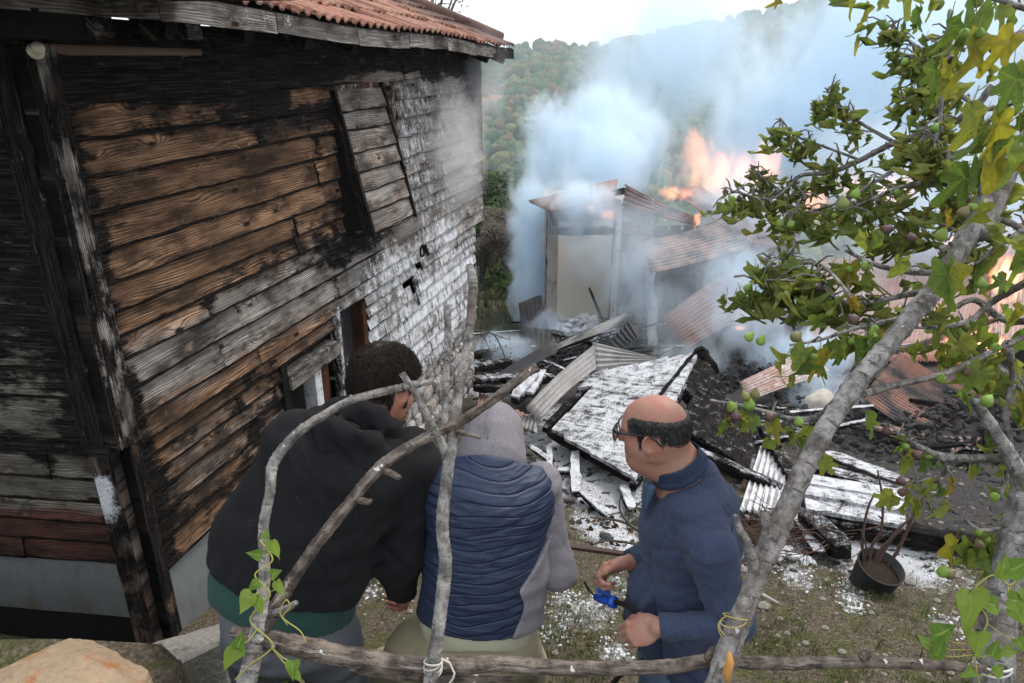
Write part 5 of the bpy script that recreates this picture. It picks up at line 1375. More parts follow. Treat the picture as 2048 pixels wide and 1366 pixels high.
def leaf_material(name, stops, vein=(.20, .24, .07), edge=(.30, .20, .03), edge_amt=.5):
    g = G(name, .62, .2); mk = g.attr('mask', 'Color'); g.n('ShaderNodeSeparateColor', {0: mk}); sn = g.N[-1]; r_ = g.rnd(); p = g.objc()
    t, k, pe = sn.outputs[0], sn.outputs[1], sn.outputs[2]
    tint = g.attr('tone', 'Fac')
    base = g.ramp(g.math('FRACT', g.math('ADD', r_, tint)), stops)
    n1 = g.noise(p, 7, 4, .6)
    base = g.mix(1.0, base, g.ramp(n1, [(.2, (.6, .6, .6)), (.8, (1.25, 1.25, 1.25))]), 'MULTIPLY')
    vn = g.step(.16, .05, k); lat = g.math('ABSOLUTE', g.math('SUBTRACT', g.math('FRACT', g.math('MULTIPLY', g.math('SUBTRACT', t, g.math('MULTIPLY', k, .12)), 7.0)), .5))
    vn = g.math('MAXIMUM', vn, g.math('MULTIPLY', g.step(.07, .01, lat), .6))
    c = g.mix(g.math('MULTIPLY', vn, .65), base, vein)
    ed = g.math('MULTIPLY', g.step(.75, 1.1, g.math('ADD', t, g.math('MULTIPLY_ADD', n1, 1.2, -.6))), g.math('MULTIPLY', g.step(.55, .75, g.math('FRACT', g.math('MULTIPLY', r_, 7.31))), edge_amt))
    c = g.mix(ed, c, edge); c = g.mix(pe, c, (.27, .27, .09)); g.color(c)
    tr = g.n('ShaderNodeBsdfTranslucent', {'Color': g.mix(1.0, c, (1.5, 1.5, .9), 'MULTIPLY')})
    g.L.new(g.n('ShaderNodeMixShader', {0: .42, 1: g.bsdf.outputs[0], 2: tr}), g.out.inputs[0])
    g.bump(g.math('ADD', n1, vn), .4, .02); return g.m
M_FIGLEAF = leaf_material('fig_leaf', [(0, (.10, .165, .036)), (.3, (.15, .215, .048)), (.55, (.20, .25, .055)), (.8, (.26, .28, .06)), (.93, (.28, .25, .035)), (1.0, (.08, .14, .03))])
M_FIGWILT = leaf_material('wilted_fig_leaf', [(0, (.12, .17, .042)), (.35, (.18, .23, .055)), (.65, (.23, .27, .075)), (.9, (.30, .29, .09)), (1, (.15, .19, .055))], (.20, .23, .08), (.20, .15, .06))
M_YELLOW = leaf_material('yellow_leaf', [(0, (.22, .24, .035)), (.45, (.29, .27, .035)), (.75, (.30, .20, .035)), (1, (.19, .24, .04))], (.3, .28, .08), (.28, .13, .03))
LEAF = {}
for nm, mat, cs in (('fresh', M_FIGLEAF, (.25, .5, .75, .9, .4, .65)), ('wilt', M_FIGWILT, (.9, 1.2, 1.5, 1.1, 1.7, 1.35)), ('yellow', M_YELLOW, (.3, .6, .15, .8))):
    LEAF[nm] = []
    for i, c in enumerate(cs):
        V, F, mk = fig_leaf(i*13+len(nm), c, lobes=(i % 3 != 2))
        me = bpy.data.meshes.new('leaf'); me.from_pydata(V, [], F); me.materials.append(mat)
        a = me.attributes.new('mask', 'FLOAT_COLOR', 'POINT'); a.data.foreach_set('color', np.array(mk, np.float32).ravel())
        me.attributes.new('tone', 'FLOAT', 'POINT')
        me.polygons.foreach_set('use_smooth', [True]*len(me.polygons)); me.update(); LEAF[nm].append((me, V, F, mk, mat))
g = G('fig_skin', .5, .35); p = g.objc(); r_ = g.rnd(); x, y, z = g.sep(p)
base = g.ramp(r_, [(0, (.14, .24, .035)), (.45, (.20, .30, .05)), (.62, (.16, .17, .05)), (.75, (.11, .055, .05)), (1, (.045, .022, .035))])
st_ = g.noise(g.comb(g.math('MULTIPLY', g.math('ARCTAN2', y, x), 9.0), z, 0.0), 1.5, 2)
g.color(g.mix(g.math('MULTIPLY', g.step(.55, .7, st_), .3), base, (.25, .28, .12))); M_FIG = g.m
prof = [(0, 0.0), (-.01, .010), (-.035, .014), (-.10, .05), (-.30, .20), (-.55, .36), (-.78, .40), (-.95, .30), (-1.02, .12), (-1.0, .0)]
V, F = [], []; ns = 12
for z, r in prof:
    for k in range(ns): V.append((r*math.cos(2*math.pi*k/ns), r*math.sin(2*math.pi*k/ns), z))
F = [(i*ns+k, (i+1)*ns+k, (i+1)*ns+(k+1) % ns, i*ns+(k+1) % ns) for i in range(len(prof)-1) for k in range(ns)]
fig_me = bpy.data.meshes.new('fig'); fig_me.from_pydata(V, [], F); fig_me.materials.append(M_FIG); fig_me.polygons.foreach_set('use_smooth', [True]*len(F)); fig_me.update()

# ---- fig tree: limbs (px, py, camera depth, radius px)
fb = at(1440, 1420, t=1.47)
fig = thing('fig_tree', 'leafy fig tree with bare grey limbs and green figs on the right', 'tree', (fb.x+.1, fb.y, -1.66))
FR = random.Random(77)
def flimb(pts, name='limb', seed=0, n=10):
    m = MB(); P, Rr = limb(m, pts, seed, n); m.build(name, M_FIGBARK, fig, True); return P, Rr
flimb([(1405, 1480, 1.44, 31.7), (1436, 1366, 1.47, 29.9), (1470, 1265, 1.50, 27.3), (1512, 1160, 1.53, 26.4), (1530, 1110, 1.545, 29.9), (1560, 1050, 1.56, 27.3), (1600, 955, 1.59, 25.5), (1650, 860, 1.62, 24.6), (1705, 775, 1.65, 24.6), (1765, 705, 1.68, 23.8), (1830, 625, 1.72, 24.6), (1880, 565, 1.75, 23.8), (1925, 490, 1.78, 25.5), (1960, 430, 1.80, 22.9), (1972, 370, 1.82, 16.7), (1976, 305, 1.84, 14.1)], 'main_limb', 31, 14)
flimb([(1955, 470, 1.79, 24), (1985, 420, 1.82, 22), (2010, 365, 1.85, 20), (2040, 300, 1.88, 18), (2085, 200, 1.92, 16), (2130, 60, 1.98, 13)], 'limb', 32, 12)
flimb([(1512, 1140, 1.53, 14), (1495, 1090, 1.52, 12), (1480, 1060, 1.51, 9), (1470, 1030, 1.50, 5)], 'stub', 33, 8)
flimb([(1545, 1100, 1.55, 16), (1532, 1060, 1.54, 13), (1530, 1028, 1.53, 9)], 'stub', 34, 8)
flimb([(1880, 500, 1.78, 12), (1905, 492, 1.77, 8), (1898, 485, 1.76, 3)], 'stub', 35, 7)
flimb([(1975, 1500, 1.62, 52), (1985, 1366, 1.64, 46), (1995, 1260, 1.66, 42), (2010, 1180, 1.68, 38), (2030, 1080, 1.70, 36), (2048, 1000, 1.72, 34), (2075, 900, 1.75, 32), (2120, 780, 1.8, 28)], 'trunk', 36, 14)
flimb([(2060, 1000, 1.72, 22), (2030, 930, 1.70, 19), (1990, 865, 1.68, 16), (1960, 815, 1.66, 13), (1945, 800, 1.65, 9)], 'limb', 37, 10)
TW = []   # twigs that carry leaves: polyline, kind, density
def twig(pts, kind_, dens, size, figs=0, seed=0, name='branch'):
    P, Rr = flimb(pts, name, seed, 7); TW.append((P, kind_, dens, size, figs))
tw_ = [
 # far crown at upper left of the tree (t about 2.6)
 ([(1985, 170, 2.3, 9), (1940, 225, 2.35, 9), (1860, 265, 2.45, 9), (1790, 285, 2.5, 8), (1720, 320, 2.55, 7), (1660, 345, 2.6, 6), (1600, 352, 2.65, 5), (1560, 385, 2.7, 4), (1500, 380, 2.7, 3)], 'wilt', 26, .085, 8),
 ([(1860, 262, 2.45, 7), (1800, 330, 2.45, 6), (1740, 370, 2.45, 5), (1690, 400, 2.4, 4), (1630, 420, 2.4, 3), (1565, 430, 2.4, 3)], 'wilt', 20, .085, 5),
 ([(1790, 285, 2.5, 5), (1720, 245, 2.55, 4), (1680, 210, 2.6, 3), (1650, 175, 2.6, 2)], 'wilt', 16, .08, 4),
 ([(1720, 320, 2.55, 4), (1640, 290, 2.6, 3), (1590, 270, 2.65, 3), (1560, 235, 2.65, 2)], 'wilt', 15, .08, 4),
 ([(1600, 352, 2.65, 4), (1550, 395, 2.6, 3), (1510, 395, 2.6, 3), (1475, 385, 2.6, 2), (1450, 390, 2.6, 2)], 'wilt', 14, .085, 3),
 ([(1560, 385, 2.7, 3), (1520, 350, 2.7, 2.5), (1500, 330, 2.7, 2)], 'wilt', 6, .07, 1),
 ([(1590, 365, 2.65, 4), (1610, 400, 2.6, 3), (1585, 430, 2.6, 3), (1565, 440, 2.6, 2)], 'wilt', 10, .085, 2),
 ([(1950, 210, 2.35, 6), (1890, 175, 2.4, 5), (1850, 190, 2.45, 4), (1800, 195, 2.5, 3)], 'wilt', 18, .08, 5),
 ([(1895, 180, 2.4, 5), (1840, 100, 2.4, 4), (1800, 70, 2.4, 3), (1775, 45, 2.4, 2)], 'wilt', 15, .08, 3),
 ([(1930, 100, 2.2, 6), (1880, 95, 2.25, 5), (1830, 115, 2.3, 3), (1810, 110, 2.3, 2)], 'wilt', 10, .085, 3),
 ([(1885, 330, 2.1, 8), (1870, 290, 2.1, 7), (1880, 240, 2.1, 6), (1890, 120, 2.15, 5), (1900, 20, 2.2, 5)], 'wilt', 16, .09, 5),
 ([(1930, 400, 2.05, 12), (1905, 350, 2.1, 10), (1890, 290, 2.15, 8), (1875, 230, 2.2, 6)], 'wilt', 14, .09, 4),
 ([(1940, 400, 2.1, 9), (1880, 365, 2.15, 7), (1800, 375, 2.2, 6), (1740, 400, 2.25, 4), (1690, 420, 2.3, 3)], 'wilt', 14, .09, 3),
 # mid crown
 ([(1890, 545, 1.78, 9), (1830, 545, 1.8, 8), (1770, 535, 1.82, 7), (1730, 520, 1.84, 5), (1690, 500, 1.86, 4)], 'fresh', 12, .11, 4),
 ([(1870, 580, 1.76, 10), (1810, 590, 1.78, 8), (1740, 605, 1.8, 6), (1680, 600, 1.82, 5), (1640, 570, 1.84, 4), (1590, 562, 1.86, 3)], 'wilt', 22, .10, 4),
 ([(1700, 590, 1.82, 5), (1650, 535, 1.86, 4), (1600, 525, 1.9, 3), (1555, 515, 1.92, 2), (1525, 520, 1.92, 2)], 'wilt', 18, .10, 3),
 ([(1590, 562, 1.86, 3), (1550, 560, 1.88, 2.5), (1515, 562, 1.9, 2)], 'wilt', 8, .11, 1),
 ([(1830, 640, 1.72, 9), (1790, 640, 1.70, 7), (1740, 650, 1.68, 6), (1700, 660, 1.66, 5), (1640, 680, 1.64, 4), (1580, 690, 1.63, 3)], 'fresh', 15, .115, 5),
 ([(1690, 780, 1.64, 8), (1640, 830, 1.63, 8), (1590, 838, 1.62, 7), (1540, 825, 1.61, 5), (1480, 810, 1.6, 4), (1420, 800, 1.6, 3)], 'fresh', 15, .085, 6),
 ([(1720, 790, 1.66, 10), (1790, 770, 1.68, 9), (1880, 750, 1.7, 8), (1950, 720, 1.72, 8), (2010, 690, 1.74, 7), (2080, 660, 1.76, 7)], 'fresh', 11, .12, 3),
 ([(2080, 900, 1.72, 12), (2000, 915, 1.72, 11), (1900, 915, 1.72, 10), (1850, 900, 1.7, 8), (1800, 870, 1.7, 5), (1785, 850, 1.7, 3)], 'fresh', 13, .085, 4),
 ([(1885, 915, 1.72, 7), (1890, 945, 1.7, 5), (1850, 960, 1.7, 4), (1810, 970, 1.7, 3)], 'fresh', 9, .10, 4),
 ([(2060, 560, 1.8, 10), (1990, 600, 1.8, 9), (1940, 640, 1.8, 7), (1880, 655, 1.82, 5), (1830, 655, 1.84, 4)], 'fresh', 12, .115, 3),
 ([(2080, 640, 1.9, 10), (2010, 640, 1.9, 9), (1950, 600, 1.9, 8), (1900, 620, 1.9, 6), (1850, 640, 1.9, 4)], 'fresh', 10, .11, 2),
 ([(2020, 700, 1.75, 9), (2025, 760, 1.75, 8), (2010, 820, 1.75, 8), (2020, 900, 1.75, 7), (2000, 1000, 1.75, 5)], 'fresh', 9, .11, 2),
 # near right, large yellowing leaves
 ([(2090, 190, 1.75, 10), (2040, 200, 1.72, 8), (2000, 215, 1.70, 7), (1960, 220, 1.68, 5)], 'fresh', 10, .14, 3),
 ([(2060, 60, 1.8, 9), (2000, 80, 1.75, 8), (1960, 75, 1.7, 7), (1920, 80, 1.68, 5)], 'fresh', 9, .13, 3),
 ([(2060, 330, 1.88, 10), (2010, 330, 1.86, 8), (1985, 300, 1.82, 6), (1960, 250, 1.8, 4)], 'fresh', 10, .13, 2),
 ([(2070, 450, 1.8, 9), (2030, 470, 1.78, 7), (1990, 500, 1.76, 5), (1950, 530, 1.74, 4)], 'fresh', 10, .13, 2),
 ([(2060, 20, 1.65, 8), (1980, -5, 1.62, 7), (1900, -15, 1.6, 6), (1860, -10, 1.6, 4)], 'fresh', 9, .12, 2),
 ([(1960, -30, 1.9, 8), (1880, -50, 1.9, 6), (1780, -45, 1.9, 4), (1700, -30, 1.9, 3)], 'fresh', 5, .12, 1),
 ([(2060, 1080, 1.66, 8), (2010, 1060, 1.64, 7), (1960, 1060, 1.62, 5), (1930, 1040, 1.62, 4)], 'fresh', 9, .13, 3),
 ([(2070, 800, 1.9, 10), (2000, 740, 1.95, 9), (1950, 690, 2.0, 7), (1900, 640, 2.05, 5)], 'wilt', 12, .09, 2),
 ([(2080, 480, 2.2, 10), (2000, 440, 2.25, 8), (1940, 470, 2.3, 6), (1860, 440, 2.35, 5), (1800, 450, 2.4, 4), (1760, 480, 2.4, 3)], 'wilt', 20, .09, 4),
 ([(2080, 350, 2.3, 10), (2020, 400, 2.3, 8), (1950, 380, 2.35, 6), (1900, 420, 2.4, 5)], 'wilt', 14, .09, 3),
]
for i, q in enumerate(tw_):
    P_ = q[0]
    if min(c[2] for c in P_) < 2.0 and not (P_[0][1] < 480 and P_[0][0] > 2000): P_ = [(c[0], c[1], c[2]+(.0 if k == 0 else .22), c[3]) for k, c in enumerate(P_)]
    twig(P_, *q[1:], seed=100+i)
LV = []; NF = 0
def put_leaf(p, kind_, size, droop, seed_r):
    me = seed_r.choice(LEAF[kind_])
    an = seed_r.uniform(0, 2*math.pi)
    out = Vector((math.cos(an), math.sin(an)-.35, seed_r.uniform(-.2, .35)))
    d = (out*(1-droop)+Vector((0, 0, -1))*droop).normalized()
    upv = Vector((seed_r.gauss(0, .4), -.35+seed_r.gauss(0, .35), 1)) if droop < .55 else Vector((seed_r.gauss(0, 1), seed_r.gauss(-.4, 1), .3))
    upv = (upv-d*upv.dot(d)).normalized(); R_ = Matrix((d, upv.cross(d), upv)).transposed()
    s = size*seed_r.uniform(.7, 1.25); LV.append((p+d*.42*s*.98-Vector((0, 0, .0)), R_, s*Vector((1, seed_r.uniform(.75, 1.05) if droop < .55 else seed_r.uniform(.42, .75), 1)), me, kind_, seed_r.random()))
FG = []
for P, kind_, dens, size, figs in TW:
    n = len(P)
    if kind_ == 'wilt': dens = int(dens*1.9); size *= .98
    else: size *= .78; dens = int(dens*.95)
    for k in range(dens):
        t = FR.random()**.7; i = min(n-1, int(t*n)); p = P[i]
        # side spur
        if FR.random() < .6:
            d = Vector((FR.gauss(0, 1), FR.gauss(0, 1), FR.gauss(.1, .7))).normalized(); L_ = FR.uniform(.02, .10 if kind_ == 'wilt' else .06)
            m = MB(); q = p+d*L_*.6+Vector((0, 0, .01)); e = p+d*L_; m.tube([p, q, e], [.0035, .0028, .002], 5); m.build('spur', M_FIGBARK, fig, True); p = e
            if kind_ == 'fresh' and e.x/e.length < .47 and FR.random() < .5: kind_2 = 'wilt'
            else: kind_2 = kind_
            for _ in range(FR.randint(1, 3) if kind_ == 'wilt' else 1): put_leaf(p+Vector((FR.gauss(0, .01), FR.gauss(0, .01), FR.gauss(0, .01))), kind_2 if FR.random() > .10 or kind_2 == 'wilt' else 'yellow', size, FR.uniform(.65, .97) if kind_2 == 'wilt' else FR.uniform(.45, .92), FR)
        else:
            put_leaf(p, kind_ if FR.random() > .12 or kind_ == 'wilt' else 'yellow', size, FR.uniform(.6, .95) if kind_ == 'wilt' else FR.uniform(.4, .9), FR)
    for k in range(figs): FG.append(P[min(n-1, int(FR.uniform(.35, 1)*n))]+Vector((FR.gauss(0, .012), FR.gauss(0, .012), FR.gauss(-.004, .01))))
# hero leaves read off the photograph (px, py of stalk end, t, length, direction in picture, kind)
for px, py, t, L_, dx, dy, kd in [(1990, 300, 1.6, .15, -.3, -1, 'fresh'), (1950, 60, 1.55, .16, -.25, -1, 'yellow'), (2040, 60, 1.5, .14, -.9, -.3, 'yellow'), (2048, 130, 1.5, .15, -.6, -.6, 'fresh'), (1945, 195, 1.6, .14, -.2, -1, 'fresh'),
                                  (1990, 220, 1.55, .15, .2, -1, 'yellow'), (2010, 285, 1.6, .15, .35, -1, 'fresh'), (1900, 520, 1.6, .16, -.35, -1, 'fresh'), (1900, 525, 1.62, .15, .3, -1, 'yellow'), (2000, 440, 1.6, .14, .3, -.6, 'fresh'), (1960, 400, 1.62, .12, -.5, -1, 'yellow'),
                                  (1735, 460, 1.6, .13, -.15, -1, 'fresh'), (1745, 455, 1.6, .14, .2, -1, 'fresh'), (1800, 510, 1.6, .12, -.3, -1, 'fresh'), (1690, 670, 1.55, .15, -.5, -1, 'fresh'), (1700, 675, 1.55, .13, .05, -1, 'fresh'), (1710, 670, 1.57, .10, .4, -1, 'fresh'), (1645, 700, 1.55, .16, -.25, -1, 'fresh'), (1630, 700, 1.55, .10, -1, -.5, 'fresh'),
                                  (1650, 640, 1.6, .11, -.9, .3, 'fresh'), (1700, 590, 1.6, .10, .6, -.5, 'yellow'), (1930, 735, 1.6, .12, -.6, -.8, 'fresh'), (2010, 700, 1.6, .13, -1, -.2, 'fresh'), (1975, 760, 1.6, .10, -.2, -1, 'fresh'), (1980, 860, 1.6, .13, .1, -1, 'fresh'), (1985, 1060, 1.5, .17, -.5, -1, 'fresh'), (1960, 1090, 1.5, .15, -.9, -.5, 'fresh'), (2000, 1120, 1.52, .12, -.6, -1, 'fresh'), (1600, 870, 1.58, .13, .7, -1, 'fresh'), (1640, 910, 1.6, .11, .8, -.6, 'fresh'),
                                  (2020, 560, 1.62, .13, -.6, .3, 'fresh'), (2030, 600, 1.62, .13, .2, -1, 'fresh'), (1890, 420, 1.62, .10, .3, -.8, 'yellow'), (2048, 500, 1.6, .13, -.7, -.5, 'fresh'), (1720, -10, 1.5, .09, -1, -.5, 'yellow'), (1560, -5, 1.5, .06, -1, -.3, 'yellow'), (1880, 560, 1.6, .12, -.8, -.6, 'fresh'), (1800, 650, 1.6, .12, .2, -1, 'fresh')]:
    near_ = px > 1890 and py < 560
    if near_: L_ *= .80
    else: t += .38; L_ *= .72
    p = at(px, py, t=t); me = FR.choice(LEAF[kd]+LEAF['wilt'][:2] if kd == 'fresh' else LEAF[kd]); d = (Vector((1, 0, 0))*dx*.7+Vector((0, SP, CP))*dy+Vector((0, 0, -.45))+Vector((0, -CP, SP))*FR.uniform(-.2, .35)).normalized()
    upv = Vector((FR.gauss(0, .6), -.8+FR.gauss(0, .4), .45)); upv = (upv-d*upv.dot(d)).normalized(); R_ = Matrix((d, upv.cross(d), upv)).transposed()
    LV.append((p, R_, Vector((L_, L_*FR.uniform(.6, .95), L_)), me, 'hero', FR.random()))
hero = [q for q in LV if q[4] == 'hero']; rest = [q for q in LV if q[4] != 'hero']
rest.sort(key=lambda q: -(q[2].x/max(.5, q[0].length)))
single = hero+rest[:300-len(hero)]; mass = rest[300-len(hero):]
FL0 = worldloc(fig)
for p, R_, s, me, _, _ in single:
    o = bpy.data.objects.new('leaf', me[0]); COL.objects.link(o); o.parent = fig; o.location = p-FL0; o.rotation_euler = R_.to_euler(); o.scale = s
for kd in ('fresh', 'wilt', 'yellow'):
    V, F, mk, tn = [], [], [], []
    for p, R_, s, me, k2, rr in mass:
        if k2 != kd: continue
        n = len(V); V += [p+R_@Vector((q[0]*s.x, q[1]*s.y, q[2]*s.z)) for q in me[1]]; F += [tuple(i+n for i in f) for f in me[2]]; mk += me[3]; tn += [rr]*len(me[1])
    if V:
        o = obj('foliage', V, F, LEAF[kd][0][4], fig, True, None, {'mask': ('FLOAT_COLOR', mk), 'tone': ('FLOAT', tn)}); o['kind'] = 'stuff'
for px, py, t in [(1510, 675, 1.6), (1530, 680, 1.6), (1605, 675, 1.6), (1485, 790, 1.58), (1497, 800, 1.58), (1513, 785, 1.58), (1595, 842, 1.58), (1695, 640, 1.55), (1790, 465, 1.55), (1820, 475, 1.55), (1718, 385, 1.6), (1685, 400, 1.6), (1890, 465, 1.55), (1935, 420, 1.6), (1940, 420, 1.6), (1930, 68, 1.5), (1960, 65, 1.5), (1805, 960, 1.6), (1848, 915, 1.6), (1998, 700, 1.6), (1985, 800, 1.6), (1995, 1000, 1.55), (1890, 1140, 1.55), (1915, 1150, 1.55), (1875, 1050, 1.6), (1870, 90, 2.2), (1880, 70, 2.2), (1860, 230, 2.3), (1930, 255, 2.0), (1925, 265, 2.0)]:
    FG.append(at(px, py-12, t=t))
for p in FG[:140]:
    o = bpy.data.objects.new('fig', fig_me); COL.objects.link(o); o.parent = fig; o.location = p-FL0
    s = FR.uniform(.024, .036); o.scale = (s, s, s*FR.uniform(.85, 1.1)); o.rotation_euler = (FR.gauss(0, .5), FR.gauss(0, .5), FR.uniform(0, 6))

# ---- bindweed on the stakes (left) and sapling leaves at lower right
M_VINE = plain('vine_stem', (.30, .28, .07), .7); M_BIND = leaf_material('bindweed_leaf', [(0, (.10, .20, .03)), (.5, (.16, .26, .04)), (1, (.22, .30, .06))], (.28, .34, .10), (.3, .25, .04), .15)
heart = [(0, .0), (-.06, .22), (.02, .38), (.18, .42), (.38, .34), (.6, .22), (.82, .09), (1, 0)]
def heart_leaf():
    V, F, mk = [], [], []
    for t, w in heart:
        for k in (-1, -.5, 0, .5, 1): V.append((t-.12*abs(k)*(1-t), k*w, .16*abs(k)*w+.05*math.sin(t*7+k)-.12*t*t)); mk.append((max(0, t), abs(k), 0, 1))
    for i in range(len(heart)-1):
        for k in range(4): F.append((i*5+k, i*5+k+1, (i+1)*5+k+1, (i+1)*5+k))
    return V, F, mk
def vine(name, label, px_pts, leaves, seed, mat=M_BIND, rad_=.0016):
    R_ = random.Random(seed); P = [at(*q[:2], t=q[2]) for q in px_pts]; P = [Vector(q) for q in spline(P, 8)]
    o = thing(name, label, 'vine', min(P, key=lambda q: q.z)); m = MB(); m.tube(P, rad_, 5); m.build('stem', M_VINE, o, True, None, False)
    for px, py, t, L_, dx, dy in leaves:
        p = at(px, py, t=t); V, F, mk = heart_leaf(); d = (Vector((1, 0, 0))*dx+Vector((0, SP, CP))*dy+Vector((0, -CP, SP))*R_.uniform(-.2, .4)).normalized()
        upv = Vector((R_.gauss(0, .4), -.8, .6)); upv = (upv-d*upv.dot(d)).normalized(); Rm = Matrix((d, upv.cross(d), upv)).transposed()
        near = min(P, key=lambda q: (q-p).length); m = MB(); m.tube([near, (near+p)/2+Vector((0, 0, -.006)), p], .0011, 4); m.build('petiole', M_VINE, o, True, None, False)
        obj('leaf', [p+Rm@(Vector(v)*L_) for v in V], F, mat, o, True, p, {'mask': ('FLOAT_COLOR', mk), 'tone': ('FLOAT', [R_.random()]*len(V))})
vine('bindweed', 'bindweed with bright green heart shaped leaves twined round the forked stake',
     [(470, 1360, 1.28), (500, 1330, 1.28), (545, 1290, 1.27), (500, 1240, 1.28), (540, 1190, 1.28), (510, 1150, 1.30), (545, 1120, 1.31), (520, 1080, 1.33)],
     [(545, 1085, 1.3, .036, .3, -1), (520, 1110, 1.3, .026, -.9, .2), (530, 1075, 1.3, .018, .2, 1), (545, 1150, 1.28, .026, .6, .4), (555, 1165, 1.28, .030, .5, -1), (515, 1165, 1.28, .024, -.6, -.5), (500, 1190, 1.26, .040, -.5, -.9), (515, 1195, 1.26, .036, .3, -1), (470, 1300, 1.24, .044, -.4, -.8), (475, 1295, 1.24, .034, .3, .7), (585, 1325, 1.25, .032, .1, -1), (590, 1345, 1.25, .022, .5, -.8)], 3)
vine('bindweed', 'loose yellow bindweed tendril hanging beside the forked stake', [(575, 1250, 1.27), (560, 1225, 1.27), (572, 1200, 1.27), (580, 1215, 1.27), (566, 1235, 1.27), (600, 1262, 1.27), (612, 1285, 1.27)], [], 4, rad_=.0013)
vine('climbing_bean', 'yellow green climbing plant at the lower right trunk with one large leaf',
     [(1960, 1380, 1.42), (1950, 1300, 1.42), (1975, 1240, 1.43), (1945, 1190, 1.44), (1985, 1150, 1.44), (2020, 1170, 1.45), (2048, 1140, 1.45)],
     [(1940, 1190, 1.40, .092, .05, -1), (1955, 1270, 1.40, .056, .2, -1), (1935, 1200, 1.42, .04, -.9, -.2), (1870, 1310, 1.41, .048, .5, .8), (1870, 1270, 1.42, .055, .9, .3), (1860, 1290, 1.42, .03, -.7, .6), (2000, 1150, 1.42, .05, .4, 1), (2020, 1200, 1.43, .05, .9, -.1), (2030, 1215, 1.43, .05, .6, -.9), (1990, 1210, 1.43, .045, -.8, .2), (1985, 1310, 1.42, .035, .3, 1), (2010, 1300, 1.42, .034, .9, -.3), (2035, 1280, 1.43, .03, .4, -.8), (1945, 1340, 1.42, .03, -.8, -.4), (2020, 1140, 1.44, .055, .7, .5), (2048, 1180, 1.44, .05, .2, -1), (1990, 1345, 1.42, .03, .6, .3)], 8)
bp = thing('dry_bean_pod', 'dry orange bean pod hanging from the lashed fig limb', 'pod', at(1456, 1366, t=1.42)); m = MB()
m.tube([at(1458, 1305, t=1.42), at(1460, 1325, t=1.42), at(1454, 1345, t=1.42), at(1456, 1366, t=1.42)], [.004, .009, .009, .004], 8); m.build('pod', plain('dry_pod', (.45, .22, .05), .7), bp, True, None, False)
# ================================================================== burnt shed and collapsed roofs
def AG(px, py, y, h=.05):
    """point seen at a photo pixel at depth y, brought nearer until it stands h above the ground"""
    p = at(px, py, y=y)
    for _ in range(200):
        if p.z >= gz(p.x, p.y)+h: break
        y *= .99; p = at(px, py, y=y)
    return p
def rust_material(name, base, dark, pale, foamk=1.0):
    g = G(name, .6, .4); bc = g.attr('bc'); x, y, r = g.sep(bc); mk = g.attr('mask', 'Color'); g.n('ShaderNodeSeparateColor', {0: mk}); sn = g.N[-1]
    n1 = g.noise(bc, 2.6, 5, .62); n2 = g.noise(g.comb(g.math('MULTIPLY', x, 30.0), g.math('MULTIPLY', y, 2.2), r), 1.0, 4, .6); n3 = g.noise(bc, 30, 4, .6)
    c = g.mix(g.step(.35, .65, g.math('ADD', g.math('MULTIPLY', n1, .6), g.math('MULTIPLY', n2, .4))), base, pale)
    c = g.mix(g.step(.5, .8, n2), c, dark)
    c = g.mix(1.0, c, g.ramp(n3, [(.2, (.6, .6, .6)), (.8, (1.2, 1.2, 1.2))]), 'MULTIPLY')
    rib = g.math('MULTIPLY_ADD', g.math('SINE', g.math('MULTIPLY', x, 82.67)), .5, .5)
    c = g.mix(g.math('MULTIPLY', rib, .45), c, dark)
    ch = g.step(.3, .7, g.math('ADD', sn.outputs[0], g.math('MULTIPLY_ADD', n1, 1.2, -.6))); c = g.mix(ch, c, (.018, .018, .02))
    c, fm = foam_over(g, c, sn.outputs[1], g.pos()); g.color(c); g.bump(g.math('ADD', n3, fm), .4, .006); g.set('Metallic', .15); return g.m
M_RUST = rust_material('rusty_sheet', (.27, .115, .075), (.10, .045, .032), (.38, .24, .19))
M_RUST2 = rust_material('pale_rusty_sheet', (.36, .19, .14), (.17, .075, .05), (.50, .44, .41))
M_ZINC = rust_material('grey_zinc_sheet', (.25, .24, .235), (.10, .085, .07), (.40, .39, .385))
M_BURNTSHEET = rust_material('burnt_sheet', (.06, .055, .05), (.02, .02, .02), (.15, .13, .11))
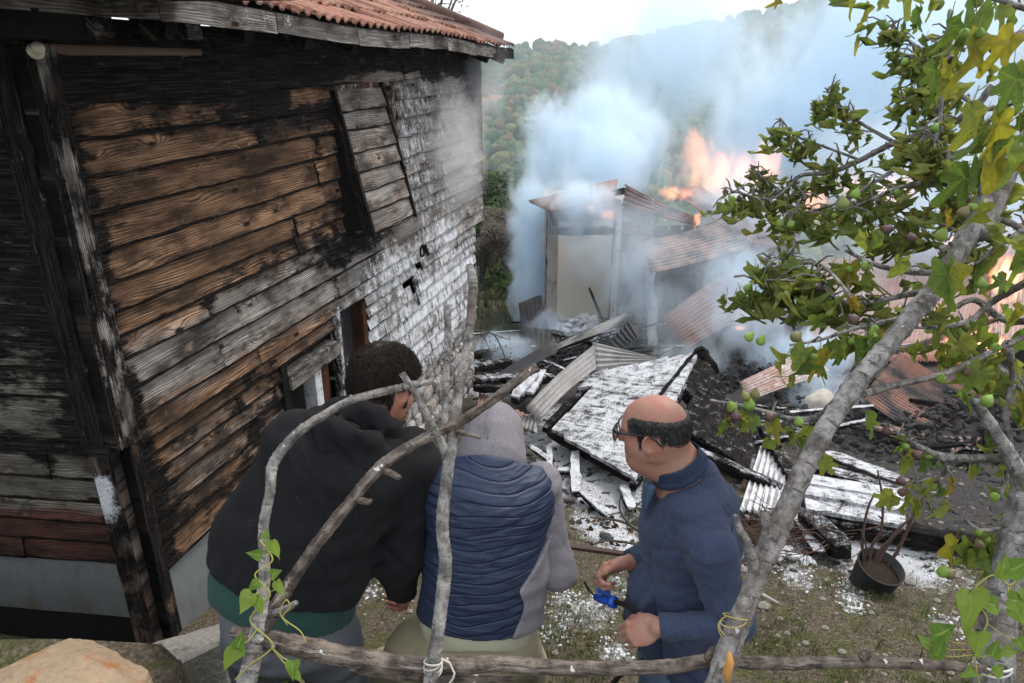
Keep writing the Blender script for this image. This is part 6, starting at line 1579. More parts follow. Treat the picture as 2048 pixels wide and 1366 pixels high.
def sheet(name, label, A, B, C, D, mat, mask=(0, 0, 0, 1), pitch=.076, amp=.014, bend=.0, seed=0, nv=10, group='corrugated sheets of the collapsed roofs', maskf=None, parent=None, rag=.0):
    """corrugated sheet; A-B runs across the ridges, A-D along them; given a real 2.5 mm thickness"""
    A, B, C, D = [Vector(q) for q in (A, B, C, D)]; w = max((B-A).length, (C-D).length); nu = max(12, min(150, int(w/pitch*6)))
    N = (B-A).cross(D-A).normalized(); V, bc, mk = [], [], []
    for j in range(nv+1):
        v = j/nv
        for i in range(nu+1):
            u = i/nu; vv = v
            if rag and j == nv: vv = 1-rag*abs(vnoise(u*9+seed, seed, 3))
            p = (A*(1-u)+B*u)*(1-vv)+(D*(1-u)+C*u)*vv
            o = amp*math.sin(2*math.pi*u*w/pitch)+bend*(math.sin(math.pi*vv)-.4*math.sin(math.pi*u))+.035*bend/.05*fbm(u*2+seed, vv*2, seed) if bend else amp*math.sin(2*math.pi*u*w/pitch)+.02*fbm(u*2+seed, vv*2, seed)
            V.append(p+N*o); bc.append((u*w, vv*(D-A).length, seed*.37)); mk.append(maskf(u, vv) if maskf else mask)
    n = len(V); F = [(j*(nu+1)+i, j*(nu+1)+i+1, (j+1)*(nu+1)+i+1, (j+1)*(nu+1)+i) for j in range(nv) for i in range(nu)]
    V += [v-N*.0025 for v in V]; bc += bc; mk += [(max(m[0], .5), m[1]*.2, 0, 1) for m in mk]
    F += [tuple(k+n for k in reversed(f)) for f in F]
    e = [i for i in range(nu+1)]+[j*(nu+1)+nu for j in range(1, nv+1)]+[nv*(nu+1)+i for i in range(nu-1, -1, -1)]+[j*(nu+1) for j in range(nv-1, 0, -1)]
    F += [(e[(k+1) % len(e)], e[k], e[k]+n, e[(k+1) % len(e)]+n) for k in range(len(e))]
    o = obj(name, V, F, mat, parent, True, None, {'bc': ('FLOAT_VECTOR', bc), 'mask': ('FLOAT_COLOR', mk)})
    if label: tag(o, label, 'metal sheet', group)
    return o
M_BEAM = wood_material('burnt_beam', (.12, .07, .04), (.03, .02, .015), (.16, .15, .14), (.05, .045, .04))
def beam(label, a, b, w, h, mk=(1.1, .3, .5, 1), name='charred_beam', cat='beam', seed=0, group='charred timbers in the rubble', parent=None, rough=.012, up=(0, 0, 1), mat=None):
    a, b = Vector(a), Vector(b); ax = (b-a).normalized(); s = ax.cross(Vector(up)).normalized(); u = s.cross(ax); L = (b-a).length; n = max(4, int(L/.10)); V, F, bc, ms = [], [], [], []
    for i in range(n+1):
        t = i/n; p = a+ax*L*t; e = (.75 if i in (0, n) else 1)
        for (x, y) in ((-1, -1), (0, -1.04), (1, -1), (1.03, 0), (1, 1), (0, 1.04), (-1, 1), (-1.03, 0)):
            q = rough*fbm(t*L*7+seed, x*2+y*3, seed)*2
            V.append(p+s*(x*w/2*e+q)+u*(y*h/2*e+q)); bc.append((t*L, (x*w+y*h)/2, seed*.17)); f = mk[1]*(1.3 if y > .5 else .5 if y > -.5 else .05); ms.append((mk[0], f, mk[2], 1))
    for i in range(n):
        for k in range(8): F.append((i*8+k, i*8+(k+1) % 8, (i+1)*8+(k+1) % 8, (i+1)*8+k))
    F += [tuple(range(7, -1, -1)), tuple(n*8+k for k in range(8))]
    o = obj(name, V, F, mat or M_BEAM, parent, False, None, {'bc': ('FLOAT_VECTOR', bc), 'mask': ('FLOAT_COLOR', ms)})
    if label: tag(o, label, cat, group)
    return o

M_COAL = plain('charcoal', (.032, .031, .031), .85, .3, .6, 20, .8, .02)
# ---- shed
g = G('sooty_plaster', .92, .15); p = g.pos(); n1 = g.noise(p, 3, 5, .6); n2 = g.noise(p, 30, 4, .6)
c = g.mix(n2, (.30, .26, .235), (.46, .41, .37)); c = g.mix(g.step(.5, .68, n1), c, (.09, .085, .085)); c, _f = foam_over(g, c, .22, p); g.color(c); g.bump(n2, .6, .012); M_PLASTER = g.m
g = G('cream_plaster', .9, .15); p = g.pos(); n1 = g.noise(p, 2, 5, .6); g.color(g.mix(n1, (.66, .61, .51), (.82, .77, .68))); g.bump(g.noise(p, 25, 4), .4, .01); M_CREAMP = g.m
g = G('shed_brick', .9, .15); p = g.pos(); r_ = g.rnd(); n2 = g.noise(p, 26, 4, .6)
c = g.ramp(r_, [(0, (.25, .215, .20)), (.5, (.30, .26, .24)), (1, (.22, .20, .195))]); c = g.mix(g.step(.45, .7, n2), c, (.20, .18, .17)); g.color(c); g.bump(n2, .6, .01); M_SBRICK = g.m
Y0 = 10.35
def S(px, py, y=Y0): return at(px, py, y=y) if y >= 9.25 else AG(px, py, y)
zb = -4.15
shed = thing('burnt_shed', 'small roofless shed with a doorway standing in thick white smoke', 'shed', (S(1170, 640).x, Y0, -4.0))
def sbox(x0, x1, y0, y1, z0, z1, mat, name, parent=shed):
    m = MB(); m.box(((x0+x1)/2, (y0+y1)/2, (z0+z1)/2), (x1-x0, y1-y0, z1-z0)); return m.build(name, mat, parent, False, None, False)
xl0, xl1, xd1, xr = S(1096, 520).x, S(1114, 520).x, S(1228, 520).x, S(1300, 520).x
zt = S(1150, 398).z; zl = S(1150, 455).z
sbox(xl0, xl1, Y0, Y0+.28, zb, zt-.05, M_PLASTER, 'wall')
sbox(xl1-.002, xr-.3, Y0+.01, Y0+.27, zl+.09, zt, M_PLASTER, 'wall_head')
sbox(xd1, xr, Y0+.06, Y0+.30, zb, zt-.02, M_MORTAR, 'pier')
h = zb; RSH = random.Random(6); k = 0
while h < zt-.05:     # blockwork courses of the pier
    s = xd1+.07+(.0 if k % 2 else -.12)
    while s < xr:
        a, b = max(s, xd1+.05), min(s+.26, xr+.01)
        if b-a > .04:
            m = MB(); d_ = RSH.uniform(0, .014); m.box(((a+b)/2, Y0+.045-d_, h+.065), (b-a-.012, .05, .118)); m.build('brick', M_SBRICK, shed, False, None, False)
        s += .27
    h += .13; k += 1
pts = [(xd1+.03, Y0-.02, zb+(zt-zb)*i/14) for i in range(15)]
m = MB(); m.tube([Vector(q)+Vector((.02*fbm(i*.7, 2), 0, 0)) for i, q in enumerate(pts)], [.05+.015*fbm(i*1.1, 5) for i in range(15)], 10, True, None, .25); 
g = G('foam_caked_plaster', .9, .2); p = g.pos(); n1 = g.noise(p, 12, 6, .7); c = g.mix(n1, (.28, .26, .25), (.58, .58, .59)); c, f_ = foam_over(g, c, .62, p); g.color(c); g.bump(n1, 1, .03); M_CAKED = g.m
m.build('door_reveal', M_CAKED, shed, True, None, False)
sbox(xl0-.02, xl1+.03, Y0+.28, Y0+2.2, zb, zt-.15, M_PLASTER, 'side_wall')
sbox(xr-.28, xr, Y0+.3, Y0+2.2, zb, zt-.3, M_PLASTER, 'side_wall')
obj('rear_wall', [(xl1+.035, Y0+.75, zb), (xr-.285, Y0+.75, zb), (xr-.285, Y0+1.75, zt-.2), (xl1+.035, Y0+1.75, zt-.2), (xl1+.035, Y0+.87, zb), (xr-.285, Y0+.87, zb), (xr-.285, Y0+1.87, zt-.2), (xl1+.035, Y0+1.87, zt-.2)], [(0, 1, 2, 3), (7, 6, 5, 4), (0, 4, 5, 1), (1, 5, 6, 2), (2, 6, 7, 3), (3, 7, 4, 0)], M_CREAMP, shed)
beam(None, S(1112, 462)+Vector((0, -.04, 0)), S(1226, 460)+Vector((0, -.04, 0)), .12, .10, (1.3, .1, .5, 1), 'lintel', parent=shed, rough=.05, seed=4)
beam(None, S(1098, 402)+Vector((0, -.03, 0)), S(1110, 450)+Vector((0, -.05, 0)), .07, .07, (1.2, 0, .5, 1), 'rafter_end', parent=shed)
beam(None, S(1258, 380, 10.2), S(1160, 400, 10.6), .08, .09, (1.2, .2, .5, 1), 'rafter_end', parent=shed)
sheet('roof_sheet', None, S(1056, 402, 10.3), S(1098, 422, 9.95), S(1228, 400, 10.0), S(1236, 358, 10.7), M_RUST2, (.1, .1, 0, 1), seed=1, parent=shed)
# rubble inside the doorway
M_ASH = plain('ash_and_foam', (.42, .43, .45), .95, .1, .5, 9, .9, .03)
RR = random.Random(31)
def rubble(label, c, r, n, smin_, smax_, mat, seed, fl=.5, name='rubble_heap', kindl='stuff'):
    R_ = random.Random(seed); V, F = [], []; I = ICO0
    for k in range(n):
        a = R_.uniform(0, 6.28); q = R_.random()**.6; s = R_.uniform(smin_, smax_)
        p = Vector((c[0]+r[0]*q*math.cos(a), c[1]+r[1]*q*math.sin(a), c[2]+r[2]*(1-q)*R_.uniform(.3, 1)))
        M_ = Matrix.Rotation(R_.uniform(0, 6), 3, Vector((R_.gauss(0, 1), R_.gauss(0, 1), R_.gauss(0, 1))).normalized())
        n0 = len(V)
        for v in I[0]: V.append(p+M_@Vector((v[0]*s*R_.uniform(.7, 1.5), v[1]*s*R_.uniform(.6, 1), v[2]*s*fl*R_.uniform(.6, 1.2))))
        F += [tuple(i+n0 for i in f) for f in I[1]]
    o = obj(name, V, F, mat); return kind(o, 'stuff', label)
ICO0 = ico(1)
rubble('pale ash and rubble spilling from the shed doorway', (S(1165, 640).x, 10.2, -4.1), (.75, .7, .42), 420, .03, .11, M_CAKED, 2)
rubble('stones and broken brick under the foam covered post', (S(1320, 700, 9.3).x, 9.3, -4.0), (.9, .5, .16), 160, .03, .09, M_STONE, 3)
for lab, px, py, r, n in (('charred rubble below the shed, left heap', 1010, 735, (.9, .8, .16), 260), ('black cinders under the rusty sheets on the right', 1860, 900, (1.6, 1.5, .22), 520), ('black cinders between the fallen roofs', 1520, 760, (1.4, .9, .22), 400), ('charred rubble in front of the shed wall', 1200, 740, (1.0, .8, .25), 300)):
    q = on_ground(px, py); rubble(lab, (q.x, q.y, q.z), r, int(n*1.8), .012, .058, M_COAL, px)

# foam-caked post and lean-to
post_o = thing('timber_post', 'white foam caked timber post standing right of the shed pier', 'post', S(1307, 705, 9.6))
m = MB(); P, Rr = limb(m, [(1308, 712, 10.3, 13), (1304, 660, 10.3, 12), (1306, 620, 10.3, 13), (1299, 580, 10.3, 10), (1300, 545, 10.3, 10), (1291, 525, 10.3, 6)], 61, 10, .3); m.build('shaft', M_CAKED, post_o, True)
lean = thing('lean_to_wall', 'dark charred plank wall under the rusty lean to roof', 'wall', S(1420, 640, 11.6))
for i in range(11):
    px = 1306+i*24; a = S(px, 700, 11.8+.02*(i % 3)); 
    m = MB(); m.box((a.x, a.y, -3.4), (.17, .04, 1.5), None, (1.0 if i not in (2, 4) else .35, .0, .3, 1)); m.build('plank', M_BEAM, lean)
sbox(S(1300, 600, 11.9).x, S(1580, 600, 11.9).x, 11.9, 11.95, -4.2, -2.75, M_COAL, 'backing', lean)
# ---- corrugated sheets
sheet('corrugated_sheet', 'reddish corrugated roof sheet above the foam covered post', S(1300, 546, 9.5), S(1286, 482, 10.2), S(1432, 446, 10.9), S(1512, 490, 10.2), M_RUST2, (.05, .05, 0, 1), seed=2, bend=.03)
sheet('corrugated_sheet', 'narrow rust brown sheet tilted up beside the shed roof', S(1244, 412, 10.0), S(1250, 368, 10.2), S(1400, 436, 10.8), S(1390, 452, 10.6), M_RUST, (.05, .0, 0, 1), seed=3, bend=.05)
sheet('corrugated_sheet', 'long pale sheet sloping down right through the smoke near the flames', S(1335, 378, 11.3), S(1400, 372, 11.9), S(1600, 480, 11.2), S(1520, 500, 10.6), M_RUST2, (.0, .15, 0, 1), seed=4)
sheet('corrugated_sheet', 'large rusty sheet leaning right of the foam covered post', S(1325, 635, 9.4), S(1372, 700, 8.8), S(1545, 610, 9.3), S(1470, 535, 10.0), M_RUST, (.05, .05, 0, 1), seed=5, bend=.04)
sheet('corrugated_sheet', 'bent dark sheet standing upright left of the doorway rubble', S(1037, 606, 9.6), S(1083, 590, 9.7), S(1100, 668, 9.4), S(1046, 668, 9.3), M_BURNTSHEET, (.2, .12, 0, 1), seed=6, amp=.004, bend=.03)
sheet('corrugated_sheet', 'bent dark sheet lying folded below the upright dark sheet', S(1046, 656, 9.3), S(1128, 664, 9.2), S(1110, 712, 8.7), S(1062, 722, 8.6), M_BURNTSHEET, (.1, .2, 0, 1), seed=7, amp=.006, bend=.05)
sheet('corrugated_sheet', 'small curled zinc sheet left of the folded dark sheet', S(1022, 690, 8.7), S(1036, 668, 8.9), S(1062, 700, 8.8), S(1050, 712, 8.6), M_ZINC, (.1, .3, 0, 1), seed=8, bend=.08)
sheet('corrugated_sheet', 'long grey sheet forming a low ridge across the rubble', S(965, 762, 7.4), S(1010, 742, 7.6), S(1262, 622, 9.2), S(1250, 648, 8.9), M_ZINC, (.45, .08, 0, 1), seed=9, amp=.006, bend=.03)
sheet('corrugated_sheet', 'dark under side of the ridge sheet facing the camera', S(965, 764, 7.38), S(1000, 764, 7.3), S(1115, 702, 7.7), S(1110, 678, 7.9), M_BURNTSHEET, (.6, .05, 0, 1), seed=10, amp=.006)
sheet('corrugated_sheet', 'black burnt sheet propped up behind the triangular rusty sheet', S(1215, 690, 8.0), S(1262, 640, 8.3), S(1280, 672, 8.0), S(1242, 704, 7.7), M_BURNTSHEET, (.7, .12, 0, 1), seed=11, bend=.04)
sheet('corrugated_sheet', 'triangular dull brown sheet standing on the foam covered roof', S(1184, 684, 7.3), S(1188, 742, 7.0), S(1318, 722, 7.3), S(1310, 714, 7.4), M_ZINC, (.32, .06, 0, 1), seed=12, amp=.009)
sheet('corrugated_sheet', 'grey striped sheet leaning against the left edge of the foam covered roof', S(1050, 815, 6.0), S(1080, 842, 5.7), S(1192, 738, 6.6), S(1188, 690, 6.9), M_ZINC, (.25, .10, 0, 1), seed=13, amp=.011, bend=.03)
sheet('corrugated_sheet', 'dark sheet poking out of the foam under the grey striped sheet', S(1030, 850, 5.9), S(1072, 866, 5.6), S(1075, 838, 5.8), S(1048, 830, 6.0), M_ZINC, (.35, .1, 0, 1), seed=14)
sheet('corrugated_sheet', 'foam striped sheet lying beside the navy sweater', S(1478, 1022, 4.7), S(1596, 1030, 4.75), S(1604, 952, 5.3), S(1520, 892, 5.7), M_ZINC, seed=15, amp=.013, maskf=lambda u, v: (.3, .30+.55*(.5+.5*math.sin(u*52)), 0, 1))
sheet('corrugated_sheet', 'upper rusty sheet of the right hand pair with white foam streaks', S(1722, 792, 6.2), S(1800, 704, 7.3), S(1960, 790, 7.2), S(1858, 872, 6.0), M_RUST, seed=16, amp=.013, bend=.04, maskf=lambda u, v: (.0, .42*math.exp(-((v-.35)/.3)**2)+.1, 0, 1))
sheet('corrugated_sheet', 'lower rusty sheet of the right hand pair nearer the ground', S(1712, 842, 6.0), S(1850, 868, 6.3), S(1982, 872, 6.3), S(1905, 908, 5.9), M_RUST2, (.05, .25, 0, 1), seed=17, amp=.013, bend=.03)
sheet('corrugated_sheet', 'pale striped sheets half hidden in smoke behind the charred roof slope', S(1478, 765, 6.9), S(1500, 800, 6.6), S(1660, 740, 7.1), S(1610, 700, 7.7), M_RUST2, (.1, .35, 0, 1), seed=18, amp=.012)
sheet('corrugated_sheet', 'broad rusty roof sheet dimly seen behind the fig branches', S(1600, 720, 9.0), S(1990, 720, 8.8), S(2060, 470, 12.2), S(1640, 520, 11.6), M_RUST, (.3, .1, 0, 1), seed=19, amp=.012, nv=16, bend=.05)
sheet('corrugated_sheet', 'second broad rusty sheet at the right edge of the picture', S(1970, 690, 8.9), S(2250, 720, 8.8), S(2240, 430, 12), S(2000, 440, 12.4), M_RUST2, (.3, .0, 0, 1), seed=20, amp=.012, nv=14)
sheet('corrugated_sheet', 'rust red sheet lying low left of the grey hood', S(955, 812, 6.6), S(990, 836, 6.2), S(1060, 832, 6.3), S(958, 784, 7.0), M_RUST, (.3, .2, 0, 1), seed=21)
# ---- fallen roof slopes: boards under foam
def slope(name, label, A, B, C, D, rows_, mk, seed, th=.03, split=2, maskf=None):
    """boards run A->B (top edge) ... D->C (bottom edge)"""
    A, B, C, D = [Vector(q) for q in (A, B, C, D)]; R_ = random.Random(seed); N = (B-A).cross(D-A).normalized()
    if N.z < 0: N = -N
    t = thing(name, label, 'roof', min((A, B, C, D), key=lambda q: q.z), 'collapsed roof slopes')
    def PT(u, v): return (A*(1-u)+B*u)*(1-v)+(D*(1-u)+C*u)*v
    for i in range(rows_):
        v0, v1 = i/rows_, (i+1)/rows_; cuts = [0]+sorted(R_.uniform(.15, .85) for _ in range(split-1))+[1]
        for a, b in zip(cuts[:-1], cuts[1:]):
            if R_.random() < .04: continue
            n = 9; V, F, bc, ms = [], [], [], []; lift = R_.uniform(0, .02); rr = R_.random(); tl = R_.gauss(0, .006)
            for k in range(n+1):
                u = a+.004+(b-a-.008)*k/n
                for (v, o) in ((v0+.006, lift+.006), ((v0+v1)/2, lift+.012+.01*fbm(u*9, v0*9, seed)), (v1+.012+.012*vnoise(u*14, seed, i), lift+.022+tl), (v1+.012, lift-th+.02+tl), (v0+.006, lift-th)):
                    V.append(PT(u, min(1.03, v))+N*(o+.012*fbm(u*5, v*5, seed))); bc.append((u*(B-A).length, v*(D-A).length, rr)); ms.append(maskf(u, v) if maskf else mk)
            for k in range(n):
                for q in range(5): F.append((k*5+q, k*5+(q+1) % 5, (k+1)*5+(q+1) % 5, (k+1)*5+q))
            F += [(4, 3, 2, 1, 0), tuple(n*5+q for q in range(5))]
            obj('board', V, F, M_BEAM, t, False, None, {'bc': ('FLOAT_VECTOR', bc), 'mask': ('FLOAT_COLOR', ms)})
    beam(None, PT(.0, .98)-N*.06, PT(1, .98)-N*.06, .07, .07, (1.2, .3, .5, 1), 'purlin', parent=t); beam(None, PT(.02, .03)-N*.06, PT(.98, .03)-N*.06, .07, .07, (1.2, .2, .5, 1), 'purlin', parent=t)
    for u in (.05, .5, .95): beam(None, PT(u, .05)-N*.1, PT(u, .95)-N*.1, .06, .06, (1.2, .1, .5, 1), 'rafter', parent=t)
    return t, PT
B_ = AG(1395, 708, 6.6, .3); A_ = AG(1185, 748, 6.6, .3); C_ = AG(1268, 962, 4.95, .14); D_ = AG(1080, 848, 5.75, .14)
slope('fallen_roof', 'collapsed board roof slope thickly covered with white foam', A_, D_, C_, B_, 7, (.9, .78, .6, 1), 3, split=2, maskf=lambda u, v: (.9, .64+.22*fbm(u*5, v*5, 2), .6, 1))
E_ = AG(1512, 850, 6.0, .1); F_ = AG(1492, 945, 5.2, .1); G_ = AG(1330, 830, 5.65, .35)
slope('fallen_roof', 'black charred roof slope behind the balding person with thin foam dust', B_+Vector((.02, 0, -.02)), G_, F_, E_, 6, (1.3, .22, .5, 1), 5, split=2)
beam('charred rafter sticking up at the top of the charred roof slope', at(1396, 698, y=B_.y-.02), at(1428, 748, y=B_.y-.05), .09, .12, (1.4, .05, .3, 1), seed=2, rough=.04)
beam('charred rafter running down the seam of the foam covered roof', (A_*.0+B_)+Vector((-.02, 0, .03)), (C_*.55+D_*.1+B_*.25+A_*.1)+Vector((0, 0, .035)), .03, .02, (1.4, .1, .3, 1), seed=3)
BM = [('long charred beam lying level left of the grey striped sheet', (946, 762, 7.0), (1105, 756, 7.1), .10, .10, (1.2, .45, .5, 1)),
      ('second charred beam under the long level one', (948, 776, 6.9), (1060, 778, 6.8), .08, .07, (1.2, .25, .5, 1)),
      ('white foam covered log between the charred beams', (1030, 800, 6.5), (1070, 752, 7.0), .12, .12, (.8, .62, .5, 1)),
      ('short foam covered log beside the grey striped sheet', (1060, 790, 6.6), (1085, 745, 7.2), .09, .09, (.8, .6, .5, 1)),
      ('blackened timber in the smoke left of the ridge sheet', (945, 712, 8.4), (1060, 690, 8.8), .10, .09, (1.2, .15, .5, 1)),
      ('blackened timber lying lowest in the smoke at the house corner', (945, 738, 7.8), (1020, 724, 8.2), .09, .09, (1.2, .3, .5, 1)),
      ('charred timber under the shed doorway rubble', (1120, 690, 8.6), (1190, 665, 9.0), .10, .10, (1.2, .2, .5, 1)),
      ('upright foam covered frame timber in front of the white roof', (1152, 985, 4.75), (1150, 905, 5.3), .075, .05, (.9, .62, .6, 1)),
      ('left foam covered frame timber in front of the white roof', (1100, 950, 5.0), (1098, 895, 5.5), .045, .04, (.9, .6, .6, 1)),
      ('charred cross timber between the frame timbers', (1096, 942, 5.02), (1150, 942, 5.0), .05, .045, (1.0, .55, .6, 1)),
      ('foam covered plank pointing from the roof edge to the camera', (1165, 985, 4.7), (1222, 1035, 4.3), .07, .04, (.9, .58, .6, 1)),
      ('foam covered stub beside the sweater front', (1245, 972, 4.8), (1265, 1020, 4.4), .07, .05, (.9, .7, .6, 1)),
      ('dark plank edge in the foam near the grey hood', (1060, 892, 5.5), (1098, 920, 5.2), .05, .03, (1.0, .5, .6, 1)),
      ('long charred rafter slanting down beside the fig limb', (1520, 845, 6.0), (1600, 985, 4.9), .09, .08, (1.2, .25, .5, 1)),
      ('charred rafter crossing the foam striped sheet', (1375, 895, 5.1), (1580, 985, 4.75), .07, .06, (1.2, .3, .5, 1)),
      ('charred log lying in front of the white panel', (1490, 1040, 4.5), (1690, 1022, 4.6), .09, .07, (1.2, .35, .5, 1)),
      ('jagged charred board on top of the log heap', (1600, 1005, 4.75), (1680, 1035, 4.5), .10, .05, (1.2, .4, .5, 1)),
      ('thick charred post leaning out of the heap to the ground', (1610, 1035, 4.6), (1688, 1105, 4.1), .14, .12, (1.2, .28, .5, 1)),
      ('white painted board leaning in the brush heap', (1590, 1020, 4.6), (1640, 1105, 4.15), .09, .02, (.3, .6, 1, 1)),
      ('black gutter beam along the near edge of the white panel', (1620, 1032, 4.8), (1900, 1085, 4.5), .10, .12, (1.3, .1, .2, 1)),
      ('second black beam lying below the gutter beam', (1680, 1058, 4.6), (1960, 1085, 4.5), .10, .08, (1.3, .1, .2, 1)),
      ('pale board along the far edge of the white panel', (1650, 905, 6.1), (1810, 965, 5.8), .14, .03, (.3, .45, 1, 1)),
      ('dark board between the white panel and the pale board', (1600, 925, 5.8), (1800, 985, 5.6), .12, .05, (1.1, .35, .6, 1)),
      ('blackened post behind the rusty pair of sheets', (1975, 900, 6.9), (1985, 700, 7.6), .07, .07, (1.2, .0, .3, 1)),
      ('dark plank leaning behind the fig limb', (1700, 775, 7.6), (1740, 665, 8.4), .10, .05, (1.2, .0, .3, 1)),
      ('rust brown bar across the flames on the right', (1790, 705, 8.4), (1990, 640, 8.6), .05, .06, (.4, .0, .1, 1)),
      ('charred stick lying on the upper rusty sheet', (1820, 800, 6.42), (1905, 812, 6.5), .045, .04, (1.3, 0, .3, 1)),
      ('thin dark stick poking up from the doorway rubble', (1178, 575, 10.1), (1205, 640, 9.9), .03, .03, (.9, .1, .3, 1))]
for i, (lab, a, b, w, h_, mk) in enumerate(BM): beam(lab, AG(*a[:2], a[2], max(w, h_)*.6), AG(*b[:2], b[2], max(w, h_)*.6), w, h_, mk, seed=i+11, rough=.018)
# white foam panel at right
slope('fallen_roof', 'flat white foam covered panel lying right of the fig limb', AG(1600, 950, 5.7, .22), AG(1808, 985, 5.5, .22), AG(1812, 1058, 4.65, .14), AG(1612, 1022, 4.85, .14), 3, (.6, .66, .6, 1), 8, split=1)
# pale round sack in the smoke
q = SD(); c_ = AG(1640, 815, 7.0, .12); q.ell(c_, (.17, .15, .15), None, .03); q.ell(c_+Vector((.05, .05, .09)), (.09, .1, .08), None, .05); V, F = q.mesh(.016, lambda x, y, z: .012*npn(x, y, z, 14))
tag(obj('sack', V, F, plain('pale_sacking', (.42, .38, .33), .95, .1, .25, 12, .4, .01), None, True), 'pale round sack lying in the smoke behind the fig limb', 'sack')
# white cloth on the bushes beyond the house corner
V, F = [], []; a0, b0, c0_, d0_ = S(962, 612, 12.6), S(972, 600, 12.7), S(995, 660, 12.0), S(965, 660, 12.0)
for j in range(9):
    for i in range(9):
        u, v = i/8, j/8; p = (a0*(1-u)+b0*u)*(1-v)+(d0_*(1-u)+c0_*u)*v; V.append(p+Vector((0, -.06*math.sin(u*7+v*2)-.05*fbm(u*3, v*3), .03*math.sin(v*5))))
for j in range(8):
    for i in range(8): F.append((j*9+i, j*9+i+1, (j+1)*9+i+1, (j+1)*9+i))
o = obj('white_sheet', V, F, plain('white_cloth', (.72, .73, .74), .9, .1, .06), None, True); md = o.modifiers.new('thickness', 'SOLIDIFY'); md.thickness = .004
tag(o, 'white cloth sheet hanging in the bushes beyond the house corner', 'cloth')

# thin charred laths strewn over the heap
RL_ = random.Random(91); LT = []
for k in range(40):
    px, py = (RL_.uniform(950, 1330), RL_.uniform(655, 800)) if k < 27 else (RL_.uniform(1440, 1960), RL_.uniform(720, 930))
    LT.append((k >= 27, px, py))
LT.sort(); ORD = 'first second third fourth fifth sixth seventh eighth ninth tenth eleventh twelfth thirteenth fourteenth fifteenth sixteenth seventeenth eighteenth nineteenth twentieth'.split()
ORD += ['twenty-'+w for w in ORD[:9]]
for k, (right, px, py) in enumerate(LT):
    p = on_ground(px, py)+Vector((0, 0, RL_.uniform(.05, .22))); an = RL_.uniform(-.9, 1.2); L_ = RL_.uniform(.35, 1.1)
    d = Vector((math.cos(an), math.sin(an)*.6, RL_.uniform(-.25, .45))).normalized()
    lab = (ORD[k]+' thin charred lath from the house corner in the shed rubble') if not right else (ORD[k-27]+' thin charred lath from the left among the right hand cinders')
    beam(lab, p-d*L_/2, p+d*L_/2, RL_.uniform(.02, .06), RL_.uniform(.015, .03), (RL_.uniform(.6, 1.3), RL_.uniform(0, .6), .5, 1), 'charred_lath', 'lath', 200+k, 'laths on the cinders' if right else 'laths before the shed', rough=.008)
# ================================================================== ground cover and small things
def rock(name, label, cat, c, r, mat, seed, R=None, amp=.18, h=.02, flat=None):
    q = SD(); q.ell(c, r, R, .02)
    def dsp(x, y, z): return amp*min(r)*(npn(x, y, z, .9/min(r), seed)+.5*npn(x, y, z, 2.2/min(r), seed+3))+amp*.35*min(r)*np.abs(npn(x, y, z, 4/min(r), seed+5))
    V, F = q.mesh(h, dsp); o = obj(name, V, F, mat, None, True); return tag(o, label, cat)
g = G('sandstone', .9, .2); p = g.pos(); n1 = g.noise(p, 7, 5, .6); n2 = g.noise(p, 40, 5, .65)
c = g.mix(n1, (.22, .155, .095), (.44, .335, .225)); c = g.mix(g.step(.55, .7, g.noise(p, 12, 4)), c, (.34, .15, .07)); c = g.mix(1.0, c, g.ramp(n2, [(.2, (.7, .7, .7)), (.8, (1.15, 1.15, 1.15))]), 'MULTIPLY'); g.color(c); g.bump(g.math('ADD', n1, n2), .7, .02); M_SAND = g.m
g = G('mossy_concrete', .95, .15); p = g.pos(); n1 = g.noise(p, 9, 5, .65); n2 = g.noise(p, 55, 5, .65)
c = g.mix(n2, (.13, .12, .105), (.42, .40, .36)); c = g.mix(g.step(.55, .72, n1), c, (.075, .075, .045)); g.color(c); g.bump(g.math('ADD', n1, n2), 1, .02); M_CONC = g.m
# sandstone slab: sharp planes cut from a block
V = []; bm = bmesh.new()
pl = [at(-10, 1345, t=1.9), at(140, 1276, t=2.02), at(185, 1278, t=2.02), at(292, 1345, t=1.95), at(285, 1400, t=1.85), at(120, 1420, t=1.75), at(-40, 1400, t=1.8)]
for q in pl: bm.verts.new(q)
for q in pl: bm.verts.new(q+Vector((.02, .03, -.22)))
for q in ((60, 1330, 1.9), (170, 1310, 1.93), (230, 1335, 1.92)): bm.verts.new(at(*q[:2], t=q[2]-.02))
res = bmesh.ops.convex_hull(bm, input=bm.verts); bmesh.ops.triangulate(bm, faces=bm.faces)
bmesh.ops.subdivide_edges(bm, edges=bm.edges, cuts=8, use_grid_fill=True)
V = [v.co+v.normal*(.020*fbm(v.co.x*7, v.co.y*7, v.co.z*7)+.010*abs(fbm(v.co.x*22, v.co.y*22, v.co.z*22))+.004*fbm(v.co.x*60, v.co.y*60, v.co.z*60)) for v in bm.verts]; bm.verts.index_update(); F = [tuple(v.index for v in f.verts) for f in bm.faces]; bm.free()
tag(obj('sandstone_slab', V, F, M_SAND), 'large tawny sandstone slab at the bottom left corner', 'stone')
def block(name, label, cat, pts_top, depth, mat, seed, amp=.012):
    bm = bmesh.new()
    for q in pts_top: bm.verts.new(q)
    for q in pts_top: bm.verts.new(Vector(q)+Vector((0, 0, -depth)))
    bmesh.ops.convex_hull(bm, input=bm.verts); bmesh.ops.triangulate(bm, faces=bm.faces); bmesh.ops.subdivide_edges(bm, edges=bm.edges, cuts=6, use_grid_fill=True)
    V = [v.co+v.normal*(amp*fbm(v.co.x*8+seed, v.co.y*8, v.co.z*8)+amp*.6*fbm(v.co.x*28, v.co.y*28, v.co.z*28+seed)) for v in bm.verts]; bm.verts.index_update(); F = [tuple(v.index for v in f.verts) for f in bm.faces]; bm.free()
    return tag(obj(name, V, F, mat), label, cat)
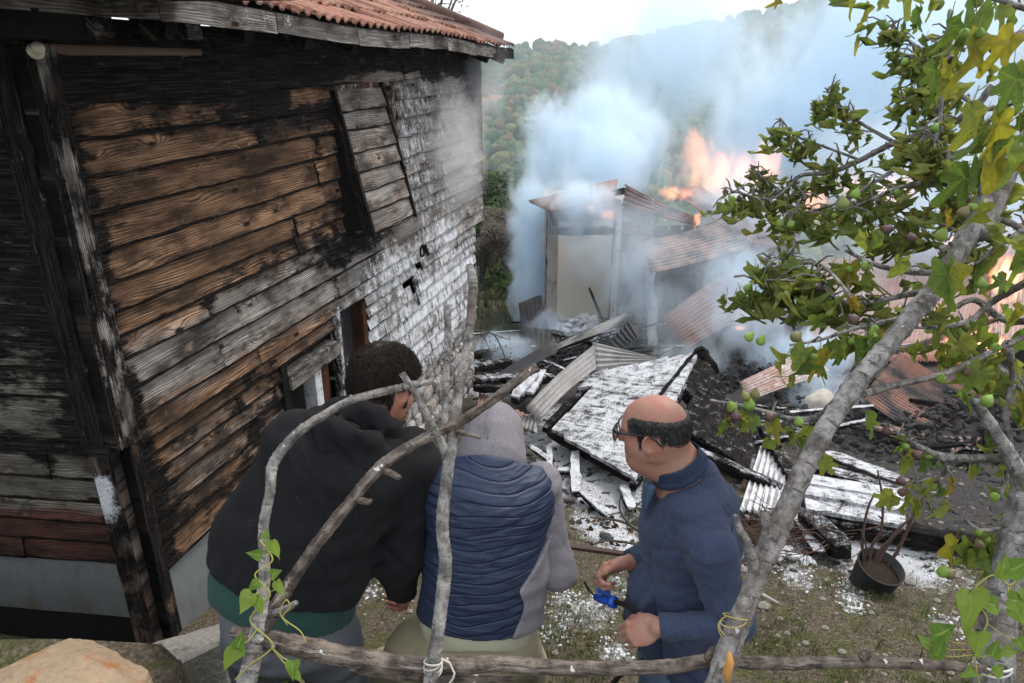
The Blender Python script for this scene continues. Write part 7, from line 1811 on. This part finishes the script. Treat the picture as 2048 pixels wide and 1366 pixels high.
block('wall_stub', 'mossy grey concrete wall stub between the stone slab and the jeans', 'wall', [at(272, 1300, t=2.5), at(440, 1246, t=2.75), at(462, 1276, t=2.6), at(440, 1290, t=2.5), at(292, 1362, t=2.2)], .95, M_CONC, 2)
block('broken_brick', 'broken orange brick wedged beside the concrete stub', 'brick', [at(246, 1302, t=2.2), at(276, 1286, t=2.25), at(284, 1312, t=2.2), at(262, 1328, t=2.12)], .08, plain('brick_red', (.24, .10, .065), .9, .2, .3, 30, .5, .006), 4, .004)

# grass, litter, pebbles
GRR = random.Random(12); V, F, mk = [], [], []
M_GRASS = leaf_mat('grass_blades', (.035, .06, .012), (.10, .125, .03), (.27, .23, .11))
cnt = 0
while cnt < 15000:
    x = GRR.uniform(-1.3, 4.6); y = 1.75+GRR.random()**1.2*4.3
    pn = fbm(x*1.8+4, y*1.8, 1)*1.4+.5; pn2 = vnoise(x*6, y*6, 5)
    if GRR.random() > max(.02, pn*1.2-.45+.25*pn2) or foam_at(x, y) > .75 or (y > 4.0 and x > 1.6): continue
    z = gz(x, y); tone = min(1, max(0, GRR.gauss(.45, .28)))
    for _ in range(3):
        a = GRR.uniform(0, 6.28); L_ = GRR.uniform(.015, .055); w = GRR.uniform(.0012, .0026); b = Vector((x+GRR.gauss(0, .01), y+GRR.gauss(0, .01), z-.004)); le = Vector((math.cos(a), math.sin(a), 0))*L_*GRR.uniform(.2, .8)
        s = Vector((-math.sin(a), math.cos(a), 0))*w; n = len(V); V += [b-s, b+s, b+le*.5+s*.7+Vector((0, 0, L_*.6)), b+le*.5-s*.7+Vector((0, 0, L_*.6)), b+le+Vector((0, 0, L_*.85))]
        F += [(n, n+1, n+2, n+3), (n+3, n+2, n+4)]; mk += [(tone, 0, 0, 1)]*5
    cnt += 1
kind(obj('grass', V, F, M_GRASS, None, False, None, {'mask': ('FLOAT_COLOR', mk)}), 'stuff', 'sparse green and dry grass on the trampled ground')
# grass beyond the shed
V, F, mk = [], [], []
for k in range(6000):
    x = GRR.uniform(-3, .8); y = GRR.uniform(10, 17); z = gz(x, y); a = GRR.uniform(0, 6.28); L_ = GRR.uniform(.06, .22); w = .008; b = Vector((x, y, z)); s = Vector((math.cos(a), math.sin(a), 0))*w; n = len(V)
    V += [b-s, b+s, b+Vector((GRR.gauss(0, .04), GRR.gauss(0, .04), L_))]; F.append((n, n+1, n+2)); mk += [(GRR.uniform(.1, .6), 0, 0, 1)]*3
kind(obj('meadow_grass', V, F, M_GRASS, None, False, None, {'mask': ('FLOAT_COLOR', mk)}), 'stuff', 'long green grass beyond the house corner')
V, F, mk = [], [], []
M_LITTER = leaf_mat('leaf_litter', (.05, .032, .02), (.14, .09, .055), (.32, .27, .21), .1)
for k in range(9000):
    x = GRR.uniform(-1.3, 4.8); y = 1.75+GRR.random()*4.2; z = gz(x, y)+.003; a = GRR.uniform(0, 6.28); s = GRR.uniform(.004, .014); u = Vector((math.cos(a), math.sin(a), GRR.gauss(0, .25))).normalized(); w = Vector((-math.sin(a), math.cos(a), GRR.gauss(0, .3))).normalized()
    p = Vector((x, y, z+s*.2)); n = len(V); V += [p-u*s, p+w*s*.45+Vector((0, 0, s*.2)), p+u*s, p-w*s*.45+Vector((0, 0, s*.1))]; F.append((n, n+1, n+2, n+3)); mk += [(GRR.random()**1.3, 0, 0, 1)]*4
kind(obj('leaf_litter', V, F, M_LITTER, None, False, None, {'mask': ('FLOAT_COLOR', mk)}), 'stuff', 'brown leaf litter and chips on the soil')
M_PEB = plain('pebble', (.22, .20, .175), .9, .2, .4, 30, .4, .004)
V, F = [], []
for k in range(700):
    x = GRR.uniform(-1.2, 4.6); y = 1.8+GRR.random()*3.6; s = GRR.uniform(.005, .022)*(1 if GRR.random() < .93 else 1.8); n = len(V); z = gz(x, y)
    for v in ICO0[0]: V.append((x+v[0]*s*1.2, y+v[1]*s, z+v[2]*s*.7+s*.2))
    F += [tuple(i+n for i in f) for f in ICO0[1]]
kind(obj('pebbles', V, F, M_PEB), 'stuff', 'small pebbles and clods on the soil')
# clumps of foam thrown on the ground
g = G('foam_clump', .7, .2); p = g.pos(); n1 = g.noise(p, 60, 5, .7); g.color(g.mix(n1, (.52, .54, .57), (.80, .81, .83))); g.bump(n1, 1, .01); M_FOAM = g.m
V, F = [], []
for a, b, rx, ry, s in FOAM:
    for k in range(int(110*s)):
        q = GRR.random()**.5; an = GRR.uniform(0, 6.28); x, y = a+rx*q*math.cos(an)*1.05, b+ry*q*math.sin(an)*1.05; r = GRR.uniform(.002, .012)*(1.1-q*.5); z = gz(x, y); n = len(V)
        for v in ICO0[0]: V.append((x+v[0]*r*1.5*GRR.uniform(.7, 1.2), y+v[1]*r*1.5*GRR.uniform(.7, 1.2), z+v[2]*r*.4))
        F += [tuple(i+n for i in f) for f in ICO0[1]]
kind(obj('foam_splashes', V, F, M_FOAM, None, True), 'stuff', 'clumps of white extinguisher foam on the ground')

V, F = [], []
for k in range(1500):   # cinders and splinters lying on the foam and soil
    px, py = (GRR.uniform(950, 1330), GRR.uniform(780, 1090)) if k < 800 else (GRR.uniform(1440, 2000), GRR.uniform(900, 1150))
    p = on_ground(px, py); s = GRR.uniform(.004, .022)*(1 if GRR.random() < .9 else 2); n = len(V); a = GRR.uniform(0, 6.28); e = GRR.uniform(1, 3.5)
    for v in ICO0[0]: V.append((p.x+(v[0]*math.cos(a)*e-v[1]*math.sin(a))*s, p.y+(v[0]*math.sin(a)*e+v[1]*math.cos(a))*s, p.z+v[2]*s*.6+s*.3))
    F += [tuple(i+n for i in f) for f in ICO0[1]]
kind(obj('cinders', V, F, M_COAL), 'stuff', 'black cinders and splinters scattered on foam and soil')
# iron bar in the right hand
a, b = at(1131, 1092, t=2.75), at(1262, 1110, t=2.50); m = MB(); ax = (b-a).normalized(); sd_ = ax.cross(Vector((0, 0, 1))).normalized(); m.box((a+b)/2, ((b-a).length, .022, .012), Matrix((ax, sd_, ax.cross(sd_))).transposed())
tag(m.build('iron_bar', plain('rusty_iron', (.10, .062, .05), .75, .4, .4, 40, .5, .003), None, False, None, False), 'flat rusty brown bar held out by the balding person', 'bar')
# dry twig with withered leaves beside the sweater
M_DRY = leaf_material('withered_leaf', [(0, (.07, .032, .018)), (.5, (.12, .06, .032)), (1, (.17, .09, .05))], (.14, .08, .05), (.08, .04, .02))
tw = thing('withered_branch', 'withered twig with hanging brown leaves beside the sweater front', 'branch', at(1290, 1120, t=3.1)); m = MB()
for pts in ([(1300, 1075, 3.05, 5), (1262, 1052, 3.1, 4), (1230, 1040, 3.1, 3), (1180, 1035, 3.1, 2)], [(1262, 1052, 3.1, 3), (1240, 1020, 3.1, 2.5), (1242, 985, 3.1, 1.6)], [(1300, 1095, 3.05, 4), (1255, 1085, 3.1, 3), (1215, 1082, 3.1, 2), (1180, 1090, 3.1, 1.6)], [(1250, 1048, 3.1, 2.5), (1275, 1010, 3.12, 2), (1290, 1000, 3.1, 1.5)], [(1240, 1025, 3.1, 2), (1215, 1030, 3.1, 1.5)]): limb(m, pts, 5, 6, .1)
m.build('twig', M_BARK, tw, True)
for px, py, L_ in [(1178, 1035, .055), (1180, 1052, .05), (1202, 1036, .04), (1215, 1042, .045), (1232, 1045, .06), (1262, 1058, .06), (1255, 1056, .05), (1290, 1062, .07), (1205, 1082, .03), (1185, 1085, .03), (1235, 1085, .04), (1250, 1088, .05), (1272, 1088, .05), (1195, 1095, .035), (1283, 1070, .06), (1225, 1050, .04)]:
    p = at(px, py, t=3.1); V, F, mk = fig_leaf(px, 1.3, False); d = Vector((GRR.gauss(0, .2), GRR.gauss(0, .2), -1)).normalized(); up_ = Vector((GRR.gauss(0, 1), -1, 0)); up_ = (up_-d*up_.dot(d)).normalized(); Rm = Matrix((d, up_.cross(d), up_)).transposed()
    obj('leaf', [p+Rm@Vector((v[0]*L_, v[1]*L_*.8, v[2]*L_)) for v in V], F, M_DRY, tw, True, p, {'mask': ('FLOAT_COLOR', mk), 'tone': ('FLOAT', [GRR.random()]*len(V))})
# brush heap: tangled dry twigs
bh = on_ground(1570, 1100); V = MB()
for k in range(190):
    p = bh+Vector((GRR.gauss(0, .26), GRR.gauss(.05, .14), GRR.uniform(0, .16))); d = Vector((GRR.gauss(0, 1), GRR.gauss(0, .5), GRR.gauss(0, .45))).normalized(); L_ = GRR.uniform(.12, .4); r = GRR.uniform(.002, .006)
    V.tube([p-d*L_/2, p+Vector((GRR.gauss(0, .02), 0, GRR.gauss(0, .02))), p+d*L_/2], [r, r*.8, r*.4], 5)
kind(V.build('brush_heap', plain('dry_twig', (.10, .058, .045), .9, .2, .4, 20, .4, .003), None, True, None, False), 'stuff', 'heap of tangled dry twigs beside the charred log')
M_PAPER = plain('white_scrap', (.62, .63, .65), .8, .2, .15)
for i, (px, py) in enumerate([(1560, 1112), (1590, 1120), (1575, 1108), (1545, 1120), (1612, 1128)]):
    p = on_ground(px, py)+Vector((0, 0, .02)); q = SD(); q.ell(p, (.05, .035, .025), None, .01); V_, F_2 = q.mesh(.009, lambda x, y, z: .02*npn(x, y, z, 40, i))
    tag(obj('foam_scrap', V_, F_2, M_PAPER, None, False), ['crumpled white scrap left of the brush heap foot', 'crumpled white scrap in the middle of the brush heap foot', 'crumpled white scrap half hidden under the twigs', 'outermost left white scrap by the brush heap', 'rightmost white scrap by the brush heap'][i], 'scrap', 'white scraps by the brush heap')
# bucket with dead stems
bc_ = on_ground(1738, 1170); bk = thing('plant_bucket', 'black bucket tilted on the soil with dead stems growing in it', 'bucket', bc_)
axb = Vector((.12, -.22, .95)).normalized(); u = axb.orthogonal().normalized(); w = axb.cross(u); V, F = [], []; ns = 28
prof = [(0, .0), (0, .112), (.07, .117), (.13, .124), (.185, .130), (.19, .134), (.198, .134), (.198, .128), (.12, .119), (.12, 0)]
for z, r in prof:
    for k in range(ns): V.append(bc_+axb*(z-.02)+(u*math.cos(6.2832*k/ns)+w*math.sin(6.2832*k/ns))*r)
F = [(i*ns+k, i*ns+(k+1) % ns, (i+1)*ns+(k+1) % ns, (i+1)*ns+k) for i in range(len(prof)-1) for k in range(ns)]
obj('bucket', V, F, plain('dusty_black_plastic', (.025, .026, .027), .6, .3, .6, 14, .2, .003), bk, True)
V, F = [], []
for k in range(20): V.append(bc_+axb*(.12+.01*fbm(k, 2))+(u*math.cos(6.2832*k/20)+w*math.sin(6.2832*k/20))*.121)
V.append(bc_+axb*.15); F = [(k, (k+1) % 20, 20) for k in range(20)]
obj('potting_soil', V, F, plain('potting_soil', (.05, .036, .026), .95, .1, .5, 60, .9, .02), bk)
for i, pts in enumerate([[(1735, 1140, 4), (1745, 1090, 4), (1762, 1060, 3.5), (1765, 1000, 3), (1755, 940, 2)], [(1728, 1140, 4), (1725, 1080, 3.5), (1735, 1020, 3), (1750, 985, 2)], [(1745, 1140, 6), (1775, 1090, 5), (1800, 1055, 4), (1830, 1030, 3), (1850, 1000, 2)], [(1760, 1150, 5), (1790, 1110, 5), (1815, 1060, 4), (1835, 1010, 3), (1880, 960, 2)], [(1740, 1140, 4), (1760, 1100, 3), (1790, 1070, 3), (1808, 1058, 2)], [(1725, 1135, 3), (1732, 1095, 2.5), (1722, 1060, 1.5)]]):
    m = MB(); t_ = bc_.y*CP-bc_.z*SP; limb(m, [(a_, b_, t_-.02*j, r_) for j, (a_, b_, r_) in enumerate(pts)], i+3, 6, .1); m.build('stem', plain('dead_stem', (.09, .055, .042), .85), bk, True)
p_ = on_ground(1490, 1190); m = MB(); m.tube([on_ground(1490, 1188)+Vector((0, 0, .012)), on_ground(1520, 1192)+Vector((0, 0, .016)), on_ground(1555, 1210)+Vector((0, 0, .012))], [.016, .015, .009], 8, True, None, .2)
tag(m.build('pale_stick', plain('bleached_stick', (.36, .35, .31), .9), None, True, None, False), 'pale bleached stick lying on the grass right of the fig limb', 'stick')
m = MB(); m.tube([on_ground(1095, 1003)+Vector((0, 0, .03)), on_ground(1150, 1008)+Vector((0, 0, .03))], [.015, .02], 8, True, None, .2)
tag(m.build('broken_stick', M_BARK, None, True, None, False), 'short dark stick lying right of the grey hood shoulder', 'stick')
rock('field_stone', 'rounded brown stone on the soil beside the right hand trunk', 'stone', on_ground(1990, 1200)+Vector((0, 0, .02)), (.07, .05, .045), M_SAND, 5, h=.012)
# weeds by the wall stub and in the house shade
M_WEED = leaf_mat('weed_leaf', (.03, .07, .015), (.05, .11, .02), (.10, .16, .04))
def weed(label, p, n, sp, seed):
    R_ = random.Random(seed); V, F, mk = [], [], []; p = Vector(p)
    for k in range(n):
        a = R_.uniform(0, 6.28); q = p+Vector((R_.gauss(0, sp), R_.gauss(0, sp), R_.uniform(0, sp*1.6))); u = Vector((math.cos(a), math.sin(a), R_.gauss(0, .4))).normalized(); w = u.cross(Vector((0, 0, 1))).normalized(); s = R_.uniform(.006, .014); n0 = len(V)
        V += [q-u*s, q+w*s*.6, q+u*s, q-w*s*.6]; F.append((n0, n0+1, n0+2, n0+3)); mk += [(R_.random(), 0, 0, 1)]*4
    t = thing('weed', label, 'plant', p); obj('foliage', V, F, M_WEED, t, False, None, {'mask': ('FLOAT_COLOR', mk)})
    m = MB()
    for k in range(5): m.tube([p, p+Vector((R_.gauss(0, sp), R_.gauss(0, sp), sp*1.4))], .0018, 4)
    m.build('stem', M_VINE, t, True, None, False)
weed('small nettle like weed at the foot of the concrete stub', at(560, 1345, t=2.3), 90, .03, 1)
weed('small weed growing from the rubble between the hoodie and the grey hood', at(862, 905, t=4.6), 70, .05, 2)
# withered sprig hanging at the stone base corner
m = MB(); sp_ = thing('hanging_sprig', 'thin dark sprig drooping beside the stone base of the house', 'branch', at(1000, 700, y=7.9))
for pts in ([(945, 660, 8.4, 2), (985, 668, 8.4, 2), (1005, 700, 8.4, 1.5), (1012, 725, 8.4, 1)], [(960, 662, 8.4, 2), (975, 690, 8.4, 1.2), (985, 715, 8.4, 1)], [(985, 668, 8.4, 1.5), (1020, 680, 8.4, 1)]): limb(m, pts, 3, 5, .05)
m.build('twig', M_BARK, sp_, True)
V, F, mk = [], [], []
for k in range(70):
    p = at(GRR.uniform(955, 1022), GRR.uniform(668, 722), t=8.4); s = .02; n = len(V); a = GRR.uniform(0, 6); u = Vector((math.cos(a)*.4, 0, -1)); w = Vector((1, 0, .2)); V += [p, p+w*s*.3+u*s*.5, p+u*s*1.4, p-w*s*.3+u*s*.5]; F.append((n, n+1, n+2, n+3)); mk += [(.4, 0, 0, 1)]*4
obj('foliage', V, F, M_LEAF_D, sp_, False, None, {'mask': ('FLOAT_COLOR', mk)})
# ================================================================== fire and smoke
def vol_mat(name, kind_, dens, seed, scale=1.6, col=(.83, .925, 1.0), thr=.42, soft=.35, emit=0.0, ecol=(1, .27, .09), ecol2=(1, .40, .19)):
    m = bpy.data.materials.new(name); m.use_nodes = True; g = G.__new__(G); g.m = m; g.t = m.node_tree; g.N = g.t.nodes; g.L = g.t.links; g.N.clear(); g.out = g.N.new('ShaderNodeOutputMaterial')
    o = g.objc(); w = g.pos()
    r = g.n('ShaderNodeVectorMath', {0: o}, out=1, operation='LENGTH')
    fall = g.step(1.0, .25, r)
    wv = g.vadd(w, (seed*3.7, seed*1.3, seed*2.1))
    if kind_ == 'smoke':
        nz = g.noise(g.vscale(wv, (1, 1, .66)), scale*1.25, 5, .62, 1.3)
        d = g.step(thr, thr+soft, g.math('ADD', g.math('MULTIPLY', fall, .62), g.math('MULTIPLY_ADD', nz, 1.9, -.78)))
        d = g.math('MULTIPLY', d, g.math('MULTIPLY', fall, dens*3.4))
        v = g.n('ShaderNodeVolumePrincipled', {'Color': (*col, 1), 'Density': d, 'Anisotropy': .25})
    else:
        nz = g.noise(g.vscale(wv, (1, 1, .36)), scale*1.5, 4, .6, 1.2)
        x, y, z = g.sep(o)
        body = g.math('ADD', g.math('MULTIPLY', fall, .72), g.math('MULTIPLY_ADD', nz, 2.2, -1.1))
        d = g.step(.30, .75, g.math('SUBTRACT', body, g.math('MULTIPLY', g.math('MAXIMUM', z, 0.0), .35)))
        v = g.n('ShaderNodeEmission', {'Color': g.mix(g.step(.3, .95, d), (*ecol, 1), (*ecol2, 1)), 'Strength': g.math('MULTIPLY', d, emit)})
    g.L.new(v, g.out.inputs['Volume']); m.cycles.volume_step_rate = .6 if kind_ == 'smoke' else .5
    m.cycles.homogeneous_volume = False
    return m
SPH = ico(3)
def puff(name, label, c, r, mat):
    me = bpy.data.meshes.new(name); me.from_pydata(SPH[0].tolist(), [], SPH[1]); me.materials.append(mat); me.update()
    o = bpy.data.objects.new(name, me); COL.objects.link(o); o.location = c; o.scale = r; o['kind'] = 'stuff'; o['label'] = label; return o
PUFFS = [  # px, py, y, rx, ry, rz, density, scale
 (1520, 520, 8.9, 3.2, .9, 2.0, .10, .6), (1230, 470, 9.5, 1.6, .5, 1.2, .30, .9), (1750, 620, 8.0, 2.2, .8, 1.2, .10, .7), (1330, 640, 8.6, 1.6, .5, .8, .22, 1.0),
 (1062, 560, 10.9, .62, .5, 1.5, 1.7, 2.0), (1095, 330, 12.5, .95, .8, 1.9, .85, 1.2), (1230, 300, 13, 1.6, 1.1, 2.0, .95, 1.0),
 (1175, 425, 10.1, .85, .45, .75, 1.5, 2.0), (1350, 120, 16, 3.4, 1.6, 3.0, .38, .6), (1560, 260, 14, 2.6, 1.5, 2.4, .50, .8),
 (1800, 150, 14.5, 4.6, 2.0, 4.0, .42, .6), (1610, 720, 8.0, 1.1, .7, .62, 1.5, 2.2), (1470, 560, 9.0, .9, .45, 1.0, .85, 1.8), (1165, 520, 10.9, .7, .4, .9, .45, 1.6),
 (1010, 700, 8.6, .75, .55, .45, 1.1, 2.2), (1290, 600, 9.7, .8, .4, .7, .5, 1.8), (1900, 480, 11.5, 3.0, 1.4, 2.4, .38, .8), (1480, 420, 11.2, 1.6, .8, 1.0, .55, 1.3),
 (1480, 650, 8.1, .9, .45, .6, .7, 1.8), (1380, 720, 7.6, .8, .4, .4, .5, 2.0), (1440, 335, 10.9, 1.5, .45, 1.0, .30, 1.3), (1150, 395, 9.7, .8, .3, .5, 1.3, 1.8), (1060, 440, 11.2, .6, .5, 1.3, 1.6, 1.8), (1210, 330, 11.6, 1.1, .6, 1.2, 1.1, 1.4), (1265, 560, 9.75, .8, .3, 1.0, .95, 1.6), (1750, 330, 10.5, 1.8, .6, 1.4, .45, 1.0), (1640, 790, 6.9, .8, .5, .45, 1.0, 2.2), (1090, 660, 9.4, .6, .4, .5, 1.0, 2.2), (1560, 580, 8.8, .9, .5, .8, .6, 1.6)]
for i, (px, py, y, rx, ry, rz, dn, sc) in enumerate(PUFFS):
    puff('smoke', 'drifting bluish white smoke around the burning shed', at(px, py, y=y), (rx, ry, rz), vol_mat('smoke_%d' % i, 'smoke', dn, i+1, sc))
c_ = HP(3.75, -.75, .30); puff('smoke', 'thin smoke wisp clinging to the far end of the boarded wall', c_, (.42, 1.1, .95), vol_mat('smoke_wall', 'smoke', .26, 31, 2.4, (.96, .96, .96)))
c_ = HP(4.9, -.25, .15); puff('smoke', 'thin smoke at the far house corner', c_, (.45, .6, .8), vol_mat('smoke_corner', 'smoke', .3, 37, 2.2, (.96, .96, .96)))
FL = [(1450, 345, 11.8, 1.35, .45, .75, 2.0, 1.8), (1395, 300, 11.8, .42, .3, .60, 2.0, 2.6), (1535, 320, 11.8, .34, .3, .75, 2.0, 2.6), (1350, 385, 11.2, .40, .3, .22, 3, 3), (1620, 400, 11.4, .5, .4, .5, 2.4, 2.6), (1790, 375, 11, .55, .4, .42, 2.6, 2.6), (1700, 370, 11.4, .4, .3, .35, 2.4, 3),
      (1180, 408, 10.1, .10, .08, .22, 9, 9), (1215, 427, 10.1, .18, .08, .15, 9, 9), (1396, 437, 10.3, .09, .07, .24, 9, 9),
      (1950, 690, 8.2, .60, .3, .36, 12, 2.6), (2015, 540, 9.2, .28, .25, .6, 12, 3), (1890, 775, 7.8, .22, .2, .12, 14, 4), (2010, 780, 8.0, .16, .2, .4, 14, 4), (1915, 500, 10, .3, .3, .4, 8, 3), (1480, 655, 8.6, .12, .1, .06, 10, 5), (1900, 560, 8.6, .12, .1, .3, 12, 4)]
for i, (px, py, y, rx, ry, rz, e, sc) in enumerate(FL):
    puff('flames', 'orange flames licking up from the burning timbers', at(px, py, y=y), (rx, ry, rz), vol_mat('flame_%d' % i, 'flame', 0, i+41, sc, emit=e))
# ---- air between here and the far hill
m = MB(); m.box((200, 250, -20), (1500, 720, 260))
g = G('haze_air'); hz_o = m.build('haze', g.m, None, False, None, False); g.L.remove(g.out.inputs['Surface'].links[0])
v = g.n('ShaderNodeVolumePrincipled', {'Color': (.80, .90, 1.0, 1), 'Density': .0008, 'Anisotropy': .1}); g.L.new(v, g.out.inputs['Volume']); kind(hz_o, 'stuff', 'pale blue haze filling the valley')
